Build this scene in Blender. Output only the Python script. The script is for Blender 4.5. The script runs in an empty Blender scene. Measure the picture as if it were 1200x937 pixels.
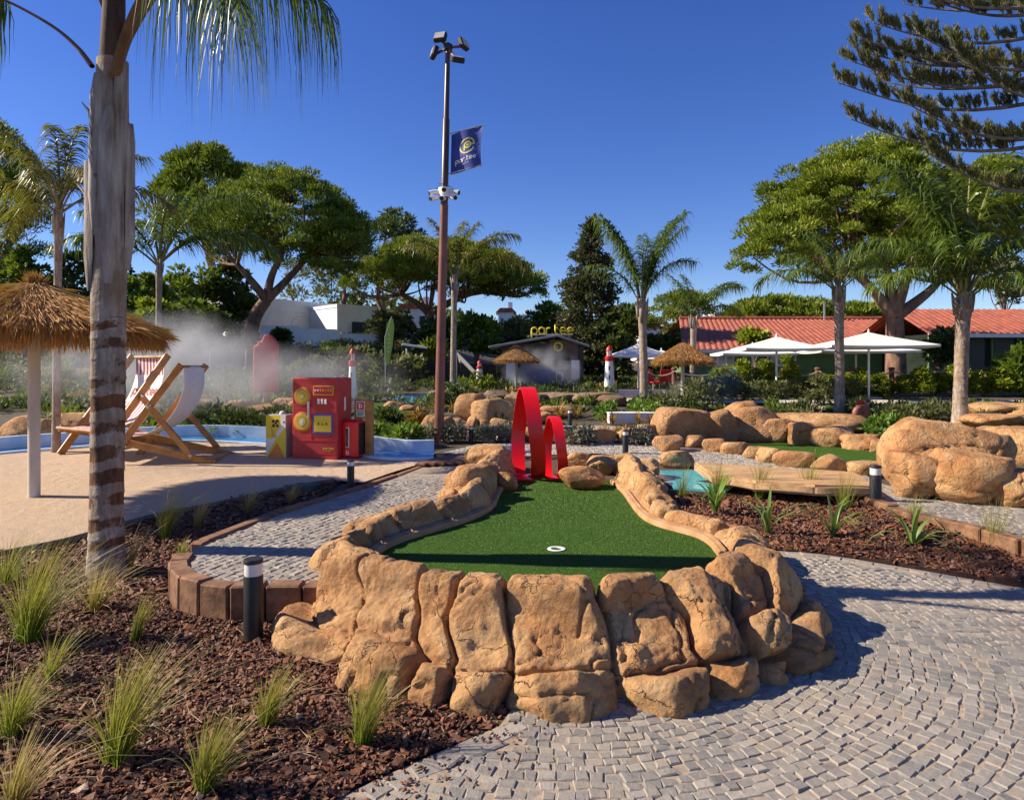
import bpy, bmesh, math, random
import numpy as np
from mathutils import Vector, Matrix
S = bpy.context.scene
COL = S.collection
R = math.radians
# ------------------------------------------------------------------ camera, sky, sun, exposure
F, HZ, CH = 800.0, 430.0, 2.0            # focal length and horizon in pixels of the 1200 x 937 photograph, camera height
cam = bpy.data.cameras.new('camera')
cam.sensor_width = 36; cam.lens = 24; cam.shift_y = -38.5/1200
cam.clip_start = 0.05; cam.clip_end = 2000
co = bpy.data.objects.new('camera', cam); COL.objects.link(co)
co.location = (0, 0, CH); co.rotation_euler = (R(90), 0, 0)
S.camera = co
SUN_EL, SUN_SLOPE = 35.0, -0.07
sd = Vector((-1, -SUN_SLOPE, 0)).normalized()*math.cos(R(SUN_EL)) + Vector((0, 0, math.sin(R(SUN_EL))))   # towards the sun
w = bpy.data.worlds.new('World'); S.world = w; w.use_nodes = True
nt = w.node_tree
for n in list(nt.nodes): nt.nodes.remove(n)
wo = nt.nodes.new('ShaderNodeOutputWorld'); bg = nt.nodes.new('ShaderNodeBackground')
sky = nt.nodes.new('ShaderNodeTexSky'); sky.sky_type = 'NISHITA'; sky.sun_disc = False
sky.sun_elevation = R(SUN_EL); sky.sun_rotation = math.atan2(sd.x, sd.y)
sky.altitude = 600; sky.air_density = 1.0; sky.dust_density = 0.15; sky.ozone_density = 4.0
hs = nt.nodes.new('ShaderNodeHueSaturation'); hs.inputs['Saturation'].default_value = 1.24; hs.inputs['Hue'].default_value = .522; hs.inputs['Value'].default_value = .95
nt.links.new(sky.outputs[0], hs.inputs['Color']); nt.links.new(hs.outputs[0], bg.inputs[0])
bg.inputs[1].default_value = 0.092
nt.links.new(bg.outputs[0], wo.inputs[0])
sl = bpy.data.lights.new('sun', 'SUN'); sl.energy = 5.0; sl.angle = R(0.5); sl.color = (1.0, 0.89, 0.73)
so = bpy.data.objects.new('sun', sl); COL.objects.link(so)
so.rotation_euler = sd.to_track_quat('Z', 'Y').to_euler()
S.view_settings.view_transform = 'Standard'; S.view_settings.look = 'None'
S.view_settings.exposure = 0.78; S.view_settings.gamma = 1.0

# ------------------------------------------------------------------ terrain and projection helpers
GY = [-60, 6, 8, 10, 12, 14, 18, 22, 30, 45, 100, 500]
GZ = [0, 0, .10, .22, .28, .38, .65, .90, 1.15, 1.5, 2.5, 4.0]
def sstep(a, b, x):
    t = np.clip((x-a)/(b-a), 0, 1); return t*t*(3-2*t)
def g(X, Y):
    z = np.interp(Y, GY, GZ)
    return z + 2.3*sstep(24, 44, Y)*sstep(0, 10, -np.asarray(X, float)) + 1.5*sstep(40, 80, Y)
def P(x, y, z=0.0):                       # the point at height z that the photograph shows at pixel x, y
    Y = F*(CH-z)/(y-HZ); return Vector(((x-600)/F*Y, Y, z))
def D(x, y, Y):                           # the point at distance Y that the photograph shows at pixel x, y
    return Vector(((x-600)/F*Y, Y, CH-(y-HZ)*Y/F))
def at(x, y):                             # the point on the terrain at pixel x, y
    lo, hi = 2.0, 300.0
    for _ in range(50):
        m = .5*(lo+hi)
        if CH-(y-HZ)*m/F > float(g((x-600)/F*m, m)): lo = m
        else: hi = m
    X = (x-600)/F*lo
    return Vector((X, lo, float(g(X, lo))))
def gp(x, Y):                             # a point on the terrain at distance Y in pixel column x
    X = (x-600)/F*Y; return Vector((X, Y, float(g(X, Y))))

# ------------------------------------------------------------------ vectorised noise
def _h(ix, iy, iz, s):
    n = (ix*374761393 + iy*668265263 + iz*2147483647 + s*1274126177) & 0xFFFFFFFF
    n = ((n ^ (n >> 13))*1274126177) & 0xFFFFFFFF
    n = ((n ^ (n >> 16))*2246822519) & 0xFFFFFFFF
    return ((n ^ (n >> 15)) & 0xFFFF)/32767.5 - 1.0
def vnoise(p, s=0):
    p = np.asarray(p, float); i = np.floor(p).astype(np.int64); f = p-i; f = f*f*f*(f*(f*6-15)+10)
    o = 0
    for a in (0, 1):
        for b in (0, 1):
            for c in (0, 1):
                wgt = (f[:, 0] if a else 1-f[:, 0])*(f[:, 1] if b else 1-f[:, 1])*(f[:, 2] if c else 1-f[:, 2])
                o = o + wgt*_h(i[:, 0]+a, i[:, 1]+b, i[:, 2]+c, s)
    return o
def fbm(p, oct=4, s=0, gain=.5):
    o = 0; a = 1.0; p = np.asarray(p, float)
    for k in range(oct):
        o = o + a*vnoise(p*(2.03**k)+k*17.3, s+k); a *= gain
    return o
def terr(x, k):
    y = x*k; f = np.floor(y); return (f+sstep(.3, .7, y-f))/k
def billow(p, oct=3, s=0):
    o = 0; a = 1.0
    for k in range(oct):
        o = o + a*(np.abs(vnoise(np.asarray(p)*(2.1**k)+k*9.1, s+k))-.3); a *= .5
    return o

# ------------------------------------------------------------------ object helpers
def prop(o, label=None, cat=None, group=None, kind=None):
    if label: o['label'] = label
    if cat: o['category'] = cat
    if group: o['group'] = group
    if kind: o['kind'] = kind
    return o
def thing(name, label, cat, loc=(0, 0, 0), rz=0.0, group=None):
    o = bpy.data.objects.new(name, None); COL.objects.link(o)
    o.empty_display_size = .2; o.location = loc; o.rotation_euler = (0, 0, rz)
    return prop(o, label, cat, group)
def link(name, me, parent=None, loc=None):
    o = bpy.data.objects.new(name, me); COL.objects.link(o)
    if parent is not None: o.parent = parent
    if loc is not None: o.location = loc
    return o
def copy_tree(o, parent=None):
    c = o.copy(); COL.objects.link(c)
    if parent is not None: c.parent = parent
    for ch in list(o.children): copy_tree(ch, c)
    return c
def mesh_np(name, V, Fc, mat, smooth=False, attr=None):
    V = np.asarray(V, np.float32); Fc = np.asarray(Fc, np.int32); k = Fc.shape[1]; m = len(Fc)
    me = bpy.data.meshes.new(name)
    me.vertices.add(len(V)); me.vertices.foreach_set('co', V.ravel())
    me.loops.add(m*k); me.loops.foreach_set('vertex_index', Fc.ravel())
    me.polygons.add(m); me.polygons.foreach_set('loop_start', np.arange(0, m*k, k, dtype=np.int32))
    me.polygons.foreach_set('use_smooth', np.full(m, smooth, bool))
    me.update(calc_edges=True)
    if attr is not None:
        a = me.attributes.new('tip', 'FLOAT', 'POINT'); a.data.foreach_set('value', np.asarray(attr, np.float32))
    if mat: me.materials.append(mat)
    return me
class MB:
    """collects primitive shapes into one mesh"""
    def __init__(s): s.v = []; s.f = []; s.m = []; s.mi = 0
    def _add(s, vs, fs):
        b = len(s.v); s.v += [tuple(x) for x in vs]
        for q in fs: s.f.append([b+i for i in q]); s.m.append(s.mi)
        return s
    def box(s, c, d, rz=0, M=None, ch=0.0):
        x, y, z = d[0]/2, d[1]/2, d[2]/2
        if ch <= 0:
            vs = [(-x,-y,-z),(x,-y,-z),(x,y,-z),(-x,y,-z),(-x,-y,z),(x,-y,z),(x,y,z),(-x,y,z)]
            fs = [(3,2,1,0),(4,5,6,7),(0,1,5,4),(1,2,6,5),(2,3,7,6),(3,0,4,7)]
        else:
            h = min(ch, x*.9, y*.9, z*.9)
            vs = []
            for sx in (-1,1):
                for sy in (-1,1):
                    for sz in (-1,1):
                        vs += [(sx*x,sy*(y-h),sz*(z-h)),(sx*(x-h),sy*y,sz*(z-h)),(sx*(x-h),sy*(y-h),sz*z)]
            bm = bmesh.new()
            for q in vs: bm.verts.new(q)
            r = bmesh.ops.convex_hull(bm, input=bm.verts); bm.verts.index_update()
            vs = [v.co.copy() for v in bm.verts]; fs = [[v.index for v in f.verts] for f in bm.faces]; bm.free()
        Rz = Matrix.Rotation(rz, 3, 'Z') if M is None else M
        return s._add([Rz @ Vector(q) + Vector(c) for q in vs], fs)
    def bar(s, a, b, w, t, up=(0,0,1)):
        a = Vector(a); b = Vector(b); d = (b-a); L = d.length; d.normalize(); u = Vector(up)
        sd_ = d.cross(u)
        if sd_.length < 1e-4: sd_ = d.cross(Vector((1,0,0)))
        sd_.normalize(); u = sd_.cross(d)
        M = Matrix((d, sd_, u)).transposed()
        return s.box((a+b)/2, (L, w, t), M=M, ch=min(w, t)*.12)
    def tube(s, pts, rad, n=8, cap=True):
        pts = [Vector(p) for p in pts]
        if not hasattr(rad, '__len__'): rad = [rad]*len(pts)
        b = len(s.v); pu = None
        for i, p in enumerate(pts):
            d = (pts[min(i+1, len(pts)-1)]-pts[max(i-1, 0)])
            if d.length < 1e-7: d = Vector((0,0,1))
            d.normalize()
            if pu is None:
                pu = d.orthogonal().normalized()
            else:
                pu = pu - d*pu.dot(d)
                pu = pu.normalized() if pu.length > 1e-5 else d.orthogonal().normalized()
            q = d.cross(pu)
            for k in range(n):
                a = 2*math.pi*k/n
                s.v.append(tuple(p + (pu*math.cos(a)+q*math.sin(a))*rad[i]))
        for i in range(len(pts)-1):
            for k in range(n):
                k2 = (k+1) % n
                s.f.append([b+i*n+k, b+i*n+k2, b+(i+1)*n+k2, b+(i+1)*n+k]); s.m.append(s.mi)
        if cap:
            s.f.append([b+k for k in reversed(range(n))]); s.m.append(s.mi)
            e = b+(len(pts)-1)*n; s.f.append([e+k for k in range(n)]); s.m.append(s.mi)
        return s
    def lathe(s, prof, n=24, c=(0,0,0), M=None, cap=True):
        b = len(s.v); c = Vector(c)
        for (r, z) in prof:
            for k in range(n):
                a = 2*math.pi*k/n; q = Vector((r*math.cos(a), r*math.sin(a), z))
                if M is not None: q = M @ q
                s.v.append(tuple(q+c))
        for i in range(len(prof)-1):
            for k in range(n):
                k2 = (k+1) % n
                s.f.append([b+i*n+k, b+i*n+k2, b+(i+1)*n+k2, b+(i+1)*n+k]); s.m.append(s.mi)
        if cap:
            s.f.append([b+k for k in reversed(range(n))]); s.m.append(s.mi)
            e = b+(len(prof)-1)*n; s.f.append([e+k for k in range(n)]); s.m.append(s.mi)
        return s
    def prism(s, poly, t, M=None, c=(0,0,0)):
        """outline in local x, z, thickness t along y"""
        n = len(poly); c = Vector(c)
        vs = [Vector((x, -t/2, z)) for x, z in poly]+[Vector((x, t/2, z)) for x, z in poly]
        if M is not None: vs = [M @ q for q in vs]
        ar = sum(poly[i][0]*poly[(i+1) % n][1]-poly[(i+1) % n][0]*poly[i][1] for i in range(n))
        fr = list(range(n)); bk = list(range(2*n-1, n-1, -1))
        fs = [fr, bk]+[[i, n+i, n+(i+1) % n, (i+1) % n] for i in range(n)]
        if ar < 0: fs = [q[::-1] for q in fs]
        return s._add([q+c for q in vs], fs)
    def build(s, name, mat, parent=None, smooth=None, loc=None, world=False):
        me = bpy.data.meshes.new(name)
        V = s.v
        if world and parent is not None:
            Mi = Matrix.Translation(parent.location) @ parent.rotation_euler.to_matrix().to_4x4(); Mi.invert()
            V = [tuple(Mi @ Vector(q)) for q in V]
        me.from_pydata(V, [], s.f); me.update()
        for m in (mat if isinstance(mat, (list, tuple)) else [mat]): me.materials.append(m)
        if s.mi or any(s.m): me.polygons.foreach_set('material_index', s.m)
        if smooth:
            me.polygons.foreach_set('use_smooth', [True]*len(me.polygons))
            if smooth != 'all': me.set_sharp_from_angle(angle=R(smooth if smooth is not True else 40))
        return link(name, me, parent, loc)
def text_mesh(name, txt, size, depth, mat, parent, loc, rot, offset=0.0, align='CENTER'):
    cu = bpy.data.curves.new(name, 'FONT'); cu.body = txt; cu.size = size; cu.extrude = depth; cu.offset = offset
    cu.align_x = align; cu.align_y = 'CENTER'; cu.resolution_u = 3
    o = bpy.data.objects.new(name, cu); COL.objects.link(o)
    me = bpy.data.meshes.new_from_object(o)
    bpy.data.objects.remove(o); bpy.data.curves.remove(cu)
    me.name = name; me.materials.clear(); me.materials.append(mat)
    r = link(name, me, parent, loc); r.rotation_euler = rot
    return r

# ------------------------------------------------------------------ materials
MATS = {}
def nodes(name):
    m = bpy.data.materials.new(name); m.use_nodes = True; t = m.node_tree
    for n in list(t.nodes): t.nodes.remove(n)
    o = t.nodes.new('ShaderNodeOutputMaterial'); b = t.nodes.new('ShaderNodeBsdfPrincipled')
    t.links.new(b.outputs[0], o.inputs[0])
    return m, t, b, o
def ramp(t, fac, stops):
    r = t.nodes.new('ShaderNodeValToRGB'); e = r.color_ramp.elements
    while len(e) < len(stops): e.new(.5)
    for i, (p, c) in enumerate(stops):
        e[i].position = p; e[i].color = (c[0], c[1], c[2], 1)
    t.links.new(fac, r.inputs[0]); return r.outputs[0]
def tex(t, kind, scale, coord, **kw):
    n = t.nodes.new('ShaderNodeTex'+kind); n.inputs['Scale'].default_value = scale
    for k, v in kw.items():
        if k in n.inputs: n.inputs[k].default_value = v
        else: setattr(n, k, v)
    t.links.new(coord, n.inputs['Vector']); return n
def mixc(t, fac, a, b, mode='MIX'):
    n = t.nodes.new('ShaderNodeMix'); n.data_type = 'RGBA'; n.blend_type = mode
    for i, v in ((0, fac), (6, a), (7, b)):
        if isinstance(v, (int, float)): n.inputs[i].default_value = v
        elif isinstance(v, (tuple, list)): n.inputs[i].default_value = (*v[:3], 1)
        else: t.links.new(v, n.inputs[i])
    return n.outputs[2]
def maths(t, op, a, b=0.0):
    n = t.nodes.new('ShaderNodeMath'); n.operation = op
    for i, v in ((0, a), (1, b)):
        if isinstance(v, (int, float)): n.inputs[i].default_value = v
        else: t.links.new(v, n.inputs[i])
    return n.outputs[0]
def bump(t, b, height, strength, dist):
    n = t.nodes.new('ShaderNodeBump'); n.inputs['Strength'].default_value = strength; n.inputs['Distance'].default_value = dist
    t.links.new(height, n.inputs['Height']); t.links.new(n.outputs[0], b.inputs['Normal'])
def rnd_piece(t):                          # a number that differs from piece to piece
    gi = t.nodes.new('ShaderNodeNewGeometry'); oi = t.nodes.new('ShaderNodeObjectInfo')
    return maths(t, 'FRACT', maths(t, 'ADD', gi.outputs['Random Per Island'], oi.outputs['Random']))
def pm(name, c1, c2=None, scale=6, rough=.7, bmp=.0, bscale=None, metal=0.0, spec=.5, stretch=None, coat=0.0, world=False, detail=5, lo=.35, hi=.65):
    m, t, b, o = nodes(name)
    tc = t.nodes.new('ShaderNodeTexCoord'); v = tc.outputs['Object']
    if world:
        gi = t.nodes.new('ShaderNodeNewGeometry'); v = gi.outputs['Position']
    if stretch:
        mp = t.nodes.new('ShaderNodeMapping'); mp.inputs['Scale'].default_value = stretch
        t.links.new(v, mp.inputs['Vector']); v = mp.outputs[0]
    b.inputs['Roughness'].default_value = rough; b.inputs['Metallic'].default_value = metal
    b.inputs['Specular IOR Level'].default_value = spec; b.inputs['Coat Weight'].default_value = coat
    n = tex(t, 'Noise', scale, v, Detail=detail, Roughness=.6)
    if c2 is None: c2 = tuple(x*.82 for x in c1)
    t.links.new(ramp(t, n.outputs['Fac'], [(lo, c2), (hi, c1)]), b.inputs['Base Color'])
    if bmp:
        n2 = tex(t, 'Noise', bscale or scale*4, v, Detail=6, Roughness=.65)
        bump(t, b, n2.outputs['Fac'], .6, bmp)
    MATS[name] = m; return m
def leafm(name, cols, rough=.55, trans=.25, tip=None):
    """foliage: colour differs from leaf to leaf; tip = colour towards the leaf tip"""
    m, t, b, o = nodes(name)
    r = rnd_piece(t)
    tc = t.nodes.new('ShaderNodeTexCoord')
    n = tex(t, 'Noise', .9, tc.outputs['Object'], Detail=2)
    r2 = maths(t, 'ADD', maths(t, 'MULTIPLY', r, .6), maths(t, 'SUBTRACT', maths(t, 'MULTIPLY', n.outputs['Fac'], 1.2), .4))
    k = len(cols)
    c = ramp(t, r2, [(i/(k-1)*.9+.05, q) for i, q in enumerate(cols)])
    if tip:
        a = t.nodes.new('ShaderNodeAttribute'); a.attribute_name = 'tip'
        f = ramp(t, a.outputs['Fac'], [(.15, (0,0,0)), (.85, (1,1,1))])
        c = mixc(t, f, c, tip)
    t.links.new(c, b.inputs['Base Color']); b.inputs['Roughness'].default_value = rough
    b.inputs['Specular IOR Level'].default_value = .35
    tr = t.nodes.new('ShaderNodeBsdfTranslucent'); t.links.new(mixc(t, .35, c, (.35, .45, .03)), tr.inputs[0])
    mx = t.nodes.new('ShaderNodeMixShader'); mx.inputs[0].default_value = trans
    t.links.new(b.outputs[0], mx.inputs[1]); t.links.new(tr.outputs[0], mx.inputs[2]); t.links.new(mx.outputs[0], o.inputs[0])
    MATS[name] = m; return m
def rockm(name, stops, bmp=.03, stain=(.10, .05, .025), pale=(.55, .42, .27)):
    m, t, b, o = nodes(name)
    gi = t.nodes.new('ShaderNodeNewGeometry'); v = gi.outputs['Position']
    n1 = tex(t, 'Noise', 2.6, v, Detail=8, Roughness=.62, Distortion=.6)
    c = ramp(t, n1.outputs['Fac'], stops)
    n2 = tex(t, 'Noise', 1.3, v, Detail=6, Roughness=.7, Distortion=1.5)
    c = mixc(t, ramp(t, n2.outputs['Fac'], [(.50, (0,0,0)), (.70, (.8,.8,.8))]), c, stain)
    n3 = tex(t, 'Noise', 5.0, v, Detail=8, Roughness=.7)
    c = mixc(t, ramp(t, n3.outputs['Fac'], [(.54, (0,0,0)), (.74, (.65,.65,.65))]), c, pale)
    oi = t.nodes.new('ShaderNodeObjectInfo')
    c = mixc(t, .25, c, ramp(t, oi.outputs['Random'], [(0, (.46,.25,.10)), (.5, (.56,.36,.17)), (1, (.40,.19,.065))]), 'MIX')
    ds = t.nodes.new('ShaderNodeVectorMath'); ds.operation = 'ADD'; nd = tex(t, 'Noise', 3.0, v, Detail=5, Roughness=.6)
    sc_ = t.nodes.new('ShaderNodeVectorMath'); sc_.operation = 'SCALE'; sc_.inputs['Scale'].default_value = .42; t.links.new(nd.outputs['Color'], sc_.inputs[0]); t.links.new(v, ds.inputs[0]); t.links.new(sc_.outputs[0], ds.inputs[1])
    ve = t.nodes.new('ShaderNodeTexVoronoi'); ve.feature = 'DISTANCE_TO_EDGE'; ve.inputs['Scale'].default_value = 3.1; t.links.new(ds.outputs[0], ve.inputs['Vector'])
    crk = maths(t, 'MULTIPLY', ramp(t, ve.outputs[0], [(.0, (1,1,1)), (.022, (0,0,0))]), ramp(t, n2.outputs['Fac'], [(.40, (1,1,1)), (.55, (0,0,0))]))
    c = mixc(t, maths(t, 'MULTIPLY', crk, .75), c, (.10,.045,.02))
    t.links.new(c, b.inputs['Base Color']); b.inputs['Roughness'].default_value = .78; b.inputs['Specular IOR Level'].default_value = .3
    n4 = tex(t, 'Noise', 9, v, Detail=10, Roughness=.72)
    n5 = tex(t, 'Voronoi', 28, v); n5.feature = 'F1'
    n6 = tex(t, 'Noise', 150, v, Detail=4, Roughness=.7)
    h = maths(t, 'ADD', n4.outputs['Fac'], maths(t, 'MULTIPLY', n5.outputs['Distance'], .22))
    h = maths(t, 'ADD', h, maths(t, 'MULTIPLY', n6.outputs['Fac'], .20))
    h = maths(t, 'SUBTRACT', h, maths(t, 'MULTIPLY', crk, .55)); bump(t, b, h, 1.0, bmp*1.5)
    MATS[name] = m; return m

M_rock = rockm('sandstone', [(.30, (.24,.09,.028)), (.44, (.46,.21,.075)), (.57, (.58,.325,.135)), (.74, (.66,.43,.215))])
M_rock_red = rockm('red_sandstone', [(.28, (.30,.125,.05)), (.45, (.44,.205,.085)), (.6, (.52,.275,.13)), (.78, (.58,.35,.18))], bmp=.04)
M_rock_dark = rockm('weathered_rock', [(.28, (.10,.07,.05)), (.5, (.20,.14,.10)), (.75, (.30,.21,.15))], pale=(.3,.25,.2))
M_conc = pm('tan_concrete', (.48,.275,.125), (.34,.17,.065), 4, .8, .004, 60, world=True)

# ------------------------------------------------------------------ sheets that lie on the terrain
def inpoly(X, Y, poly):
    X = np.asarray(X); Y = np.asarray(Y); r = np.zeros(X.shape, bool); n = len(poly)
    for i in range(n):
        x1, y1 = poly[i][0], poly[i][1]; x2, y2 = poly[(i+1) % n][0], poly[(i+1) % n][1]
        if y1 == y2: continue
        c = ((y1 > Y) != (y2 > Y)) & (X < (x2-x1)*(Y-y1)/(y2-y1)+x1); r ^= c
    return r
def sheet(name, poly, zf, mat, step=None, parent=None, skirt=0.0, smooth=True):
    bm = bmesh.new()
    vs = [bm.verts.new((p[0], p[1], 0)) for p in poly]
    f = bm.faces.new(vs); f.normal_update()
    if f.normal.z < 0: f.normal_flip()
    bmesh.ops.triangulate(bm, faces=bm.faces[:])
    xs = [p[0] for p in poly]; ys = [p[1] for p in poly]
    ly = [y for y in GY if min(ys) < y < max(ys)]
    if step: ly += list(np.arange(math.floor(min(ys)/step)*step, max(ys), step))
    for y in ly:
        bmesh.ops.bisect_plane(bm, geom=bm.verts[:]+bm.edges[:]+bm.faces[:], plane_co=(0, y, 0), plane_no=(0, 1, 0))
    if step:
        for x in np.arange(math.floor(min(xs)/step)*step, max(xs), step):
            bmesh.ops.bisect_plane(bm, geom=bm.verts[:]+bm.edges[:]+bm.faces[:], plane_co=(x, 0, 0), plane_no=(1, 0, 0))
    A = np.array([v.co[:2] for v in bm.verts]); Z = zf(A[:, 0], A[:, 1])
    for v, z in zip(bm.verts, Z): v.co.z = z
    if skirt:
        e = [e for e in bm.edges if e.is_boundary]
        r = bmesh.ops.extrude_edge_only(bm, edges=e)
        for q in r['geom']:
            if isinstance(q, bmesh.types.BMVert): q.co.z -= skirt
    bmesh.ops.recalc_face_normals(bm, faces=bm.faces[:])
    me = bpy.data.meshes.new(name); bm.to_mesh(me); bm.free()
    me.materials.append(mat)
    if smooth:
        me.polygons.foreach_set('use_smooth', [True]*len(me.polygons)); me.set_sharp_from_angle(angle=R(40))
    o = link(name, me, parent)
    if parent is None: o['kind'] = 'structure'
    return o
def smooth_line(pts, n=8, closed=False):
    """Catmull-Rom through 2-D or 3-D points"""
    A = [np.array(p, float) for p in pts]; N = len(A); out = []
    rng_ = range(N if closed else N-1)
    for i in rng_:
        p1 = A[i]; p2 = A[(i+1) % N]
        p0 = A[(i-1) % N] if closed or i > 0 else 2*p1-p2
        p3 = A[(i+2) % N] if closed or i+2 < N else 2*p2-p1
        for k in range(n):
            t = k/n
            out.append(.5*((2*p1)+(-p0+p2)*t+(2*p0-5*p1+4*p2-p3)*t*t+(-p0+3*p1-3*p2+p3)*t**3))
    if not closed: out.append(A[-1])
    return np.array(out)
# ------------------------------------------------------------------ setting materials
def groundm():
    m, t, b, o = nodes('earth')
    gi = t.nodes.new('ShaderNodeNewGeometry'); v = gi.outputs['Position']
    n = tex(t, 'Noise', .35, v, Detail=6, Roughness=.7); n2 = tex(t, 'Noise', 4, v, Detail=8)
    c = ramp(t, n.outputs['Fac'], [(.35, (.10,.055,.035)), (.5, (.06,.048,.024)), (.65, (.045,.055,.02))])
    c = mixc(t, .35, c, ramp(t, n2.outputs['Fac'], [(.3, (.03,.02,.012)), (.7, (.16,.10,.06))]))
    t.links.new(c, b.inputs['Base Color']); b.inputs['Roughness'].default_value = .95
    bump(t, b, n2.outputs['Fac'], .8, .05); return m
M_earth = groundm()
def sandm():
    m, t, b, o = nodes('sand')
    gi = t.nodes.new('ShaderNodeNewGeometry'); v = gi.outputs['Position']
    n1 = tex(t, 'Noise', 60, v, Detail=8, Roughness=.85); n2 = tex(t, 'Noise', .9, v, Detail=6, Roughness=.65); n3 = tex(t, 'Noise', 5, v, Detail=6)
    c = ramp(t, n1.outputs['Fac'], [(.32, (.30,.20,.12)), (.5, (.62,.45,.30)), (.68, (.82,.68,.50))])
    c = mixc(t, ramp(t, n2.outputs['Fac'], [(.4, (0,0,0)), (.7, (.5,.5,.5))]), c, (.54,.39,.26))
    t.links.new(c, b.inputs['Base Color']); b.inputs['Roughness'].default_value = .95; b.inputs['Specular IOR Level'].default_value = .15
    bump(t, b, maths(t, 'ADD', n1.outputs['Fac'], maths(t, 'MULTIPLY', n3.outputs['Fac'], 2.0)), .75, .035); return m
M_sand = sandm()
def turfm(name, a, b_, c_):
    m, t, b, o = nodes(name)
    gi = t.nodes.new('ShaderNodeNewGeometry'); v = gi.outputs['Position']
    n1 = tex(t, 'Noise', 90, v, Detail=4, Roughness=.8); n2 = tex(t, 'Noise', 1.1, v, Detail=5)
    c = ramp(t, n1.outputs['Fac'], [(.3, a), (.5, b_), (.72, c_)])
    c = mixc(t, ramp(t, n2.outputs['Fac'], [(.4, (0,0,0)), (.65, (.35,.35,.35))]), c, tuple(x*1.25 for x in b_))
    t.links.new(c, b.inputs['Base Color']); b.inputs['Roughness'].default_value = .9; b.inputs['Specular IOR Level'].default_value = .15
    bump(t, b, n1.outputs['Fac'], 1.0, .045); return m
M_turf = turfm('artificial_turf', (.022,.055,.006), (.062,.145,.013), (.14,.25,.04))
M_lawn = turfm('lawn_grass', (.03,.06,.01), (.07,.13,.02), (.16,.22,.05))
def cobm(name, cols, joint=False):
    m, t, b, o = nodes(name)
    gi = t.nodes.new('ShaderNodeNewGeometry'); v = gi.outputs['Position']
    n1 = tex(t, 'Noise', 30, v, Detail=8, Roughness=.75); n2 = tex(t, 'Noise', .8, v, Detail=4)
    c = ramp(t, rnd_piece(t), [(i/(len(cols)-1), q) for i, q in enumerate(cols)])
    c = mixc(t, .42, c, ramp(t, n1.outputs['Fac'], [(.3, (.12,.11,.095)), (.55, (.30,.275,.235)), (.75, (.50,.455,.38))]))
    c = mixc(t, ramp(t, n2.outputs['Fac'], [(.45, (0,0,0)), (.7, (.5,.5,.5))]), c, (.40,.33,.25))
    t.links.new(c, b.inputs['Base Color']); b.inputs['Roughness'].default_value = .62
    bump(t, b, n1.outputs['Fac'], .8, .012); return m
M_cob = cobm('limestone_cobble', [(.09,.088,.082), (.29,.26,.22), (.17,.157,.142), (.44,.38,.30), (.13,.125,.118), (.35,.285,.205), (.23,.21,.18)])
M_joint = pm('sandy_joint', (.40,.31,.22), (.25,.19,.13), 18, .95, .004, 80, world=True)
def gravm():
    m, t, b, o = nodes('far_cobbles')
    gi = t.nodes.new('ShaderNodeNewGeometry'); v = gi.outputs['Position']
    vo = tex(t, 'Voronoi', 11, v, Randomness=.6); ve = t.nodes.new('ShaderNodeTexVoronoi'); ve.feature = 'DISTANCE_TO_EDGE'
    ve.inputs['Scale'].default_value = 11; ve.inputs['Randomness'].default_value = .6; t.links.new(v, ve.inputs['Vector'])
    sx = t.nodes.new('ShaderNodeSeparateColor'); t.links.new(vo.outputs['Color'], sx.inputs[0])
    c = ramp(t, sx.outputs[0], [(0, (.22,.20,.18)), (.5, (.40,.36,.31)), (1, (.52,.46,.38))])
    c = mixc(t, ramp(t, ve.outputs[0], [(.02, (1,1,1)), (.09, (0,0,0))]), c, (.30,.23,.16))
    t.links.new(c, b.inputs['Base Color']); b.inputs['Roughness'].default_value = .7
    bump(t, b, ramp(t, ve.outputs[0], [(0, (0,0,0)), (.15, (1,1,1))]), .8, .02); return m
M_grav = gravm()
M_mulchb = pm('mulch_base', (.05,.018,.010), (.02,.008,.005), 14, .95, .02, 50, world=True)
def chipm():
    m, t, b, o = nodes('bark_chip')
    gi = t.nodes.new('ShaderNodeNewGeometry'); n1 = tex(t, 'Noise', 60, gi.outputs['Position'], Detail=5)
    c = ramp(t, rnd_piece(t), [(0, (.038,.012,.005)), (.35, (.13,.036,.011)), (.65, (.22,.066,.020)), (.88, (.28,.105,.040)), (.97, (.30,.17,.11)), (1, (.5,.38,.28))])
    c = mixc(t, .4, c, ramp(t, n1.outputs['Fac'], [(.35, (.03,.012,.006)), (.7, (.24,.095,.035))]))
    t.links.new(c, b.inputs['Base Color']); b.inputs['Roughness'].default_value = .72
    bump(t, b, n1.outputs['Fac'], .6, .006); return m
M_chip = chipm()
M_timber = pm('weathered_timber', (.30,.16,.08), (.12,.06,.03), 3, .85, .012, 12, stretch=(1,1,9), detail=8)
M_timber_top = pm('sleeper_wood', (.29,.145,.07), (.10,.045,.02), 7, .85, .010, 20, world=True, detail=8)
def waterm(name, deep, shallow):
    m, t, b, o = nodes(name)
    gi = t.nodes.new('ShaderNodeNewGeometry'); n = tex(t, 'Noise', 1.5, gi.outputs['Position'], Detail=3)
    t.links.new(ramp(t, n.outputs['Fac'], [(.35, deep), (.65, shallow)]), b.inputs['Base Color'])
    b.inputs['Roughness'].default_value = .08; b.inputs['Specular IOR Level'].default_value = .5
    n2 = tex(t, 'Noise', 7, gi.outputs['Position'], Detail=2); bump(t, b, n2.outputs['Fac'], .4, .03); return m
M_water = waterm('channel_water', (.015,.16,.42), (.05,.30,.58))
M_pool = waterm('turquoise_water', (.06,.42,.48), (.16,.58,.60))
M_bluewall = pm('blue_white_paint', (.74,.78,.82), (.40,.58,.74), 2.2, .6, .004, 40, world=True)

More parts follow.
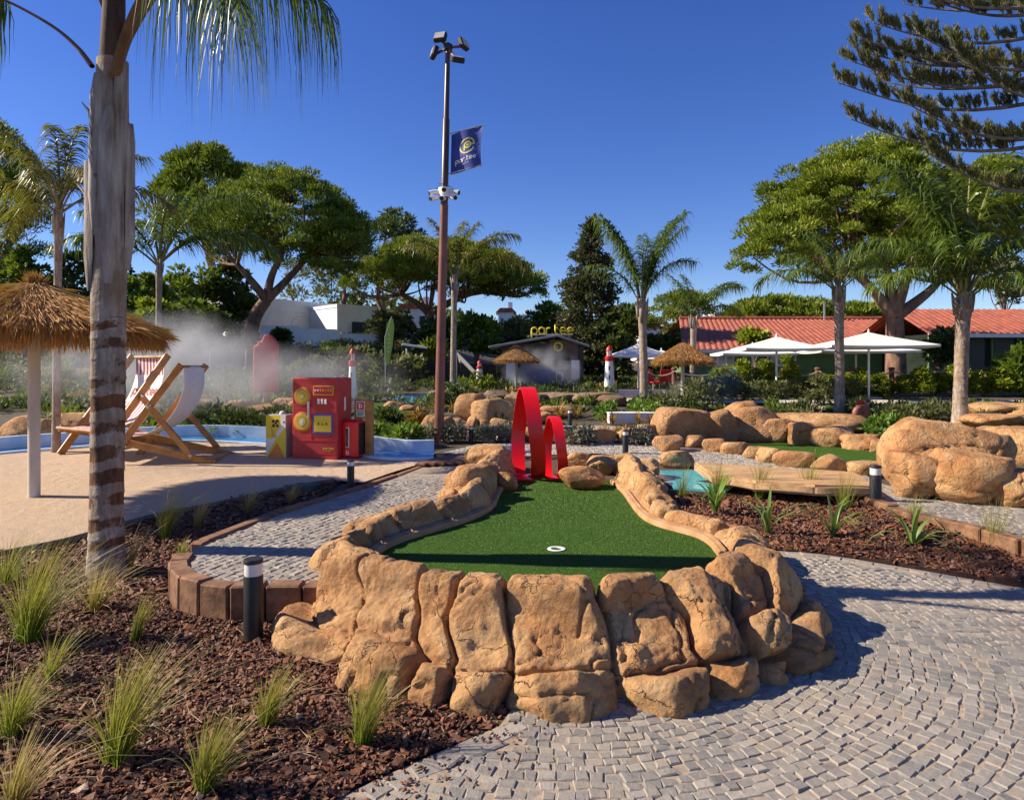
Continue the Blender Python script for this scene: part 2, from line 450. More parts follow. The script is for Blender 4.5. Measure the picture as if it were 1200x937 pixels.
def inset(poly, d):
    P_ = np.array(poly); n = len(P_); ar = sum(P_[i][0]*P_[(i+1) % n][1]-P_[(i+1) % n][0]*P_[i][1] for i in range(n)); s = 1 if ar > 0 else -1
    out = []
    for i in range(n):
        a = P_[i]-P_[i-1]; b = P_[(i+1) % n]-P_[i]
        t = a/max(1e-6, np.linalg.norm(a))+b/max(1e-6, np.linalg.norm(b)); t = t/max(1e-6, np.linalg.norm(t)); out.append(P_[i]+s*d*np.array([-t[1], t[0]]))
    return [tuple(p) for p in out]
# ------------------------------------------------------------------ ground
xs = np.array(sorted(set(list(np.arange(-40, 41, 2.0)) + [-300,-200,-140,-100,-80,-60,-50,50,60,80,100,140,200,300])))
ys = np.array(sorted(set([-60,-30,-10,0,3] + GY[1:] + list(np.arange(6, 60, 1.0)) + [65,70,75,80,90,100,120,150,200,250,300,400,500])))
XX, YY = np.meshgrid(xs, ys)
ZZ = g(XX, YY)
V = np.stack([XX.ravel(), YY.ravel(), ZZ.ravel()], 1)
nx = len(xs); I = np.arange(len(ys)-1)[:, None]*nx+np.arange(nx-1)[None, :]
I = I.ravel(); Fq = np.stack([I, I+1, I+nx+1, I+nx], 1)
link('ground', mesh_np('ground', V, Fq, M_earth, True))['kind'] = 'structure'

GZR = .25                                                          # level of the putting green
INNER = [P(612,560,GZR).xy, P(600,566,GZR).xy, P(587,577,GZR).xy, P(577,596,GZR).xy, P(548,611,GZR).xy, P(486,630,GZR).xy, P(455,642,GZR).xy,
         (-1.27,6.15), (-1.2,5.8), (-.95,5.4), (-.5,5.0), (.2,4.8), (.85,4.85), (1.35,5.1), (1.72,5.55), (1.88,5.95),
         P(843,652,GZR).xy, P(820,631,GZR).xy, P(757,610,GZR).xy, P(730,578,GZR).xy, P(716,566,GZR).xy]
INNER = [np.array(p) for p in INNER]
def d2(v): return (v[0], v[1])
# putting green, inside the rock border
ring = [d2(p) for p in smooth_line(INNER, 6)] + [d2(P(700,556,GZR)), d2(P(640,553,GZR))]
c0 = np.mean(np.array(ring), 0)
sheet('putting_green', [tuple(c0+(np.array(p)-c0)*1.02) for p in ring], lambda X, Y: np.full(X.shape, GZR), M_turf)
# sand court
sand = [(-16, 6.4), d2(at(-60,668)), d2(at(0,654)), d2(at(68,640)), d2(at(102,631)), d2(at(178,609)), d2(at(254,594)), d2(at(339,575)), d2(at(392,566)),
        d2(at(424,569)), d2(at(496,545)), d2(at(470,541)), d2(at(435,539)), d2(at(370,530)), d2(at(314,524)), d2(at(205,520)), d2(at(60,529)), d2(at(0,534)), d2(at(-120,548)), (-16, 12.5)]
def zs(X, Y): return g(X, Y)+.05+.012*vnoise(np.stack([X*.9, Y*.9, Y*0], 1), 5)
sheet('sand_court', sand, zs, M_sand, .5)
t_edge = thing('court_edging', 'thin dark edging strip between the sand court and the bark mulch bed', 'edging', at(102,631))
mb = MB(); el = smooth_line([d2(at(*p)) for p in [(-60,669),(0,655),(68,641),(102,632),(178,610),(254,595),(339,576),(392,567)]], 5)
for a, b in zip(el[:-1], el[1:]):
    za, zb = float(g(*a)), float(g(*b)); mb.bar((a[0],a[1],za+.02), (b[0],b[1],zb+.02), .02, .13)
M_edge = pm('edging_strip', (.22,.17,.13), (.12,.09,.07), 6, .8)
mb.build('strip', M_edge, t_edge, world=True)

# left mulch bed
PLAT = .29
plat_px = [(205,650),(198,658),(197,667),(209,680),(234,686),(276,690),(330,688),(420,690)]
arc = [P(*q, PLAT) for q in plat_px]
lft = [P(500,543,PLAT), P(424,570,PLAT), P(381,580,PLAT), P(309,603,PLAT), P(254,623,PLAT), P(222,638,PLAT)]
mulch = [(-14, .6), (-3.2,.6), (-2.3,1.8), (-1.35,2.75), d2(P(395,940)), d2(P(440,914)), d2(P(520,879)), d2(P(585,851)), (0,4.4), (-.6,5.2), (-1.2,6.0), (-2.6,7.6), (-2.65,9.6), d2(at(400,566)),
         d2(at(339,572)), d2(at(254,591)), d2(at(178,607)), d2(at(102,629)), d2(at(68,638)), d2(at(0,652)), d2(at(-60,666)), (-16, 6.5)]
def zm(X, Y): return g(X, Y)+.025+.03*vnoise(np.stack([X*1.3, Y*1.3, Y*0], 1), 3)*sstep(9, 6, Y)
bed_left = sheet('mulch_bed', mulch, zm, M_mulchb, .25)
# right mulch bed
kerb_r = [P(880,556,.32), P(935,561,.32), P(958,566,.32), P(1012,579,.32), P(1087,605,.32), P(1129,612,.32), P(1200,631,.32), P(1300,655,.32), P(1420,684,.32)]
bedr = [d2(at(905,645)), d2(at(960,649)), d2(at(1000,655)), d2(at(1100,672)), d2(at(1200,690)), d2(at(1330,716)), (9.5, 5.4)] + [d2(p) for p in reversed(kerb_r)] + [d2(P(790,566,.25)), d2(P(760,560,.25)), (1.5,9.6), (1.6,8.2), (1.9,7.2), (2.2,6.6)]
KR = smooth_line([d2(p) for p in kerb_r], 6)
def zbr(X, Y):
    d = np.min(np.hypot(np.asarray(X)[:, None]-KR[None, :, 0], np.asarray(Y)[:, None]-KR[None, :, 1]), 1)
    return g(X, Y)+.03+.13*np.exp(-(d/.6)**2)+.02*vnoise(np.stack([X*1.3, Y*1.3, Y*0], 1), 4)
bed_right = sheet('mulch_bed', bedr, zbr, M_mulchb, .25, skirt=.12)

# cobbled paths: the mortar sheets; their stones follow
cobp = [d2(P(395,938)), (-1.35,2.73), (-2.3,1.78), (-3.2,.6), (-1,-1.5), (6,-1.5), (10,1), (10,4.6), d2(at(1330,717)), d2(at(1200,691)), d2(at(1100,673)), d2(at(1000,656)), d2(at(960,650)), d2(at(905,646)),
        (2.2,6.6), (1.9,5.6), (1.2,4.9), (.2,4.5), d2(P(585,853)), d2(P(520,881)), d2(P(440,916))]
path_front = sheet('cobbled_path', cobp, lambda X, Y: g(X, Y)+.012, M_joint, 1.0)
def zplat(X, Y): return np.maximum(PLAT, g(X, Y)+.035)-.012
platp = [d2(p) for p in lft] + [d2(p) for p in arc] + [(-1.2,5.6), (-1.15,6.6), (-.75,7.3), (-.45,8.2), (-.4,9.5), (-.4,11.5), d2(P(553,537,.32))]
plat = sheet('cobbled_platform', inset(platp, .09), zplat, M_joint, None, skirt=.28)
ZR = .31
pathr = [d2(P(1000,548,ZR)), d2(P(880,556,ZR))] + [d2(p) for p in kerb_r[1:]] + [(14, 5.5), (14,7.5), d2(P(1330,606,ZR)), d2(P(1200,594,ZR)), d2(P(1110,585,ZR)), d2(P(1035,566,ZR))]
path_right = sheet('cobbled_side_path', pathr, lambda X, Y: np.maximum(ZR, g(X, Y)+.035)-.012, M_joint, None, skirt=.3)
farp = [d2(at(560,541)), d2(at(640,534)), d2(at(700,532)), d2(at(775,541)), d2(at(830,552)), d2(at(1000,553)), d2(at(900,538)), d2(at(830,529)), d2(at(760,522)), d2(at(690,519)), d2(at(600,519)), d2(at(560,521)), d2(at(520,531))]
sheet('far_path', farp, lambda X, Y: g(X, Y)+.02, M_grav)
farp2 = [d2(at(588,511)), d2(at(720,507)), d2(at(780,512)), d2(at(770,503)), d2(at(700,499)), d2(at(600,501))]
sheet('far_path', farp2, lambda X, Y: g(X, Y)+.02, M_grav)
promen = [d2(at(720,473)), d2(at(860,474)), d2(at(980,474)), d2(at(1250,477)), d2(at(1400,478)), d2(at(1400,471)), d2(at(1250,471)), d2(at(980,470)), d2(at(720,468))]
sheet('promenade', promen, lambda X, Y: g(X, Y)+.05, pm('pale_paving', (.62,.55,.46), (.48,.42,.35), 2, .8, world=True))
# second fairway, lawns, pools
sheet('fairway', [d2(P(860,516,.42)), d2(P(905,516,.42)), d2(P(1050,531,.42)), d2(P(1045,546,.42)), d2(P(1000,545,.42)), d2(P(930,532,.42)), d2(P(862,522,.42))], lambda X, Y: np.full(X.shape, .42), M_turf, skirt=.2)
sheet('lawn', [d2(at(428,474)), d2(at(470,474)), d2(at(502,487)), d2(at(455,492)), d2(at(425,488))], lambda X, Y: g(X, Y)+.09, M_lawn, skirt=.1)
sheet('lawn', [d2(at(215,486)), d2(at(330,489)), d2(at(345,498)), d2(at(200,500))], lambda X, Y: g(X, Y)+.06, M_lawn, skirt=.1)
sheet('lawn', [d2(at(930,475)), d2(at(1300,478)), d2(at(1300,484)), d2(at(930,481))], lambda X, Y: g(X, Y)+.03, M_lawn)
sheet('turquoise_pool', [d2(P(770,545,.26)), d2(P(800,540,.26)), d2(P(835,545,.26)), d2(P(880,560,.26)), d2(P(850,575,.26)), d2(P(790,571,.26)), d2(P(772,560,.26))], lambda X, Y: np.full(X.shape, .265), M_pool, skirt=.1)
sheet('pond', [d2(at(985,513)), d2(at(1050,512)), d2(at(1056,521)), d2(at(1000,519))], lambda X, Y: np.full(X.shape, .50), M_water, skirt=.2)
sheet('pond', [d2(at(455,466)), d2(at(500,463)), d2(at(512,471)), d2(at(480,474))], lambda X, Y: g(X, Y)+.06, M_water, skirt=.06)
# blue water channel behind the sand court
ch_f = [(-160,551),(0,535),(60,530),(205,520),(314,524),(370,530),(435,539),(470,541.5),(508,541)]
cf = smooth_line([d2(at(*q)) for q in ch_f], 6)
def offs(L, d):
    o = []
    for i in range(len(L)):
        t = L[min(i+1, len(L)-1)]-L[max(i-1, 0)]; t = t/np.linalg.norm(t); o.append(L[i]+np.array([-t[1], t[0]])*d)
    return np.array(o)
cb = offs(cf, .85)
sheet('water_channel', [tuple(p) for p in cf]+[tuple(p) for p in cb[::-1]], lambda X, Y: g(X, Y)+.035, M_water, smooth=False)
mb = MB()
cb2 = offs(cf, .8)
def sweep(L, wid, dz0, dz1):
    Ln, Lf = offs(L, -wid/2), offs(L, wid/2); b0 = len(mb.v)
    for i in range(len(L)):
        h = float(g(*L[i]))
        for q, z in ((Ln[i], h+dz0), (Lf[i], h+dz0), (Lf[i], h+dz1), (Ln[i], h+dz1)): mb.v.append((q[0], q[1], z))
    for i in range(len(L)-1):
        for k in range(4): mb.f.append([b0+i*4+k, b0+i*4+(k+1) % 4, b0+i*4+4+(k+1) % 4, b0+i*4+4+k]); mb.m.append(0)
    e = b0+(len(L)-1)*4; mb.f += [[b0, b0+1, b0+2, b0+3], [e+3, e+2, e+1, e]]; mb.m += [0, 0]
sweep(cb2, .12, -.1, .27); sweep(cf, .10, -.05, .085)
o = mb.build('channel_wall', M_bluewall); o['kind'] = 'structure'

# ------------------------------------------------------------------ cobble stones
rng = np.random.default_rng(7)
def stones(cx, cy, ang, ln, wd, zf):
    n = len(cx); cz = zf(cx, cy)+.0065+rng.normal(0, .0026, n)
    base = np.array([(-1,-1),(1,-1),(1,1),(-1,1)])*.5
    V = np.zeros((n, 12, 3)); ca, sa = np.cos(ang), np.sin(ang)
    tx, ty = rng.normal(0, .045, n), rng.normal(0, .045, n)
    jit = rng.uniform(-.18, .18, (n, 4, 2))
    for ringi, (s, dz) in enumerate([(1.04, -.03), (1.02, -.007), (.86, 0)]):
        for k in range(4):
            lx = (base[k, 0]+jit[:, k, 0]*.7)*ln*s; ly = (base[k, 1]+jit[:, k, 1]*.7)*wd*s
            V[:, ringi*4+k, 0] = cx+lx*ca-ly*sa; V[:, ringi*4+k, 1] = cy+lx*sa+ly*ca
            V[:, ringi*4+k, 2] = cz+dz+(lx*tx+ly*ty if ringi else 0)
    return V
SF = []
for r_ in (0, 4):
    for k in range(4): SF.append([r_+k, r_+(k+1) % 4, r_+4+(k+1) % 4, r_+4+k])
SF.append([8, 9, 10, 11]); SF = np.array(SF)
def lay(parent, V, n_single, zmul=1.0):
    """the stones that show largest become parts, the rest one mesh"""
    C = V.mean(1); px = 600+F*C[:, 0]/np.maximum(C[:, 1], .1); py = HZ+F*(CH-C[:, 2])/np.maximum(C[:, 1], .1)
    vis = (C[:, 1] > 1) & (px > 0) & (px < 1200) & (py < 940)
    order = np.argsort(np.where(vis, C[:, 1], 1e3)); one = order[:n_single]; one = one[vis[one]]
    for i in one:
        c = C[i]; me = mesh_np('cobble', V[i]-c, SF, M_cob); link('cobble', me, parent, c)
    rest = np.setdiff1d(np.arange(len(V)), one)
    Fr = (SF[None]+12*np.arange(len(rest))[:, None, None]).reshape(-1, 4)
    o = link('cobbles', mesh_np('cobbles', V[rest].reshape(-1, 3), Fr, M_cob), parent); o['kind'] = 'stuff'
def row_layout():
    cx, cy, an, ln, wd = [], [], [], [], []
    C = np.array([.35, 5.75]); r = 1.55
    while r < 8:
        w_ = rng.uniform(.064, .078); a = rng.uniform(0, .1)
        while a < 2*math.pi:
            l = rng.uniform(.058, .098); da = l/r
            th = a+da/2
            wob = .045*math.sin(th*5+r*1.3)+.012*math.sin(th*23-r*9)+rng.normal(0, .004)
            p = C+np.array([math.cos(th), math.sin(th)])*(r+w_/2+wob)
            cx.append(p[0]); cy.append(p[1]); an.append(th+math.pi/2+rng.normal(0, .05)); ln.append(l-.004); wd.append(w_-.004)
            a += da
        r += w_
    return map(np.array, (cx, cy, an, ln, wd))
cx, cy, an, ln, wd = row_layout()
k = inpoly(cx, cy, cobp) & (cy > .8) & (cx < 7)
# larger border stones along the mulch
ed = smooth_line([(-2.3,1.78), (-1.35,2.73), d2(P(395,938)), d2(P(440,916)), d2(P(520,881)), d2(P(585,853))], 12)
edn = offs(ed, -.08)
dmin = np.min(np.hypot(cx[:, None]-edn[None, :, 0], cy[:, None]-edn[None, :, 1]), 1); k &= dmin > .105
ed2 = smooth_line([d2(at(905,646)), d2(at(960,650)), d2(at(1000,656)), d2(at(1100,673)), d2(at(1200,691)), d2(at(1330,717))], 12)
edn2 = offs(ed2, -.07); dmin = np.min(np.hypot(cx[:, None]-edn2[None, :, 0], cy[:, None]-edn2[None, :, 1]), 1); k &= dmin > .10
fx, fy, fa, fl, fw = [], [], [], [], []
for L, wid, l0, l1 in ((edn, .15, .12, .26), (edn2, .11, .10, .2)):
    acc = 0; nxt = 0; seg = np.linalg.norm(np.diff(L, axis=0), axis=1); tot = seg.sum(); cs = np.concatenate([[0], np.cumsum(seg)])
    while acc < tot:
        l = rng.uniform(l0, l1); s_ = min(acc+l/2, tot)
        x = np.interp(s_, cs, L[:, 0]); y = np.interp(s_, cs, L[:, 1])
        x2 = np.interp(s_+.02, cs, L[:, 0]); y2 = np.interp(s_+.02, cs, L[:, 1]); x1 = np.interp(s_-.02, cs, L[:, 0]); y1 = np.interp(s_-.02, cs, L[:, 1])
        fx.append(x); fy.append(y); fa.append(math.atan2(y2-y1, x2-x1)); fl.append(l-.012); fw.append(wid*rng.uniform(.8, 1.0)); acc += l
lay(path_front, stones(np.r_[cx[k], fx], np.r_[cy[k], fy], np.r_[an[k], fa], np.r_[ln[k], fl], np.r_[wd[k], fw], lambda X, Y: g(X, Y)+.012), 300)
def grid_layout(poly, ang, sx=.095, sy=.085):
    P_ = np.array(poly); c = P_.mean(0); ca, sa = math.cos(ang), math.sin(ang)
    r_ = np.max(np.hypot(*(P_-c).T))+.2; cx, cy, ln, wd = [], [], [], []
    v = -r_
    while v < r_:
        wv = sy*rng.uniform(.92, 1.08); u = -r_+rng.uniform(0, sx)
        while u < r_:
            l = sx*rng.uniform(.75, 1.25); x = c[0]+(u+l/2)*ca-(v+.03*math.sin(u*3))*sa; y = c[1]+(u+l/2)*sa+(v+.03*math.sin(u*3))*ca
            cx.append(x); cy.append(y); ln.append(l-.012); wd.append(wv-.012); u += l
        v += wv
    cx, cy, ln, wd = map(np.array, (cx, cy, ln, wd)); k = inpoly(cx, cy, poly)
    return cx[k], cy[k], ang+rng.normal(0, .06, k.sum()), ln[k], wd[k]
cx, cy, an, ln, wd = grid_layout(inset(platp, .17), R(68))
lay(plat, stones(cx, cy, an, ln, wd, zplat), 160)
cx, cy, an, ln, wd = grid_layout(inset(pathr, .1), R(-10))
k = cx < 9
lay(path_right, stones(cx[k], cy[k], an[k], ln[k], wd[k], lambda X, Y: np.maximum(ZR, g(X, Y)+.035)-.012), 60)

# ------------------------------------------------------------------ timber kerbs: every sleeper a part
def kerb(name, label, line, ln, depth, wid, ztop, side, loc, mat, zb=None):
    t = thing(name, label, 'kerb', loc)
    L = np.array([(p[0], p[1]) for p in line]); seg = np.linalg.norm(np.diff(L, axis=0), axis=1); cs = np.r_[0, np.cumsum(seg)]; acc = 0
    while acc < cs[-1]-.05:
        l = ln*rng.uniform(.85, 1.15); e = min(acc+l, cs[-1])
        a = np.array([np.interp(acc+.008, cs, L[:, 0]), np.interp(acc+.008, cs, L[:, 1])]); b = np.array([np.interp(e-.008, cs, L[:, 0]), np.interp(e-.008, cs, L[:, 1])])
        d = b-a; l2 = np.linalg.norm(d); d /= l2; nrm = np.array([-d[1], d[0]])*side
        c = (a+b)/2+nrm*wid/2; zt = ztop+rng.normal(0, .006) if not callable(ztop) else ztop(*c)+rng.normal(0, .006)
        q = MB().box((0, 0, 0), (l2, wid*rng.uniform(.93, 1.05), depth), ch=.014)
        o = q.build('sleeper', mat, t); o.location = Vector((c[0], c[1], zt-depth/2))-t.location
        o.rotation_euler = (rng.normal(0, .02), rng.normal(0, .012), math.atan2(d[1], d[0])+rng.normal(0, .015)); acc = e
    return t
kerb('timber_kerb', 'curved kerb of upright brown timber blocks round the end of the cobbled platform, behind the near bollard', smooth_line([d2(p) for p in arc], 6), .30, .42, .16, PLAT+.02, 1, arc[0], M_timber_top)
kerb('timber_kerb', 'long straight timber kerb between the sand court and the cobbled platform', [d2(p) for p in lft], 1.3, .2, .13, lambda x, y: max(PLAT, float(g(x, y))+.035)+.02, 1, lft[0], M_timber_top)
kerb('timber_kerb', 'timber kerb stepping down the back of the right mulch bed, beside the bollard', [d2(p) for p in kerb_r], .45, .36, .15, ZR+.03, -1, kerb_r[2], M_timber_top)
# planks that carry the path over the blue channel
t = thing('plank_bridge', 'flat grey plank crossing at the end of the blue channel, near the lamp post', 'bridge', at(525,541))
for i in range(7):
    a = P(492+i*11, 545-i*.4, .33); b = P(533+i*9.5, 534-i*.3, .34)
    q = MB().bar((a.x, a.y, .345), (b.x, b.y, .36), .19, .04); q.build('plank', M_timber_top, t, world=True)

# ------------------------------------------------------------------ bark mulch, real chips
POOL = [d2(P(*q, .26)) for q in ((760,540),(800,538),(840,543),(890,560),(856,577),(784,575),(765,562))]
def chips(parent, poly, zf, dens, lo, hi, ymax=99):
    P_ = np.array(poly); a = P_.min(0); b = P_.max(0); n = int((b[0]-a[0])*(b[1]-a[1])*dens)
    x = rng.uniform(a[0], b[0], n); y = rng.uniform(a[1], b[1], n)
    px = 600+F*x/np.maximum(y, .5); py = HZ+F*(CH-.1)/np.maximum(y, .5)
    k = inpoly(x, y, poly) & (px > -80) & (px < 1290) & (py < 990)
    k &= rng.uniform(0, 1, n) < np.clip((5.2/y)**1.6, 0, 1)
    k &= ~inpoly(x, y, POOL)
    x, y = x[k], y[k]; n = len(x); z = zf(x, y)+rng.uniform(-.003, .02, n)
    gr = np.clip(y/5.2, 1, 2)**.8
    L = rng.uniform(lo, hi, n)*gr*np.exp(rng.normal(0, .33, n)); W = L*rng.uniform(.35, .75, n); T = rng.uniform(.004, .011, n)*gr
    az = rng.uniform(0, 6.283, n); ti = rng.normal(0, .45, n); to = rng.normal(0, .45, n)
    base = np.array([(-.5,-.5,-.5),(.5,-.4,-.5),(.45,.5,-.5),(-.4,.45,-.5),(-.42,-.4,.5),(.4,-.35,.5),(.38,.38,.5),(-.35,.4,.5)])
    l = base[None]*np.stack([L, W, T], 1)[:, None, :]+rng.normal(0, .09, (n, 8, 3))*np.stack([L, W, T], 1)[:, None, :]
    lx, ly, lz = l[..., 0], l[..., 1], l[..., 2]
    c, s = np.cos(ti)[:, None], np.sin(ti)[:, None]; lx, lz = lx*c-lz*s, lx*s+lz*c
    c, s = np.cos(to)[:, None], np.sin(to)[:, None]; ly, lz = ly*c-lz*s, ly*s+lz*c
    c, s = np.cos(az)[:, None], np.sin(az)[:, None]
    V = np.stack([x[:, None]+lx*c-ly*s, y[:, None]+lx*s+ly*c, z[:, None]+lz], -1)
    BF = np.array([(3,2,1,0),(4,5,6,7),(0,1,5,4),(1,2,6,5),(2,3,7,6),(3,0,4,7)])
    Fr = (BF[None]+8*np.arange(n)[:, None, None]).reshape(-1, 4)
    o = link('bark_mulch', mesh_np('bark_mulch', V.reshape(-1, 3), Fr, M_chip), None); o['kind'] = 'stuff'
    prop(o, parent[0], 'mulch')
platq = platp
def zml(X, Y): return zm(X, Y)
lm = [p for p in mulch]
chips(('loose red brown bark chips covering the bed in front of the palm and the rock border',), lm, zml, 2000, .016, .044)
chips(('loose dark red bark chips in the bed right of the rock border, round the strappy plants',), bedr, zbr, 1500, .018, .044)

# pile of the turf: short fibres over the near green
n = 110000; rt = np.random.default_rng(17); q = np.array(ring); x = rt.uniform(q[:, 0].min(), q[:, 0].max(), n); y = 4.7+(q[:, 1].max()-4.7)*rt.uniform(0, 1, n)**1.35
k = inpoly(x, y, ring) & (np.hypot(x-P(652,643,GZR).x, y-P(652,643,GZR).y) > .10); x, y = x[k], y[k]; n = len(x); a = rt.uniform(0, 6.283, n); l = rt.uniform(.003, .0075, n)*np.clip(y/6, .8, 1.6)
b0 = np.stack([x, y, np.full(n, GZR)], 1); dv_ = np.stack([np.cos(a)*.6, np.sin(a)*.6, np.ones(n)], 1)*l[:, None]; sv_ = np.stack([-np.sin(a), np.cos(a), np.zeros(n)], 1)*(l*.30)[:, None]
Vt = np.stack([b0-sv_, b0+sv_, b0+dv_], 1).reshape(-1, 3)
def pilem():
    m, t, b, o = nodes('turf_fibre'); t.links.new(ramp(t, rnd_piece(t), [(0, (.05,.11,.008)), (.5, (.08,.165,.012)), (.9, (.115,.215,.02)), (1, (.16,.27,.04))]), b.inputs['Base Color']); b.inputs['Roughness'].default_value = .6; return m
o = link('turf_pile', mesh_np('turf_pile', Vt, np.arange(n*3).reshape(n, 3), pilem())); prop(o, 'short green fibres of the artificial turf on the near putting green', 'turf', None, 'stuff')
# spilled chips on the stones beside the bed, and dry stalks on the mulch
n = 260; i_ = rt.integers(0, len(ed)-1, n); pos = ed[i_]+rt.normal(0, .12, (n, 2))+np.array([.12, -.05])
V = []
for p, a, s in zip(pos, rt.uniform(0, 6.28, n), rt.uniform(.008, .022, n)):
    c, d_ = math.cos(a)*s, math.sin(a)*s; z = .024; V += [(p[0]-c, p[1]-d_, z), (p[0]+d_*.5, p[1]-c*.5, z), (p[0]+c, p[1]+d_, z), (p[0]-d_*.5, p[1]+c*.5, z), (p[0], p[1], z+.008)]
Fq_ = np.concatenate([np.array([(0,1,4),(1,2,4),(2,3,4),(3,0,4)])+5*i for i in range(n)]); o = link('spilled_chips', mesh_np('spilled_chips', np.array(V), Fq_, M_chip)); prop(o, 'a few bark chips spilled onto the cobbles along the mulch edge', 'mulch', None, 'stuff')
M_stalk = pm('dry_stalk', (.55,.40,.24), (.38,.25,.13), 9, .8); mb = MB(); rs_ = random.Random(6)
for i in range(190):
    p = at(rs_.uniform(0, 560), rs_.uniform(660, 930))
    if not inpoly(np.array([p.x]), np.array([p.y]), mulch)[0] or (p.y < 5.2 and p.x > -.9): continue
    a = rs_.uniform(0, 6.28); l = rs_.uniform(.05, .28); cv_ = rs_.uniform(-.4, .4); z = float(zm(np.array([p.x]), np.array([p.y]))[0])+.022
    mb.tube([(p.x, p.y, z), (p.x+math.cos(a)*l*.5, p.y+math.sin(a)*l*.5, z+.012), (p.x+math.cos(a+cv_)*l, p.y+math.sin(a+cv_)*l, z+.004)], [.0022, .0018, .0008], 4)
o = mb.build('dry_stalks', M_stalk); prop(o, 'loose dry grass stalks lying on the bark mulch', 'litter', None, 'stuff')
# ------------------------------------------------------------------ the sculpted rock border round the putting green
# station: width of the top, spread of the foot, height of the crest, height of the inner shoulder
NI = len(INNER)
W1 = [.45,.5,.5,.42,.42,.40,.34,.32,.32,.42,.46,.46,.44,.44,.36,.30,.36,.44,.38,.36,.42]
W2 = [.35,.35,.35,.28,.25,.25,.25,.3,.36,.46,.48,.50,.46,.46,.40,.30,.22,.22,.20,.20,.22]
ZT = [.70,.66,.62,.58,.52,.49,.44,.47,.52,.56,.57,.57,.57,.58,.53,.46,.40,.40,.40,.60,.66]
ZI = [.42,.40,.38,.37,.36,.35,.34,.36,.40,.45,.46,.46,.46,.46,.43,.38,.34,.34,.34,.40,.43]
ZB = [float(g(*p)) for p in INNER]
for i in range(NI):
    if INNER[i][1] < 6.2: ZB[i] = 0
    elif i < 7: ZB[i] = .24
tg = [];
for i in range(NI):
    d = INNER[min(i+1, NI-1)]-INNER[max(i-1, 0)]; d = d/np.linalg.norm(d); tg.append(np.array([d[1], -d[0]]))
# loop runs anticlockwise seen from the left back round the front: outward is to its right
stn = []
for i in range(NI):
    n_ = tg[i]
    if np.dot(n_, INNER[i]-np.array([.35, 6.9])) < 0: n_ = -n_
    q = INNER[i]; a, b = W1[i], W2[i]; h = ZT[i]; zb = ZB[i]
    prof = [(a+b+.03, zb-.12), (a+b*.93, zb+.22*(h-zb)), (a+b*.62, zb+.58*(h-zb)), (a*.98+.02, h-.07), (a*.68, h), (.16, (h+ZI[i])/2+.02), (.06, ZI[i]-.02), (.02, GZR-.06)]
    stn.append([[q[0]+n_[0]*o_, q[1]+n_[1]*o_, z] for o_, z in prof])
stn = np.array(stn)                                     # stations x profile x 3
def cr_resample(A, t):
    """Catmull-Rom along axis 0 at float indices t"""
    n = len(A); i = np.clip(np.floor(t).astype(int), 0, n-2); f = (t-i).reshape((-1,)+(1,)*(A.ndim-1))
    p0 = A[np.maximum(i-1, 0)]; p1 = A[i]; p2 = A[i+1]; p3 = A[np.minimum(i+2, n-1)]
    return .5*(2*p1+(-p0+p2)*f+(2*p0-5*p1+4*p2-p3)*f*f+(-p0+3*p1-3*p2+p3)*f**3)
fine = cr_resample(stn, np.linspace(0, NI-1, 1200))
mid = fine[:, 3]; cs = np.r_[0, np.cumsum(np.linalg.norm(np.diff(mid, axis=0), axis=1))]
NU = int(cs[-1]/.0125); us = np.linspace(0, cs[-1], NU)
B = cr_resample(fine, np.interp(us, cs, np.arange(1200)))
NV = 118
tv = np.linspace(0, 7, NV)
B = cr_resample(np.swapaxes(B, 0, 1), tv); B = np.swapaxes(B, 0, 1)        # NU x NV x 3
VV = np.linspace(0, 1, NV)
du = np.gradient(B, axis=0); dv = np.gradient(B, axis=1)
Nn = np.cross(du, dv); Nn /= np.linalg.norm(Nn, axis=2, keepdims=True)+1e-9
ctr = B[NU//2, 3]
if np.dot(Nn[NU//2, 40], np.array([0, -1, .4])) < 0: Nn = -Nn; FLIP = True
else: FLIP = False
pts = B.reshape(-1, 3)
PX = 600+F*B[..., 0]/B[..., 1]; PY = HZ+F*(CH-B[..., 2])/B[..., 1]
U = np.repeat(us[:, None], NV, 1); Vg = np.repeat(VV[None], NU, 0)
ym = B[:, 3, 1]; front = (ym < 6.1); fi = np.where(front)[0]; f0, f1 = fi.min(), fi.max()
VT = 3.3/7                                              # profile parameter of the crest of the outer face
def to_uv(px, py):                                      # nearest point of the outer face
    vi = int(VT*NV); d = (PX[f0:f1, :vi]-px)**2+(PY[f0:f1, :vi]-py)**2
    k = np.unravel_index(np.argmin(d), d.shape); return us[f0+k[0]], VV[k[1]]
GRV = [  # vertical grooves of the front, top to foot
    [(345,688),(338,715),(334,770)],
    [(425,650),(413,690),(398,735),(388,752),(370,803)],
    [(484,662),(474,720),(480,758),(471,838)],
    [(530,685),(514,707),(516,752),(523,842)],
    [(592,685),(594,735),(588,789),(584,850)],
    [(702,677),(717,735),(721,789),(732,852)],
    [(784,681),(807,708),(815,750),(834,789),(852,840)],
    [(865,672),(873,727),(896,770),(917,822)],
    [(898,665),(926,760),(938,800)],
    [(925,668),(945,720),(958,760)]]
grv = []
for line in GRV:
    q = [to_uv(*p) for p in line]; q.sort(key=lambda a: a[1]); q = np.array(q)
    grv.append(lambda v, q=q: np.interp(v, q[:, 1], q[:, 0]))
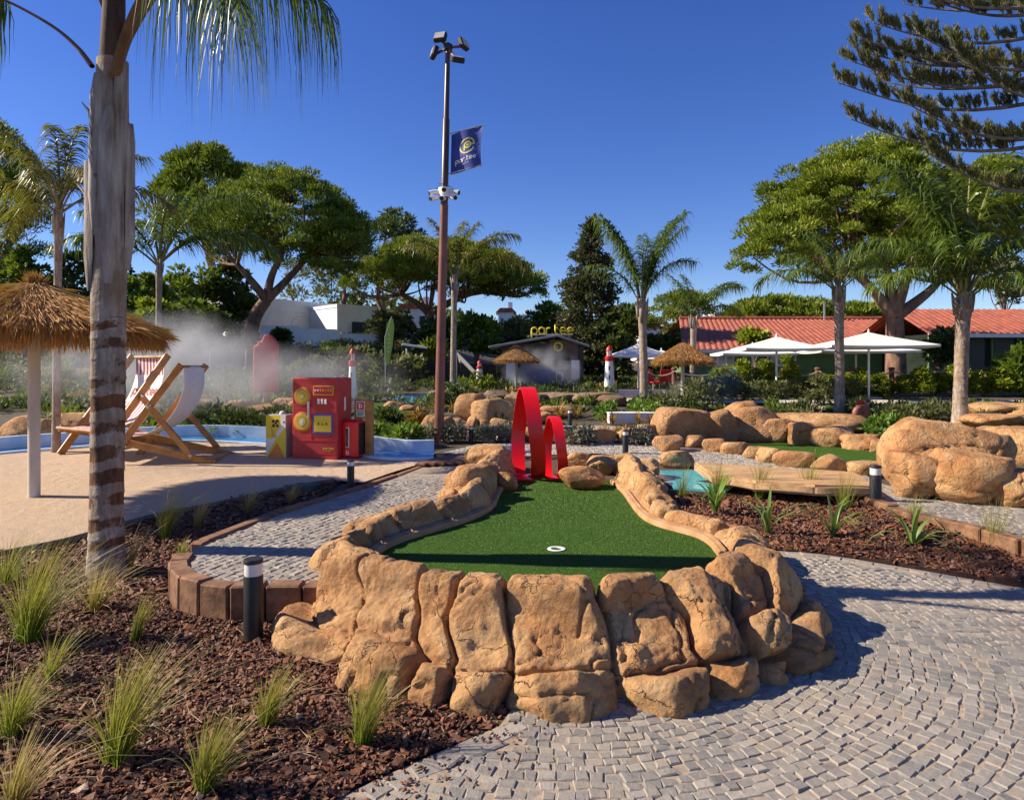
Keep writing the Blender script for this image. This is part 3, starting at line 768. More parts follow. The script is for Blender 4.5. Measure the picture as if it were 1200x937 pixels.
# further grooves along the two low arms
ulo = float(grv[0](.2)); uhi = float(grv[-1](.2))
rr = random.Random(3)
arms = []
u = ulo-.45
while u > .25: arms.append(u); u -= rr.uniform(.38, .75)
u = uhi+.5
while u < us[-1]-.25: arms.append(u); u += rr.uniform(.38, .8)
if us[0] == 0:
    for a in arms: grv.append(lambda v, a=a, k=rr.uniform(-.25, .25): a+k*(np.asarray(v)-.4))
grv.sort(key=lambda f: float(f(.3)))
wn = np.stack([U.ravel()*2.3, Vg.ravel()*3.2, U.ravel()*0], 1)
Uw = U+.05*vnoise(wn, 11).reshape(U.shape)+.02*vnoise(wn*3.1, 12).reshape(U.shape)
Vw = Vg+.030*vnoise(wn*1.1+7, 13).reshape(U.shape)+.012*vnoise(wn*3.3, 14).reshape(U.shape)
GC = np.stack([f(Vg) for f in grv], 0)                  # groove positions
colid = np.sum(Uw[None] > GC, 0)
dcol = np.min(np.abs(Uw[None]-GC), 0)
ncol = len(grv)+1
cid = np.zeros(U.shape, int); drow = np.full(U.shape, 9.0)
face_len = np.linalg.norm(np.diff(B, axis=1), axis=2).sum(1)[:, None]
k0 = [i for i, f in enumerate(grv) if abs(float(f(.2))-ulo) < 1e-6][0]
# heights (as profile parameter) at which each column of the front is split
SPL = {1: [.22], 2: [.30], 3: [.22], 4: [.24], 5: [.24], 6: [.21], 7: [.22], 8: [.20, .36], 9: [.26], 10: [.24]}
blocks = 0
for c in range(ncol):
    m = colid == c
    if not m.any(): continue
    sp = list(SPL.get(c-k0, [])) if 0 < c-k0 <= 10 else ([rr.choice([.30, .36, .42])] if rr.random() < .6 else [])
    b = np.zeros(U.shape, int)
    tilt = [rr.uniform(-.12, .12) for _ in sp]
    uc = U[m].mean()
    for s, tl in zip(sp, tilt):
        line = s+tl*(U-uc)
        b += (Vw > line)
        dd = np.abs(Vw-line)*face_len
        drow = np.where(m, np.minimum(drow, dd), drow)
    cid[m] = blocks+b[m]; blocks += len(sp)+1
dg = np.minimum(dcol, drow)
# relief: rounded blocks, deep joints, broken faces
n1 = fbm(pts*1.7, 3, 21).reshape(U.shape); n2 = billow(pts*4.2+3, 4, 31).reshape(U.shape); n3 = fbm(pts*13, 4, 41).reshape(U.shape)
bo_ = np.array([[rr.uniform(-40, 40) for _ in range(3)] for _ in range(blocks+1)])[cid].reshape(-1, 3)
n8 = fbm((pts+bo_)*np.array([8.5, 8.5, 6.5])-3, 3, 71, .5).reshape(U.shape)
n4 = fbm((pts+0)*np.array([3.2, 3.2, 5.5])+11, 2, 51).reshape(U.shape)
n5 = fbm((pts+bo_)*np.array([3.4, 3.4, 2.6])+5, 3, 61, .45).reshape(U.shape)
led = np.clip(np.abs(n4)*9, 0, 1)                       # narrow cracks inside blocks where n4 crosses zero
rb = np.array([rr.uniform(-.035, .04) for _ in range(blocks+1)])[cid]
# chipped planes: a different random plane set per block
pl = np.zeros(U.shape)
for bidx in range(blocks):
    m = cid == bidx
    if not m.any(): continue
    u0, v0 = U[m].mean(), Vg[m].mean(); best = np.full(m.sum(), 9.0)
    for q_ in range(9):
        aa = rr.uniform(0, 6.283); sl_ = rr.uniform(.05, .30) if q_ < 3 else rr.uniform(.6, 1.3); of_ = rr.uniform(-.01, .02) if q_ < 3 else rr.uniform(.06, .20)
        best = np.minimum(best, of_+sl_*(math.cos(aa)*(U[m]-u0)+math.sin(aa)*(Vg[m]-v0)*1.9))
    best = best-np.percentile(best, 60); pl[m] = np.clip(best, -.13, .08)
dg = np.minimum(dcol, drow*1.35); edge = 1-np.exp(-(dg/(.026+.011*vnoise(wn*2.2+3, 17).reshape(U.shape)))**1.7)
fade = np.clip((1-Vg)/.12, 0, 1)                        # calm towards the green
armf = np.where((U > ulo-.1) & (U < uhi+.2), 1.0, .62)
top_f = 1-.45*sstep(VT-.12, VT+.10, Vg)
disp = (-.105+.105*edge) + edge*(rb*.9+pl*1.0) + .035*n1 + .009*n2*edge + .012*n3 - .034*(1-led)*edge + .026*edge*(terr(n5, 3.0)-n5*.4) + .013*edge*(terr(n8, 2.6)-n8*.5)
disp -= .10*np.exp(-(dcol/.019)**2)+.055*np.exp(-(drow/.019)**2)
disp = disp*fade*armf*top_f
B2 = B+Nn*disp[..., None]
rock = thing('rock_border', 'tan sculpted sandstone rock border walling in the green of the nearest hole', 'rock border', (.35, 4.8, 0))
lo = np.array(rock.location)
fc = cid[:-1, :-1]
I = (np.arange(NU-1)[:, None]*NV+np.arange(NV-1)[None]);
Q = np.stack([I, I+NV, I+NV+1, I+1], -1)
if FLIP: Q = Q[..., ::-1]
flat = B2.reshape(-1, 3)-lo
# vertex normals of the whole shell, so that neighbouring blocks meet without a seam
for bidx in range(blocks):
    q = Q[fc == bidx]
    if len(q) < 4: continue
    uq, inv = np.unique(q, return_inverse=True)
    link('rock', mesh_np('rock', flat[uq], inv.reshape(-1, 4), M_rock, True), rock)
# smooth cement lip along the edge of the turf
lip = smooth_line(INNER, 10); nl = offs(lip, 0)
mb = MB()
lp = []
tgt = np.gradient(lip, axis=0); tgt /= np.linalg.norm(tgt, axis=1, keepdims=True)
nr = np.stack([tgt[:, 1], -tgt[:, 0]], 1)
s_ = np.sign(np.sum(nr*(lip-np.array([.35, 6.9])), 1)); nr = nr*np.sign(s_.sum())
prof = [(-.012, GZR-.08), (-.012, GZR+.045), (.0, GZR+.058), (.022, GZR+.060), (.04, GZR+.055), (.055, GZR+.08), (.10, GZR+.0)]
Vl = np.array([[lip[i, 0]+nr[i, 0]*o_, lip[i, 1]+nr[i, 1]*o_, z] for i in range(len(lip)) for o_, z in prof])-lo
m_ = len(prof); I = (np.arange(len(lip)-1)[:, None]*m_+np.arange(m_-1)[None]).ravel(); Ql = np.stack([I, I+m_, I+m_+1, I+1], -1)
link('lip', mesh_np('lip', Vl, Ql[:, ::-1], M_conc, True), rock)

# ------------------------------------------------------------------ free boulders
def unit_(a): return a/(np.linalg.norm(a, axis=-1, keepdims=True)+1e-9)
def boulder(name, parent, c, size, seed, mat=M_rock, sub=4, nplane=12, crack=.0, rz=None, rough=.05, sink=.12):
    """a worn, faceted boulder: a rounded polytope with noise and joints; c = middle of its base"""
    rs = np.random.default_rng(seed)
    bm = bmesh.new(); bmesh.ops.create_icosphere(bm, subdivisions=sub, radius=1)
    d = np.array([v.co for v in bm.verts]); Fc = np.array([[v.index for v in f.verts] for f in bm.faces]); bm.free()
    nn = rs.normal(size=(nplane, 3)); nn[0] = (rs.normal(0, .12), rs.normal(0, .12), 1); nn[1:, 2] *= .75; nn /= np.linalg.norm(nn, axis=1, keepdims=True)
    h = rs.uniform(.58, .98, nplane); h[0] = rs.uniform(.62, .8)
    dt = np.clip(d @ nn.T, .05, None); rr_ = h[None]/dt
    k = 34.0
    r = (np.sum(np.minimum(rr_, 3)**-k, 1)+1.0)**(-1/k)
    p = d*r[:, None]; p /= np.abs(p).max(0)
    s = np.array(size)
    q = p*s/2
    nc = 4 if s.max() < .8 else 7
    sdv = rs.normal(size=(nc, 3)); sdv[:, 2] *= .7; sdv = unit_(sdv)
    dw = d+.22*np.stack([fbm(d*1.8+seed+5*j_, 2, seed+j_) for j_ in range(3)], 1)
    ds = np.sort(np.linalg.norm(dw[:, None]-sdv[None], axis=2), axis=1); ci_ = np.argmin(np.linalg.norm(dw[:, None]-sdv[None], axis=2), axis=1)
    ge = ds[:, 1]-ds[:, 0]; off_ = rs.uniform(-.06, .05, nc)[ci_]*(1-np.exp(-(ge/.07)**2)); gq = np.exp(-(ge/.045)**1.3)
    q = q*(1+off_-gq*max(.07, crack))[:, None]
    t5 = fbm(q*np.array([2.6, 2.6, 3.4])/max(.5, s.max())**.4+seed, 3, seed+7, .45)
    nz = fbm(q*2.2+seed*3.1, 3, seed)[:, None]*.022+.055*(terr(t5, 2.6)-.4*t5)[:, None]+billow(q*5+seed, 3, seed+5)[:, None]*.018+fbm(q*14, 3, seed+9)[:, None]*.012
    q = q*(1+rough/.05*nz*.9*min(1.0, .9/max(.25, s.max())**.35))
    if crack > .2:
        cz = vnoise(q*np.array([1.2, 1.2, 1.9])*1.6/max(.4, s.max())**.5+seed, seed+2); c2 = vnoise(q*np.array([1.8, 1.8, 1.1])*1.5/max(.4, s.max())**.5+seed*2, seed+3)
        gr = np.exp(-(cz/.05)**2)+np.exp(-(c2/.045)**2)
        q = q*(1-crack*np.clip(gr, 0, 1)[:, None]/max(.5, s.max())**.3)
    a = rs.uniform(0, 6.28) if rz is None else rz
    ca, sa = math.cos(a), math.sin(a)
    q = np.stack([q[:, 0]*ca-q[:, 1]*sa, q[:, 0]*sa+q[:, 1]*ca, q[:, 2]], 1)
    q[:, 2] += s[2]/2-sink*s[2]
    me = mesh_np(name, q, Fc, mat, True)
    o = link(name, me, parent); lo_ = parent.location if parent else Vector()
    o.location = Vector(c)-Vector(lo_)
    return o
def rock_px(parent, x0, x1, y0, y1, seed, mat=M_rock, depth=.8, sub=4, crack=.1, base=None, rz=0.0, nplane=12):
    """boulder that fills the box x0..x1, y0..y1 of the photograph, foot on the terrain"""
    b = at((x0+x1)/2, y1) if base is None else P((x0+x1)/2, y1, base)
    wd = (x1-x0)/F*b.y; h = (y1-y0)/F*b.y
    c = Vector((b.x*(1+wd*depth*.35/b.y), b.y+wd*depth*.35, b.z))
    return boulder('rock', parent, c, (wd*1.16, wd*depth*1.2, h*1.20), seed, mat, sub, nplane, crack, rz, sink=.14)
# rocks beside the red loops, at the two ends of the border
t = thing('rock_pile', 'low pile of tan boulders right of the red loops, behind the putting green', 'rocks', P(700,568,.25))
for i, (a, b, c, d) in enumerate([(655,708,546,572),(662,696,528,552),(690,730,532,556),(716,748,530,556),(735,776,533,560),(752,772,545,562)]): rock_px(t, a, b, c, d, 100+i, base=.27, depth=.75)
t = thing('rock_pile', 'tan boulders left of the red loops, between the plank crossing and the green', 'rocks', P(560,570,.25))
for i, (a, b, c, d) in enumerate([(531,580,541,585),(548,598,519,552),(566,600,530,558),(584,606,553,572)]): rock_px(t, a, b, c, d, 120+i, base=.28, depth=.8)
# outcrop left of the loops
t = thing('rock_outcrop', 'long orange rock outcrop behind the lamp post, tallest at its right end', 'rocks', at(545,512))
for i, (a, b, c, d) in enumerate([(535,575,459,497),(556,604,466,500),(496,522,485,514),(510,532,486,514),(528,546,487,514),(544,560,489,515),(558,578,488,515),(576,598,487,516),(594,606,490,516),(486,502,486,508),(548,600,480,500)]): rock_px(t, a, b, c, d, 140+i, depth=.7, mat=M_rock_red if i % 3 == 0 else M_rock)
t = thing('rock_outcrop', 'low tan rock ledge behind the red loops, in front of the hut', 'rocks', at(640,490))
for i, (a, b, c, d) in enumerate([(606,640,472,489),(630,676,474,490),(616,650,480,497),(640,690,499,520),(612,645,499,519),(682,726,500,520),(722,752,500,520),(744,772,497,519)]): rock_px(t, a, b, c, d, 160+i, depth=.7)
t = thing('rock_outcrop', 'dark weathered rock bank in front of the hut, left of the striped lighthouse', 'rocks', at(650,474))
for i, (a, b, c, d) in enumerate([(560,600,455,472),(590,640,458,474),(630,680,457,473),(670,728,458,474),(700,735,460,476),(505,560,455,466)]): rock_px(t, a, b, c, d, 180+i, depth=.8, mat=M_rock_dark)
t = thing('rock_outcrop', 'row of big orange boulders behind the wooden bridge, under the straw parasol', 'rocks', at(850,522))
for i, (a, b, c, d) in enumerate([(767,832,470,520),(822,864,477,520),(853,918,473,518),(892,936,486,520),(768,800,508,530),(926,960,490,524),(950,1000,496,526),(985,1030,506,532),(1018,1046,513,536),(905,1010,486,506),(846,900,469,492),(1130,1200,485,505)]): rock_px(t, a, b, c, d, 200+i, depth=.75, mat=M_rock_red if i < 6 else M_rock, crack=.12)
t = thing('rock_kerb', 'row of low rounded kerb rocks along the front of the narrow fairway on the right', 'rocks', at(900,535))
for i, (a, b, c, d) in enumerate([(818,852,513,530),(846,878,518,533),(872,898,521,538),(888,918,525,543),(910,960,527,549),(950,1000,533,556),(992,1036,538,560),(800,825,508,524)]): rock_px(t, a, b, c, d, 230+i, depth=.6, crack=.05)
t = thing('boulder', 'biggest tan boulder, cracked into blocks, behind the bollard of the right bed', 'boulder', P(1120,585,.31))
for i, (a, b, c, d) in enumerate([(1042,1170,487,580),(1032,1112,526,583),(1088,1192,522,589),(1130,1186,508,550),(1160,1225,546,594)]): rock_px(t, a, b, c, d, 260+i, depth=.8, sub=5, base=.31, crack=.13, nplane=10)
t = thing('boulder', 'tan boulder at the right edge, partly hidden by the biggest boulder', 'boulder', at(1185,530))
for i, (a, b, c, d) in enumerate([(1150,1240,495,545),(1190,1260,500,540)]): rock_px(t, a, b, c, d, 280+i, depth=.8)
t = thing('rock_outcrop', 'pale rock ledge beyond the thick palm on the right edge', 'rocks', at(1170,490))
for i, (a, b, c, d) in enumerate([(1138,1200,470,492),(1180,1260,472,496),(1130,1175,482,500),(1066,1100,470,482)]): rock_px(t, a, b, c, d, 290+i, depth=.8)
t = thing('rock_outcrop', 'mist veiled rocks along the planted bank between the deckchairs and the red machine', 'rocks', at(300,482))
for i, (a, b, c, d) in enumerate([(294,328,472,484),(322,352,466,483),(338,368,468,484),(270,300,466,480),(212,262,466,483),(230,280,474,486),(452,476,470,480),(470,490,474,484),(482,502,478,490),(0,45,487,520),(38,75,486,518),(66,110,484,516)]): rock_px(t, a, b, c, d, 310+i, depth=.8)
# wooden-looking slab bridge over the turquoise pool
t = thing('slab_bridge', 'thick tan wood grained slab crossing the turquoise pool to the narrow fairway', 'bridge', P(915,575,.28))
M_slab = pm('carved_slab', (.58,.37,.18), (.36,.19,.08), 2.2, .8, .012, 9, stretch=(1,6,6), world=True, detail=9)
A = [P(813,541,.50), P(868,545,.50), P(1000,552,.50), P(1030,570,.48), P(955,569,.48), P(885,563,.48), P(835,556,.48)]
lo_ = t.location
bm = bmesh.new(); n = 7
top = [bm.verts.new(p) for p in A]; bot = [bm.verts.new((p.x, p.y, p.z-.14)) for p in A]
bm.faces.new(top); bm.faces.new(bot[::-1])
for i in range(n): bm.faces.new([top[i], bot[i], bot[(i+1) % n], top[(i+1) % n]])
bmesh.ops.recalc_face_normals(bm, faces=bm.faces[:])
bmesh.ops.bevel(bm, geom=bm.edges[:], offset=.03, segments=2, affect='EDGES')
bmesh.ops.triangulate(bm, faces=bm.faces[:]); bmesh.ops.subdivide_edges(bm, edges=bm.edges[:], cuts=3, use_grid_fill=True)
q = np.array([v.co for v in bm.verts]); dz = fbm(q*np.array([2, 5, 3]), 4, 77)*.02
for v, z in zip(bm.verts, dz): v.co.z += z; v.co -= lo_
me = bpy.data.meshes.new('slab'); bm.to_mesh(me); bm.free(); me.materials.append(M_slab)
me.polygons.foreach_set('use_smooth', [True]*len(me.polygons)); me.set_sharp_from_angle(angle=R(40)); link('slab', me, t)
for i, (a, b, c, d) in enumerate([(880,916,560,576),(905,935,562,575)]):
    rock_px(t, a, b, c, d, 340+i, base=.27, depth=.7)
# flat stepping stone at the pool's edge
rock_px(thing('boulder', 'small flat topped tan rock at the left shore of the turquoise pool', 'boulder', P(792,548,.28)), 772, 812, 528, 548, 352, base=.28, depth=.6)
# ------------------------------------------------------------------ foliage builders
rng = np.random.default_rng(21)
def unit(a): return a/(np.linalg.norm(a, axis=-1, keepdims=True)+1e-9)
def kites(p, d, L, W, rg, droop=0.0):
    """leaf-sized kites at p pointing along d"""
    n = len(p); d = unit(d); s = unit(np.cross(d, rg.normal(size=(n, 3))))
    L = np.broadcast_to(L, n)[:, None]; W = np.broadcast_to(W, n)[:, None]
    m = p+d*L*.55; m[:, 2] -= droop*L[:, 0]*.2
    t = p+d*L; t[:, 2] -= droop*L[:, 0]*.6
    V = np.stack([p, m+s*W*.5, t, m-s*W*.5], 1)
    return V
def kmesh(name, V, mat):
    n = len(V); return mesh_np(name, V.reshape(-1, 3), np.arange(n*4).reshape(n, 4), mat, False, np.tile([0., .5, 1., .5], n))
def clump_cloud(cen, rad, per, rg, L, W, flat=.75, up=.3, under=.25):
    """leaves over the surface of many small rounded clumps"""
    n = len(cen); C = np.repeat(cen, per, 0); Rr = np.repeat(np.broadcast_to(rad, n), per)
    d = unit(rg.normal(size=(n*per, 3))); d[:, 2] = np.where(d[:, 2] < -under, -d[:, 2], d[:, 2])
    p = C+d*np.array([1, 1, flat])*(Rr*rg.uniform(.45, 1.05, n*per))[:, None]
    dd = d+rg.normal(0, .45, (n*per, 3)); dd[:, 2] += up
    return kites(p, dd, L*rg.uniform(.7, 1.3, n*per), W*rg.uniform(.7, 1.3, n*per), rg)
M_bark = pm('grey_bark', (.27,.21,.16), (.12,.085,.06), 5, .9, .03, 14, stretch=(1,1,.35), world=True, detail=9)
M_pbark = pm('pine_bark', (.30,.17,.11), (.11,.06,.04), 4, .92, .05, 9, stretch=(1,1,.4), world=True, detail=9)
M_pale = pm('pale_bark', (.42,.34,.26), (.24,.18,.13), 4, .9, .03, 12, stretch=(1,1,.4), world=True, detail=9)
M_pine = leafm('pine_needles', [(.04,.07,.008), (.10,.15,.013), (.185,.235,.02), (.28,.31,.032)], .6, .22)
M_pine2 = leafm('bright_pine_needles', [(.05,.085,.008), (.13,.18,.013), (.23,.275,.02), (.33,.34,.035)], .6, .25)
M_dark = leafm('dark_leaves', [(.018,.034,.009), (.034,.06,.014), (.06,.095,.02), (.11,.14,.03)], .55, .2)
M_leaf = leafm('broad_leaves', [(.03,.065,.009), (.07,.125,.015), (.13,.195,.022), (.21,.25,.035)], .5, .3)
M_olive = leafm('olive_leaves', [(.055,.065,.025), (.10,.11,.04), (.16,.16,.06), (.22,.20,.09)], .6, .25)
M_conif = leafm('conifer_needles', [(.018,.026,.012), (.040,.048,.020), (.075,.075,.034), (.13,.115,.06)], .65, .15)
M_yel = leafm('yellow_green_leaves', [(.07,.11,.010), (.16,.21,.016), (.28,.31,.022), (.42,.38,.04)], .5, .4)
M_grey = leafm('grey_leaves', [(.14,.13,.10), (.21,.20,.15), (.29,.265,.20), (.36,.32,.25)], .7, .2)
M_rust = leafm('rusty_blades', [(.16,.055,.015), (.30,.13,.03), (.40,.22,.05), (.26,.20,.05)], .6, .3)
M_lowg = leafm('low_green', [(.05,.10,.012), (.10,.19,.02), (.17,.27,.03), (.24,.32,.05)], .55, .3)

def limb(mb, a, b, r0, r1, sag, rs, n=6, sides=7):
    a = np.array(a, float); b = np.array(b, float); pts = []; rad = []
    off = rs.normal(0, .06*np.linalg.norm(b-a), 3)
    for i in range(n+1):
        t = i/n; q = a+(b-a)*t; q = q+off*math.sin(math.pi*t); q[2] += sag*math.sin(math.pi*t)*np.linalg.norm(b-a)
        pts.append(tuple(q)); rad.append(r0+(r1-r0)*t**.8)
    mb.tube(pts, rad, sides, cap=False)
    return [np.array(p) for p in pts]
def umbrella_pine(label, base, forks, lobes, seed, mat, nb=40, tr=.35, bark=None, L=.21, W=.066, per=120, crad=.62, group=None, name='umbrella_pine', under=.25, dens=2.9):
    """base, fork points and crown lobes (centre, radii) in world space"""
    rs = np.random.default_rng(seed); base = Vector(base)
    t = thing(name, label, 'pine tree', base, 0, group)
    cen = []
    for c, r in lobes:
        c = np.array(c); r = np.array(r); n = max(10, int(dens*r[0]*r[1]/crad**2*1.2)+int(dens*.9*r[2]*(r[0]+r[1])/2/crad**2))
        th = rs.uniform(0, 6.283, n); q = np.sqrt(rs.uniform(0, 1, n)); z = np.sqrt(np.clip(1-q**2, 0, 1))
        inner = rs.uniform(0, 1, n) < .30
        z = np.where(inner, z*rs.uniform(.0, .8, n), z)+rs.normal(0, .06, n)
        wob = 1+.16*np.sin(th*3+seed)+.10*np.sin(th*7+seed*2)
        cen.append(np.stack([c[0]+q*r[0]*np.cos(th)*wob, c[1]+q*r[1]*np.sin(th)*wob, c[2]+z*r[2]], 1))
    cen = np.concatenate(cen); rad = crad*rs.uniform(.6, 1.25, len(cen))
    V = clump_cloud(cen, rad, int(per*1.32), rs, L, W, .62, .6, under)
    link('crown', kmesh('crown', V-np.array(base), mat), t)
    mb = MB(); b = np.array(base); f0 = np.array(forks[0])
    prev = limb(mb, b, f0, tr*1.15, tr*.85, .0, rs, 8, 10)
    tops = [f0]
    for f in forks[1:]:
        limb(mb, f0, f, tr*.75, tr*.38, .04, rs, 6, 8); tops.append(np.array(f))
    pick = rs.choice(len(cen), min(int(nb*.75), len(cen)), replace=False)
    for i in pick:
        c = cen[i]; d = [np.linalg.norm((c-q)[:2])+.3*abs(c[2]-q[2]) for q in tops]; q = tops[int(np.argmin(d))]
        limb(mb, q, c-np.array([0, 0, .25]), tr*.26, .03, -.06, rs, 6, 5)
    mb.build('trunk', bark or M_pbark, t, smooth='all', world=True)
    return t
def leafy_tree(label, base, cz, r, seed, mat, per=110, crad=.55, L=.24, W=.13, name='leafy_tree', cat='tree', group=None, trunk=True, tr=.16, dens=1.0, flat=.8):
    """base on the terrain, crown an uneven ellipsoid of leaf clumps whose middle is cz above the base"""
    rs = np.random.default_rng(seed); t = thing(name, label, cat, base, 0, group); r = np.array(r, float)
    n = max(8, int(dens*9*(r[0]*r[2]+r[1]*r[2]+r[0]*r[1])/3/crad**2/3))
    d = unit(rs.normal(size=(n, 3))); k = rs.uniform(.35, 1.0, n)**.5
    k = k*(1+.22*vnoise(d*1.7+seed, seed))
    cen = d*r*k[:, None]+np.array([0, 0, cz])
    cen[:, 2] = np.maximum(cen[:, 2], .15)
    V = clump_cloud(cen, crad*rs.uniform(.6, 1.2, n), per, rs, L, W, flat, .2, .6)
    link('crown' if trunk else 'leaves', kmesh('crown', V, mat), t)
    if trunk:
        mb = MB(); top = np.array([0, 0, cz*.7])
        limb(mb, (0, 0, -.1), top, tr, tr*.6, 0, rs, 5, 8)
        for i in rs.choice(n, min(n, 9), replace=False): limb(mb, top*rs.uniform(.6, 1), cen[i]*.9+np.array([0, 0, cz*.08]), tr*.4, .02, .03, rs, 4, 5)
        mb.build('trunk', M_bark, t, smooth='all')
    return t
def crown_px(x0, x1, y0, y1, Y, dep=.8):
    """ellipsoid lobe that fills the box of the photograph at distance Y; y1 is the flat underside"""
    c = D((x0+x1)/2, y1, Y); rx = (x1-x0)/2*Y/F; rz = (y1-y0)*Y/F
    return ((c.x, c.y, c.z), (rx*.93, rx*dep, rz*.92))

# --- pines
umbrella_pine('wide domed umbrella pine with a leaning forked trunk in front of the white villa', gp(292,37), [D(312,352,37), D(278,310,36), D(330,300,37), D(365,296,37.5)],
    [crown_px(236,434,206,296,37), crown_px(350,440,240,318,36), crown_px(228,320,235,300,38)], 11, M_pine, 55, .37, per=170, crad=.66)
umbrella_pine('flat topped umbrella pine on fan shaped branches behind the lamp post', gp(520,42), [D(503,368,42), D(470,345,42), D(540,350,42), D(590,345,42)],
    [crown_px(418,632,290,338,42), crown_px(430,560,283,330,43), crown_px(560,634,312,348,41)], 12, M_pine2, 75, .32, per=150, crad=.62)
umbrella_pine('big right hand pine with orange limbs behind the palm beside the white parasol', gp(1050,27), [D(1048,372,27), D(1000,320,27), D(1035,300,27), D(1075,290,27), D(1100,330,28)],
    [crown_px(890,1135,178,282,27), crown_px(866,962,250,312,26), crown_px(960,1120,240,322,27.5), crown_px(1080,1230,190,300,28)], 13, M_pine2, 70, .36, per=185, crad=.5, L=.175, W=.055)
umbrella_pine('small umbrella pine on pale forked limbs between the two slender palms', gp(785,46), [D(783,398,46), D(768,378,46), D(795,375,46)],
    [crown_px(752,842,345,384,46), crown_px(722,775,360,392,47)], 14, M_pine, 26, .34, M_pale, per=120, crad=.6)
umbrella_pine('low flat pine crown showing just above the red tiled roof', gp(905,62), [D(905,385,62), D(880,378,62)],
    [crown_px(846,978,354,380,62), crown_px(960,1060,362,380,64)], 15, M_pine2, 12, .3, per=120, crad=.8, L=.45, W=.14)
umbrella_pine('dark pine at the left edge, above the straw parasol', gp(-10,36), [D(-8,330,36), D(10,290,36), D(-40,280,36)],
    [crown_px(-90,48,140,280,36), crown_px(-60,60,200,300,35)], 16, M_pine, 20, .4, per=130, crad=.8)
umbrella_pine('ragged tall pine rising behind the domed umbrella pine', gp(245,52), [D(245,300,52), D(225,240,52), D(265,230,52)],
    [crown_px(196,292,176,232,52), crown_px(180,250,205,262,51), crown_px(250,310,200,250,53)], 17, M_pine, 20, .35, per=110, crad=.85, L=.42, W=.13, under=.7)
umbrella_pine('slender pine behind the white villa, left of the lamp post', gp(402,56), [D(404,345,56), D(398,300,56)],
    [crown_px(368,432,268,345,56), crown_px(352,400,300,350,57)], 18, M_olive, 14, .2, per=70, crad=.85, L=.4, W=.12, under=.9, dens=1.3)
umbrella_pine('thin open crowned pine on the skyline left of the palm fronds', gp(462,60), [D(442,352,60), D(452,280,60), D(480,270,60)],
    [crown_px(436,494,250,284,60)], 19, M_dark, 12, .22, per=60, crad=.6, L=.4, W=.13, under=.9, dens=1.6)
for i, (lab, x0, x1, y0, y1, Y) in enumerate([('open pine with bare trunks against the sky, between the two big umbrella pines', 325, 372, 300, 352, 58), ('sparse pine behind the roof terrace of the white villa', 430, 470, 296, 352, 57)]):
    umbrella_pine(lab, gp((x0+x1)/2, Y), [D((x0+x1)/2, y1+10, Y), D(x0+10, y0+20, Y)], [crown_px(x0, x1, y0, y1, Y)], 30+i, M_olive, 14, .16, per=30, crad=.7, L=.4, W=.12, under=.9, dens=1.2)
# --- broadleaf trees and bushes behind the garden
LT = [  # label, x0, x1, y0, y1, Y, material
 ('rounded bright green tree behind the thin palm, left of the domed pine', 140, 198, 315, 390, 33, M_leaf),
 ('dark dense tree under the left side of the domed pine', 190, 262, 300, 400, 40, M_leaf),
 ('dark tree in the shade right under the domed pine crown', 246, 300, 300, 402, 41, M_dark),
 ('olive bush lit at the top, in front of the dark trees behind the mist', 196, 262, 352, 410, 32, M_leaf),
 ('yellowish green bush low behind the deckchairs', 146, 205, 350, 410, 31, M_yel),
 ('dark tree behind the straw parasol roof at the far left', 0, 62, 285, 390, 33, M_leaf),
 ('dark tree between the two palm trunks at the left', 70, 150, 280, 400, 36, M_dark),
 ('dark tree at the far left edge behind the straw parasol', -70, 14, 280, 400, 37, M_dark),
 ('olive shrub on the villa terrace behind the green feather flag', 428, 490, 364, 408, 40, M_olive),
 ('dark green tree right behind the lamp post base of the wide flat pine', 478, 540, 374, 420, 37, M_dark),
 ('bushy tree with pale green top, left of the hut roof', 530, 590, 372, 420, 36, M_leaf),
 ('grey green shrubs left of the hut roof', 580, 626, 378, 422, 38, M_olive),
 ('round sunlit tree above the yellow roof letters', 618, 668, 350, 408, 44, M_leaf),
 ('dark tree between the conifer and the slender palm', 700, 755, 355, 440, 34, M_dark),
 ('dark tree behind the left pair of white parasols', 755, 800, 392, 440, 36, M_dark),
 ('low olive hedge above the left white parasol', 770, 815, 385, 408, 40, M_olive),
 ('green bush above the middle white parasol, against the red roof', 872, 897, 386, 412, 31, M_yel),
 ('dark ivy covered bush against the clubhouse, left of the thick palm', 1092, 1122, 385, 440, 27, M_dark),
 ('tall olive tree beyond the red roof at the right edge', 1140, 1215, 295, 362, 50, M_olive),
 ('bushy shrub at the right edge in front of the clubhouse', 1170, 1240, 400, 470, 24, M_leaf),
 ('dark trees to the left of the domed pine, half in mist', 250, 305, 402, 440, 34, M_olive),
 ('dark shrub on the bank below the villa wall', 322, 334, 392, 404, 36, M_dark),
 ('dark shrub on the bank left of the small lighthouse', 395, 440, 408, 440, 31, M_olive),
 ('dark hedge behind the red machine, below the villa wall', 330, 400, 424, 455, 29, M_olive),
 ('dark hedge to the right of the small striped lighthouse', 420, 500, 420, 452, 30, M_olive),
 ('bright yellow shrub on the lamp post line, left of the white shade sails', 500, 516, 398, 425, 33, M_yel),
]
for i, (lab, x0, x1, y0, y1, Y, m) in enumerate(LT):
    b = gp((x0+x1)/2, Y); zt = D(0, y0, Y).z; zb = D(0, y1, Y).z; rz = (zt-zb)/2; rx = (x1-x0)/2*Y/F
    leafy_tree(lab, b, (zt+zb)/2-b.z, (rx*.85, rx*.8, rz*.85), 400+i, m, crad=max(.35, rx*.28), L=.22+.005*Y*.5, W=.15, dens=1.25, per=95)
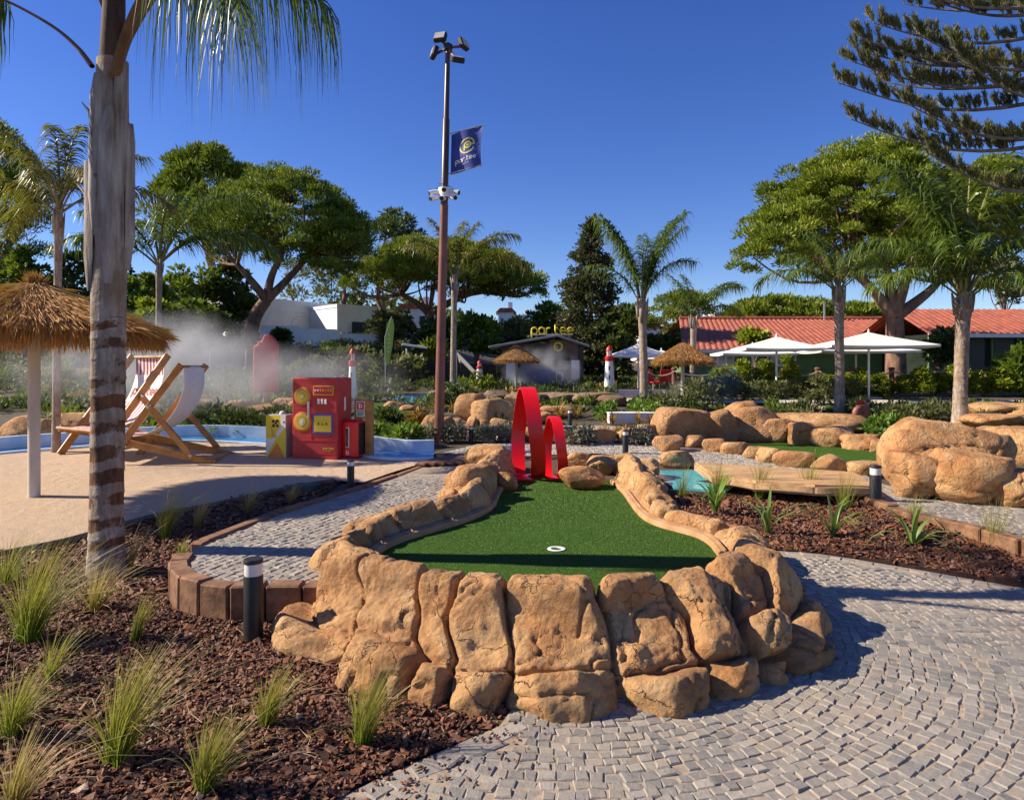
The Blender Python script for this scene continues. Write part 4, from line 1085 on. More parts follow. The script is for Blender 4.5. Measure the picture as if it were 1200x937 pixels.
# wood behind everything, one mass
rs = np.random.default_rng(5)
n = 2600; xx = rs.uniform(-95, 95, n); yy = rs.uniform(66, 100, n)
zz = g(xx, yy)+rs.uniform(0, 1, n)**1.2*np.where(xx < -5, 2.4, 2.0)*(1+.3*np.sin(xx*.35))
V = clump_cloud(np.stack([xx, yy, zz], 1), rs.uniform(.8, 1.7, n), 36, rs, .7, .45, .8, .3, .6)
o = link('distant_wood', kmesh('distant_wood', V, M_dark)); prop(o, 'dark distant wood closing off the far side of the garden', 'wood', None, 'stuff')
# --- conifer behind the hut
def conifer(label, base, top_z, rbot, seed):
    rs = np.random.default_rng(seed); t = thing('conifer', label, 'tree', base); H = top_z-base.z
    P_, D_, mb = [], [], MB()
    mb.tube([(0, 0, -.1), (0, 0, H*.5), (0, 0, H)], [.22, .13, .02], 8)
    for i in range(170):
        f = rs.uniform(.04, .98)**.85; z = H*f; a = rs.uniform(0, 6.283); l = rbot*(1-f)**.8*rs.uniform(.55, 1.18)+.15
        e = np.array([math.cos(a)*l, math.sin(a)*l, z-.12*l+rs.uniform(-.1, .25)]); s = np.array([0, 0, z])
        if i % 2 == 0: mb.tube([tuple(s), tuple(e)], [.035, .01], 4, cap=False)
        m = int(26*l)+12; u = rs.uniform(.12, 1, m)**.7
        pos = s+(e-s)*u[:, None]+rs.normal(0, .09+.05*l, (m, 3))*np.array([1, 1, .6])
        for _ in range(3):
            P_.append(pos+rs.normal(0, .07, (m, 3))); dd = (e-s)/l+rs.normal(0, .7, (m, 3)); dd[:, 2] += .25; D_.append(dd)
    P_ = np.concatenate(P_); D_ = np.concatenate(D_)
    link('crown', kmesh('crown', kites(P_, D_, .26*rs.uniform(.6, 1.3, len(P_)), .10, rs), M_conif), t)
    mb.build('trunk', M_bark, t, smooth='all')
conifer('tall dark pointed conifer behind the hut with the yellow letters', gp(692, 36), D(0, 258, 36).z, 2.45, 61)
# --- Norfolk pine reaching in from the right
def norfolk():
    Y = 15.0; base = Vector((11.9, Y, float(g(11.9, Y)))); rs = np.random.default_rng(71)
    t = thing('norfolk_pine', 'layered pine whose level branches reach in from the top right corner', 'pine tree', base)
    mb = MB(); mb.tube([tuple(base-Vector((0,0,.1))), (11.95, Y, 6), (12.0, Y, 13)], [.30, .24, .12], 10)
    P_, D_ = [], []
    br = [((982,97),.0),((998,72),.1),((1008,45),-.15),((1024,27),.2),((998,140),-.25),((1090,0),.3),((1040,-25),-.3),((1005,60),.8),((1060,120),-.9),((1080,150),.9),((1075,40),-.9),((1100,80),1.4),((1060,5),1.2),((1090,180),-1.3),((1120,60),-1.5),((1030,95),1.5)]
    for (px, dy) in br:
        tip = D(px[0], px[1], Y+dy); root = np.array([12.0, Y, tip.z-.1-.35*rs.uniform(.5, 1)])
        e = np.array(tip); L = np.linalg.norm(e-root); pts = []
        for i in range(9):
            u = i/8; q = root+(e-root)*u; q[2] -= .20*math.sin(math.pi*u)*L*.45; pts.append(q)
        mb.tube([tuple(q) for q in pts], [.05-.04*i/8 for i in range(9)], 6, cap=False)
        pts = np.array(pts)
        for k in range(int(L*10)):
            u = rs.uniform(.10, 1)**.75 if k > 1 else 1.0-.06*k
            q = np.array([np.interp(u*8, range(9), pts[:, j]) for j in range(3)])
            side = rs.choice([-1, 1]); out = rs.uniform(.0, .5)*(1-u*.7)+.02
            d = unit(np.array([-.45, side*out*2.0, rs.uniform(.25, 1.2)]))
            l = rs.uniform(.16, .34) if u < .99 else .30
            e2 = q+d*l; e2[2] += .05
            mb.tube([tuple(q), tuple(e2)], [.010, .006], 4, cap=False)
            m = 95; uu = rs.uniform(.1, 1.0, m)
            pos = q+(e2-q)*uu[:, None]+rs.normal(0, .012, (m, 3))
            dd = d*.45+rs.normal(0, .38, (m, 3)); dd[:, 2] += .95
            P_.append(pos); D_.append(dd)
    P_ = np.concatenate(P_); D_ = np.concatenate(D_)
    b = np.array(base)
    link('crown', kmesh('crown', kites(P_, D_, .15*rs.uniform(.6, 1.25, len(P_)), .017, rs)-b, M_nf), t)
    mb.build('trunk', M_bark, t, smooth='all', world=True)
M_nf = leafm('brush_needles', [(.05,.06,.022), (.10,.105,.035), (.165,.155,.055), (.23,.20,.075)], .65, .2)
norfolk()

# ------------------------------------------------------------------ palms
M_frond = leafm('palm_leaflets', [(.035,.065,.010), (.065,.115,.014), (.11,.17,.022), (.17,.21,.035)], .38, .3)
M_frondy = leafm('golden_palm_leaflets', [(.07,.075,.012), (.13,.12,.018), (.20,.17,.028), (.27,.21,.04)], .4, .3)
M_rach = pm('palm_stalk', (.26,.26,.08), (.17,.13,.05), 4, .5, .0)
def trunkm():
    m, t, b, o = nodes('palm_trunk')
    tc = t.nodes.new('ShaderNodeTexCoord'); v = tc.outputs['Object']
    mp = t.nodes.new('ShaderNodeMapping'); mp.inputs['Scale'].default_value = (1, 1, .28); t.links.new(v, mp.inputs['Vector'])
    n1 = tex(t, 'Noise', 14, mp.outputs[0], Detail=9, Roughness=.7); n2 = tex(t, 'Noise', 3.2, v, Detail=6, Roughness=.65)
    c = ramp(t, n1.outputs['Fac'], [(.3, (.13,.10,.072)), (.5, (.33,.265,.20)), (.68, (.54,.46,.37))])
    c = mixc(t, ramp(t, n2.outputs['Fac'], [(.42, (0,0,0)), (.66, (.75,.75,.75))]), c, (.26,.15,.085))
    a = t.nodes.new('ShaderNodeAttribute'); a.attribute_name = 'tip'
    n7 = tex(t, 'Noise', 22, v, Detail=6, Roughness=.7); f = ramp(t, maths(t, 'ADD', a.outputs['Fac'], maths(t, 'MULTIPLY', maths(t, 'SUBTRACT', n7.outputs['Fac'], .5), 1.3)), [(.38, (0,0,0)), (.58, (.92,.92,.92))])
    c = mixc(t, f, c, ramp(t, n1.outputs['Fac'], [(.35, (.05,.02,.010)), (.65, (.21,.085,.032))]))
    t.links.new(c, b.inputs['Base Color']); b.inputs['Roughness'].default_value = .85; b.inputs['Specular IOR Level'].default_value = .25
    bump(t, b, maths(t, 'ADD', n1.outputs['Fac'], maths(t, 'MULTIPLY', n2.outputs['Fac'], .8)), .9, .03); return m
M_ptrunk = trunkm()
M_sheath = pm('leaf_sheath', (.44,.38,.32), (.15,.09,.055), 11, .7, .02, 26, stretch=(1,1,.15), detail=9)
def frond_mesh(pitch, droop, L, n, ll, lw, seed, mat, bare=.2, side_curl=.12, rr0=.03, segs=3):
    """feather palm leaf along +x, starting at the origin; leaflets hang under their weight"""
    rs = np.random.default_rng(seed); m = 22; ss = np.linspace(0, 1, m)
    ang = R(pitch)-R(droop)*ss**1.5; st = L/(m-1)
    x = np.r_[0, np.cumsum(np.cos(ang[:-1])*st)]; z = np.r_[0, np.cumsum(np.sin(ang[:-1])*st)]; y = side_curl*L*ss**2*rs.choice([-1, 1])
    Pn = np.stack([x, y, z], 1); T = unit(np.gradient(Pn, axis=0))
    V, Q, A, Mi = [], [], [], []
    nb = 0
    for i in range(m):                                     # stalk
        s_ = unit(np.cross(T[i], [0, 0, 1.0001])); u_ = np.cross(s_, T[i]); r_ = rr0*(1-.85*ss[i])
        for k in range(4):
            a = math.pi/2*k; V.append(Pn[i]+(s_*math.cos(a)*1.3+u_*math.sin(a))*r_); A.append(0)
    for i in range(m-1):
        for k in range(4): Q.append([i*4+k, i*4+(k+1) % 4, i*4+4+(k+1) % 4, i*4+4+k]); Mi.append(0)
    nb = len(V)
    for sd_ in (-1, 1):
        for j in range(n):
            s = bare+(1-bare)*(j+rs.uniform(0, .8))/n
            p = np.array([np.interp(s, ss, Pn[:, c]) for c in range(3)]); t = unit(np.array([np.interp(s, ss, T[:, c]) for c in range(3)]))
            sv = unit(np.cross(t, [0, 0, 1.0001]))*sd_; uv = np.cross(sv, t)*sd_
            el = rs.normal(.15, .45)
            f = (s-bare)/(1-bare); l = ll*(.55+.9*f-1.15*f*f+.18)*rs.uniform(.8, 1.12)
            d = unit(sv*math.cos(el)+uv*math.sin(el)+t*rs.uniform(.45, .95))
            dr = rs.uniform(.75, 1.25); wv = unit(np.cross(d, [0.1, .05, 1])+rs.normal(0, .25, 3))
            for q in range(segs+1):
                h = q/segs; c = p+d*l*h*(1-.25*h)-np.array([0, 0, 1])*dr*.62*l*h*h
                w_ = lw*(.55+.45*math.sin(math.pi*min(1, h*1.4+.15)))*(1-h**3*.9)
                V += [c-wv*w_/2, c+wv*w_/2]; A += [h, h]
            for q in range(segs): Q.append([nb+q*2, nb+q*2+1, nb+q*2+3, nb+q*2+2]); Mi.append(1)
            nb += 2*(segs+1)
    me = mesh_np('frond', V, Q, M_rach, False, A); me.materials.append(mat)
    me.polygons.foreach_set('material_index', np.array(Mi, np.int32)); return me
def trunk_mesh(H, r0, r1, bend, seed, rings=.13, sheath=.25, n=20, rk=.35, dz=.022):
    rs = np.random.default_rng(seed); nz = int(H/dz)+2; V, A = [], []
    zs_ = np.linspace(-.1, H, nz)
    ph = np.cumsum(rs.uniform(.75, 1.3, int(H/rings)+6))*rings
    for z in zs_:
        f = max(0, z/H); r = r0+(r1-r0)*f**.8+.25*r0*math.exp(-max(z, 0)/.22)
        k = np.searchsorted(ph, z); lo_ = ph[k-1] if k else 0; hi_ = ph[min(k, len(ph)-1)]; u = (z-lo_)/max(.01, hi_-lo_)
        top = f > 1-sheath
        scar = 0 if top else math.exp(-((u-.5)/.30)**4)*(.35+.65*abs(math.sin(k*12.9)))
        r *= 1+(0 if top else .035*(u > .8)*(1-u)*5-.022*scar)
        if top: r *= 1+.09*math.sin(math.pi*min(1, (f-1+sheath)/sheath))
        for q in range(n):
            a = 2*math.pi*q/n; wob = 1+.03*math.sin(a*2+z*1.7+seed)+.02*math.sin(a*5+z*3)+rs.normal(0, .006)
            V.append((math.cos(a)*r*wob+bend[0]*f**1.6, math.sin(a)*r*wob+bend[1]*f**1.6, z+.02*math.sin(a*2+seed)*(0 if top else 1)))
            A.append(rk*scar*(.8+.35*math.sin(a*1.0+k*2.1)+.2*math.sin(a*3+k)))
    I = (np.arange(nz-1)[:, None]*n+np.arange(n)[None]).ravel(); J = (np.arange(nz-1)[:, None]*n+(np.arange(n)+1)[None] % n).ravel()
    return mesh_np('trunk', V, np.stack([I, J, J+n, I+n], 1), M_ptrunk, True, A)
FR = {}
for k, (pt, dr) in {'up': (81, 48), 'high': (68, 88), 'mid': (44, 100), 'low': (22, 95)}.items():
    for c, mt in (('g', M_frond), ('y', M_frondy)): FR[k+c] = [frond_mesh(pt, dr, 2.6, 78, .74, .042, 500+len(FR)*3+q, mt) for q in range(2)]
def palm(label, base, top, wpx, fronds, col='g', scale=1.0, seed=0, sheath=.28):
    base = Vector(base); top = Vector(top); H = top.z-base.z; r = .80*wpx/2*base.y/F
    t = thing('queen_palm', label, 'palm', base)
    link('trunk', trunk_mesh(H, r*1.02, r*.92, (top.x-base.x, top.y-base.y), seed, .16, sheath), t)
    rs = random.Random(seed)
    for (az, kind, s) in fronds:
        o = link('frond', rs.choice(FR[kind+col]), t)
        a = R(az+rs.uniform(-8, 8)); o.location = (top.x-base.x+math.cos(a)*r*.5, top.y-base.y+math.sin(a)*r*.5, H-.12+rs.uniform(-.1, .1))
        o.rotation_euler = (0, 0, a); k = s*scale*rs.uniform(.92, 1.08); o.scale = (k, k, k)
    mb = MB()
    for i in range(7):                                     # cut leaf bases clasping the top
        a = i*2.399+seed; d = np.array([math.cos(a), math.sin(a)]); z0 = H-rs.uniform(.35, .9)*min(1, H/4)
        fx = lambda z: (top.x-base.x)*max(0, z/H)**1.6
        fy = lambda z: (top.y-base.y)*max(0, z/H)**1.6
        l = rs.uniform(.3, .6)
        mb.tube([(fx(z0)+d[0]*r*.85, fy(z0)+d[1]*r*.85, z0), (fx(z0)+d[0]*r*1.18, fy(z0)+d[1]*r*1.18, z0+l*.6), (fx(z0)+d[0]*r*1.45, fy(z0)+d[1]*r*1.45, z0+l)], [r*.45, r*.32, r*.10], 6)
    mb.build('leaf_base', M_sheath, t, smooth='all')
    return t
b = at(755,480); palm('slender palm with a V shaped crown, right of the red and white lighthouse', b, D(752,350,b.y), 12.5, [(180,'up',1.15),(165,'up',1.1),(195,'up',1.0),(0,'up',1.15),(15,'up',1.1),(-15,'up',1.0),(60,'up',.9),(120,'up',.9),(180,'high',.8),(250,'up',.7),(300,'up',.8),(0,'high',.8)], 'g', 1.0, 1)
b = gp(812,27); palm('slender palm standing behind the straw parasol, crown before the red roof', b, D(813,372,27), 9.5, [(170,'up',.9),(150,'high',.8),(0,'high',1.05),(10,'mid',1.0),(-15,'high',.95),(90,'up',.9),(200,'up',.75),(30,'high',.9)], 'g', .98, 2)
b = at(984,482); palm('palm with an arching crown behind the red snail shell', b, D(983,335,b.y), 13.5, [(180,'mid',1.05),(165,'high',1.0),(200,'mid',.9),(0,'mid',.95),(20,'high',1.0),(90,'up',1.0),(120,'high',.9),(60,'high',.95),(-20,'high',.85),(250,'high',.9),(300,'mid',.8),(140,'up',.9)], 'g', .86, 3)
b = at(1125,498); palm('thick palm with a dense drooping crown behind the biggest boulder', b, D(1130,342,b.y), 19.5, [(180,'high',1.1),(150,'high',1.2),(200,'mid',1.1),(170,'mid',1.0),(0,'high',1.2),(20,'mid',1.2),(-20,'high',1.1),(90,'up',2.0),(110,'up',1.9),(70,'up',1.9),(170,'up',1.75),(20,'up',1.8),(140,'up',1.85),(45,'high',1.3),(250,'high',1.0),(280,'mid',.9),(310,'high',1.1),(220,'high',1.05),(40,'up',1.8),(200,'up',1.6),(340,'mid',1.0)], 'g', .88, 4)
b = at(66,532); palm('thin palm with a golden crown rising behind the straw parasol', b, D(69,238,b.y), 11, [(180,'high',.85),(150,'mid',.9),(210,'mid',.85),(0,'high',.85),(30,'mid',.8),(90,'up',.9),(120,'up',.85),(60,'high',.8),(-30,'mid',.7),(250,'high',.8),(300,'mid',.75),(165,'low',.7),(10,'low',.6)], 'y', 1.0, 5)
b = gp(185,25); palm('thin pale trunked palm beyond the deckchairs, before the domed pine', b, D(187,305,25), 8.5, [(180,'high',.9),(0,'mid',1.1),(15,'high',1.05),(-20,'mid',1.0),(90,'up',.9),(130,'high',.8),(50,'up',1.0),(210,'mid',.8),(300,'high',.9),(250,'mid',.8),(340,'high',1.0)], 'g', 1.65, 6)
b = gp(531,27); palm('palm whose thin fronds show on both sides of the lamp post', b, D(533,322,27), 9, [(180,'high',.8),(160,'up',.9),(0,'mid',1.0),(20,'high',.9),(90,'up',.8),(60,'up',.85),(200,'high',.75),(-20,'high',.8)], 'y', 1.3, 7)
# --- the foreground palm
b = at(125,674); Yp = b.y
t = thing('queen_palm', 'big foreground palm with a ringed trunk at the left, standing in the bark mulch', 'palm', b)
Hp = D(0,72,Yp).z-b.z
link('trunk', trunk_mesh(Hp, .152, .136, (.06, 0), 9, .19, .50, 72, 1.15, .012), t)
def strap(mb, pts, wid, thick=.012):
    pts = [Vector(p) for p in pts]; n = len(pts); b0 = len(mb.v)
    for i, p in enumerate(pts):
        d = (pts[min(i+1, n-1)]-pts[max(i-1, 0)]).normalized(); c = Vector((p.x, p.y, 0)); o = (Vector((p.x, p.y, 0))).normalized() if c.length > 1e-4 else Vector((1,0,0))
        s = d.cross(o).normalized(); w_ = wid[i]
        for k, (a, h) in enumerate([(-1, 0), (-.5, .03), (0, .045), (.5, .03), (1, 0)]):
            q = p+s*a*w_/2+o*(h*w_/.2-.02*abs(a)); mb.v.append(tuple(q))
    for i in range(n-1):
        for k in range(4): mb.f.append([b0+i*5+k, b0+i*5+k+1, b0+i*5+5+k+1, b0+i*5+5+k]); mb.m.append(0)
rs = random.Random(4)
for i, (a, z0, z1, w_, lean) in enumerate([(200,3.1,4.6,.20,.004),(300,2.75,4.4,.26,.03),(245,3.2,4.7,.20,.04),(20,2.9,4.3,.22,.015),(100,2.8,4.6,.25,.02),(330,3.5,4.9,.18,.02),(215,2.7,3.9,.18,.06)]):
    mb = MB(); a = R(a); pts = []; wd_ = []
    for k in range(9):
        u = k/8; z = z0+(z1-z0)*u; f_ = z/Hp; r_ = (.152-.016*f_**.8)*(1+.09*math.sin(math.pi*min(1, max(0, f_-.48)/.52)))+.004+.003*i+lean*.5*u**4
        pts.append((math.cos(a)*r_+.06*(z/Hp)**1.6, math.sin(a)*r_, z)); wd_.append(w_*min(1, .25+u*3)*(1-.3*u-(.4 if k == 8 else 0)))
    strap(mb, pts, wd_)
    o = mb.build('leaf_sheath', M_sheath, t, smooth='all')
for i in range(9):                                          # broken stubs and fibres
    a = R(i*67); z = 3.0+i*.16; r_ = .138
    MB().tube([(math.cos(a)*r_, math.sin(a)*r_, z), (math.cos(a)*(r_+.03), math.sin(a)*(r_+.03), z+.12), (math.cos(a)*(r_+rs.uniform(.05,.12)), math.sin(a)*(r_+.07), z+.17+rs.uniform(-.1,.08))], [.03, .018, .004], 5).build('stub', M_sheath, t, smooth='all')
def big_frond(pts, n, ll, lw, seed, mat, bare=.25, r0=.045, leaf=True):
    """frond whose stalk runs through given points"""
    rs = np.random.default_rng(seed); L = smooth_line(pts, 10); m = len(L); T = unit(np.gradient(L, axis=0)); ss = np.linspace(0, 1, m)
    V, Q, A, Mi = [], [], [], []
    for i in range(m):
        s_ = unit(np.cross(T[i], [0, 0, 1.0001])); u_ = np.cross(s_, T[i]); r_ = r0*(1-.85*ss[i])
        for k in range(6): a = math.pi/3*k; V.append(L[i]+(s_*math.cos(a)*1.2+u_*math.sin(a)*.8)*r_); A.append(0)
    for i in range(m-1):
        for k in range(6): Q.append([i*6+k, i*6+(k+1) % 6, i*6+6+(k+1) % 6, i*6+6+k]); Mi.append(0)
    nb = len(V)
    for sd_ in (-1, 1):
        for j in range(n if leaf else 0):
            s = bare+(1-bare)*(j+rs.uniform(0, .9))/n
            p = np.array([np.interp(s, ss, L[:, c]) for c in range(3)]); t_ = unit(np.array([np.interp(s, ss, T[:, c]) for c in range(3)]))
            sv = unit(np.cross(t_, [0, 0, 1.0001]))*sd_; uv = np.cross(sv, t_)*sd_; el = rs.normal(.05, .4)
            f = (s-bare)/(1-bare); l = ll*(.75+.5*f-.75*f*f)*rs.uniform(.75, 1.15)
            d = unit(sv*math.cos(el)*.8+uv*math.sin(el)+t_*rs.uniform(.3, .7)); dr = rs.uniform(1.0, 1.4); wv = unit(np.cross(d, [.1, .05, 1])+rs.normal(0, .35, 3))
            for q in range(6):
                h = q/5; c = p+d*l*.62*h*(1-.5*h)-np.array([0, 0, 1])*dr*.8*l*h**1.6+np.array([rs.normal(0,.006), rs.normal(0,.006), 0])
                w_ = lw*(.6+.4*math.sin(math.pi*min(1, h*1.3+.15)))*(1-h**2.5*.92); V += [c-wv*w_/2, c+wv*w_/2]; A += [h, h]
            for q in range(5): Q.append([nb+q*2, nb+q*2+1, nb+q*2+3, nb+q*2+2]); Mi.append(1)
            nb += 12
    me = mesh_np('frond', np.array(V)-np.array(b), Q, M_rach2, False, A); me.materials.append(mat)
    me.polygons.foreach_set('material_index', np.array(Mi, np.int32)); link('frond', me, t)
M_rach2 = pm('brown_stalk', (.20,.11,.05), (.10,.05,.025), 4, .5)
big_frond([D(136,88,Yp), D(150,45,Yp), D(176,2,Yp-.1), D(215,-42,Yp-.2), D(275,-60,Yp-.2), D(335,-35,Yp-.1), D(388,12,Yp)], 105, 1.35, .017, 1, M_frond, .44, .05)
big_frond([D(134,92,Yp-.1), D(148,40,Yp-.3), D(168,-5,Yp-.5), D(205,-50,Yp-.9), D(250,-50,Yp-1.2), D(284,5,Yp-1.4)], 85, 1.35, .017, 2, M_frond, .52, .045)
big_frond([D(108,78,Yp), D(90,55,Yp), D(60,30,Yp), D(5,0,Yp), D(-60,-25,Yp), D(-140,10,Yp)], 60, .9, .024, 3, M_frond, .58, .03)
for i, (x, y) in enumerate([(60,-330),(240,-300),(-60,-190),(330,-220),(130,-380)]):
    big_frond([D(128,20,Yp), D(128+(x-128)*.25,-90,Yp+.3), D(128+(x-128)*.6,y*.75,Yp+.7), D(x,y,Yp+1.1), D(128+(x-128)*1.6,y*.8,Yp+1.5)], 60, .8, .026, 10+i, M_frond, .3, .04)
M_fib = pm('crown_fibre', (.12,.06,.03), (.05,.025,.014), 12, .9, .01, 30, stretch=(1,1,.2))
mb = MB(); zc = D(0,95,Yp).z-b.z
mb.tube([(.03,0,zc-.4), (.05,0,zc+.2), (.07,0,zc+.7), (.08,0,zc+1.3)], [.10, .11, .10, .085], 12); mb.build('crown_shaft', M_fib, t, smooth='all')

# ------------------------------------------------------------------ grasses and small plants
M_grass = leafm('feather_grass', [(.09,.16,.012), (.14,.22,.016), (.19,.25,.02)], .5, .4, tip=(.42,.33,.09))
M_gold = leafm('golden_grass', [(.20,.15,.03), (.28,.19,.04), (.34,.22,.05)], .5, .4, tip=(.62,.44,.20))
M_strap = leafm('strap_leaves', [(.10,.17,.03), (.16,.24,.05), (.25,.31,.09)], .45, .25)
def tuft_mesh(h, spread, n, bw, seed, mat, wind=.25, segs=5):
    rs = np.random.default_rng(seed); a = rs.uniform(0, 6.283, n); L = h*rs.uniform(.45, 1.12, n); lean = np.abs(rs.normal(0, spread, n))*np.where(rs.uniform(0, 1, n) < .10, 2.4, 1.0)
    d = np.stack([np.cos(a), np.sin(a)], 1); r0 = rs.uniform(0, .05, n)[:, None]*d*(h/.5)
    sv = np.stack([-d[:, 1], d[:, 0], np.zeros(n)], 1)+rs.normal(0, .4, (n, 3)); sv = unit(sv)
    V = np.zeros((n, segs+1, 2, 3)); A = np.zeros((n, segs+1, 2))
    for k in range(segs+1):
        f = k/segs; ang = lean*(.35+1.0*f**1.5)
        hor = L*f*np.sin(np.minimum(ang, 1.9)); ver = L*f*np.cos(np.minimum(ang, 1.9)*.85)
        c = np.stack([r0[:, 0]+d[:, 0]*hor+wind*L*f**2, r0[:, 1]+d[:, 1]*hor, ver], 1)
        w_ = bw*(1-f)**.7+.0008
        V[:, k, 0] = c-sv*w_/2; V[:, k, 1] = c+sv*w_/2; A[:, k] = f
    idx = np.arange(n*(segs+1)*2).reshape(n, segs+1, 2)
    Q = np.stack([idx[:, :-1, 0], idx[:, :-1, 1], idx[:, 1:, 1], idx[:, 1:, 0]], -1).reshape(-1, 4)
    return mesh_np('grass_tuft', V.reshape(-1, 3), Q, mat, False, A.ravel())
def tuft(label, x, y, hpx, spread, n, seed, mat, bw=.005, wind=.2, z=None, cat='grass', name='grass_tuft', group=None):
    p = at(x, y) if z is None else P(x, y, z)
    o = link(name, tuft_mesh(hpx/F*p.y*(.93 if x < 780 else 1.3), spread*(.85 if x < 500 else 1), int(n*.62), bw, seed, mat, wind), None, p); prop(o, label, cat, group); return o
TF = [
 ('feather grass tuft with a green base, nearest the camera at bottom centre left', 240, 935, 100, .30, 520, M_grass),
 ('tall bright green feather grass tuft leaning right, left of the bottom centre tuft', 138, 900, 145, .32, 560, M_grass),
 ('small upright golden tuft in the mulch between the palm and the near bollard', 160, 752, 58, .16, 200, M_grass),
 ('short feather grass tuft on the mulch below the near bollard', 312, 860, 82, .30, 420, M_grass),
 ('feather grass tuft standing against the foot of the rock border', 425, 878, 100, .30, 440, M_grass),
 ('dark tuft with orange base at the left edge, low down', 15, 868, 95, .55, 420, M_grass),
 ('dry straw coloured tuft in the bottom left corner', 15, 960, 110, .50, 320, M_gold),
 ('large golden tuft at the left edge, left of the palm', 35, 755, 130, .48, 620, M_grass),
 ('arching dry tuft at the foot of the palm, on its left', 112, 720, 75, .62, 300, M_gold),
 ('green blades of a tuft at the left edge, beside the sand', 8, 690, 70, .75, 300, M_grass),
 ('wispy golden grass tuft between the sand court edge and the timber kerb', 193, 632, 66, .30, 320, M_grass),
 ('second smaller wispy tuft beside the sand court, right of the wispy golden one', 232, 622, 48, .25, 180, M_gold),
 ('dry tuft lying along the sand court edging, close to the timber kerb', 290, 604, 45, .40, 160, M_gold),
 ('rust coloured tuft at the green cover, by the sand court edge', 340, 592, 32, .55, 160, M_gold),
 ('dry tuft growing at the right foot of the palm', 150, 672, 62, .25, 140, M_gold),
 ('thin green tuft along the mulch at the kerb corner, right of the palm', 212, 655, 30, .65, 120, M_grass),
 ('feathery dark green tuft behind the strappy plant nearest the rock border', 890, 588, 42, .32, 260, M_grass),
 ('feathery tuft near the slab bridge, left of the right bed bollard', 948, 588, 46, .30, 240, M_grass),
 ('feathery tuft behind the widest strappy plant of the right bed', 990, 604, 46, .22, 220, M_grass),
 ('low feathery tuft in front of the right bed bollard', 1070, 622, 34, .50, 260, M_grass),
 ('upright wispy tuft beside the right hand timber kerb, at the right edge', 1164, 655, 58, .28, 260, M_grass),
 ('dark feathery tuft beside the turquoise pool', 840, 582, 38, .35, 220, M_grass),
 ('small feathery tuft against the rock border by the turquoise pool', 800, 585, 32, .35, 160, M_grass),
 ('small sparse tuft at the far left of the mulch, below the large golden tuft', 60, 800, 70, .55, 160, M_grass),
]
for i, (lab, x, y, h, sp, n, m) in enumerate(TF): tuft(lab, x, y, h, sp, n, 700+i, m, wind=.28 if x < 500 else .08)
def strappy(label, x, y, hpx, n, seed, wid=.03, mat=None, z=None, lean=.75):
    p = at(x, y) if z is None else P(x, y, z); rs = np.random.default_rng(seed); h = hpx/F*p.y
    t = thing('strappy_plant', label, 'plant', p)
    for i in range(n):
        a = i*2.4+rs.uniform(-.4, .4); L = h*rs.uniform(.75, 1.2); le = rs.uniform(.12, lean); d = np.array([math.cos(a), math.sin(a)]); V, Q = [], []
        s = np.array([-d[1], d[0], 0])
        for k in range(7):
            f = k/6; an = le*(.5+1.0*f*f); c = np.array([d[0]*L*f*math.sin(an), d[1]*L*f*math.sin(an), L*f*math.cos(min(an, 1.8))]); w_ = wid*(.7+.6*f)*(1-f**2.2)+.002
            V += [c-s*w_/2+np.array([0, 0, w_*.22]), c, c+s*w_/2+np.array([0, 0, w_*.22])]
        for k in range(6):
            for q in range(2): Q.append([k*3+q, k*3+q+1, k*3+3+q+1, k*3+3+q])
        link('leaf', mesh_np('leaf', V, Q, mat or M_strap, True, np.repeat(np.arange(7)/6, 3)), t)
strappy('dark green strappy plant close to the rock border, behind the pale bent one', 838, 606, 52, 13, 1, .06, M_lowg, lean=.65)
strappy('pale bent strappy plant with twisted white leaves, beside the rock border', 900, 628, 62, 8, 2, .05, lean=.95)
strappy('wide spreading strappy plant in the middle of the right bed', 976, 632, 68, 11, 3, .05, lean=1.0)
strappy('spreading strappy plant in front of the right bed bollard', 1070, 646, 60, 11, 4, .05, lean=1.05)
for i, (x, y, h) in enumerate([(447,520,24),(470,524,20),(492,521,22)]):
    strappy(['strappy green plant next to the red cabinet, on the bank of the blue channel', 'small strappy plant in the middle of the planted bank by the blue channel', 'strappy plant nearest the lamp post on the planted bank'][i], x, y, h, 11, 10+i, .05, M_lowg, lean=.8)
for i, (x, y, h, m, lab) in enumerate([(512,487,24,M_rust,'rust and yellow bladed plant left of the lamp post'),(530,484,18,M_rust,'small rusty bladed plant right behind the lamp post'),(655,492,22,M_rust,'orange bladed plant by the small dark bollard behind the loops'),(676,492,20,M_rust,'orange bladed plant right of the small bollard behind the loops'),(718,498,18,M_rust,'red brown bladed plant at the left end of the white block'),(748,498,18,M_rust,'red brown bladed plant in front of the middle of the white block'),(762,498,16,M_rust,'red brown bladed plant at the right end of the white block'),(312,470,26,M_rust,'orange bladed plant beside the red ice lolly')]):
    strappy(lab, x, y, h, 16, 30+i, .05, m, lean=1.1)
def bush(label, x0, x1, y0, y1, seed, mat, crad=.22, L=.13, W=.05, group=None, name='shrub', per=60, dens=1.0, base=None, cat='shrub'):
    b = at((x0+x1)/2, y1) if base is None else base; k = b.y/F; rx = (x1-x0)/2*k; h = (y1-y0)*k
    return leafy_tree(label, b, h*.45, (rx*.8, rx*.8, h*.48), seed, mat, per, crad*max(.4, rx), L, W, name, cat, group, False, dens=dens)
for i, x in enumerate([497,511,524,541,566,579,593,672,690,742,755]):
    bush('small round grey lavender ball in the row at the foot of the rocks', x-8, x+8, 502 if x < 600 else 507, 518 if x < 600 else 521, 800+i, M_grey, .5, .10, .03, 'lavender balls along the foot of the rocks', 'lavender')
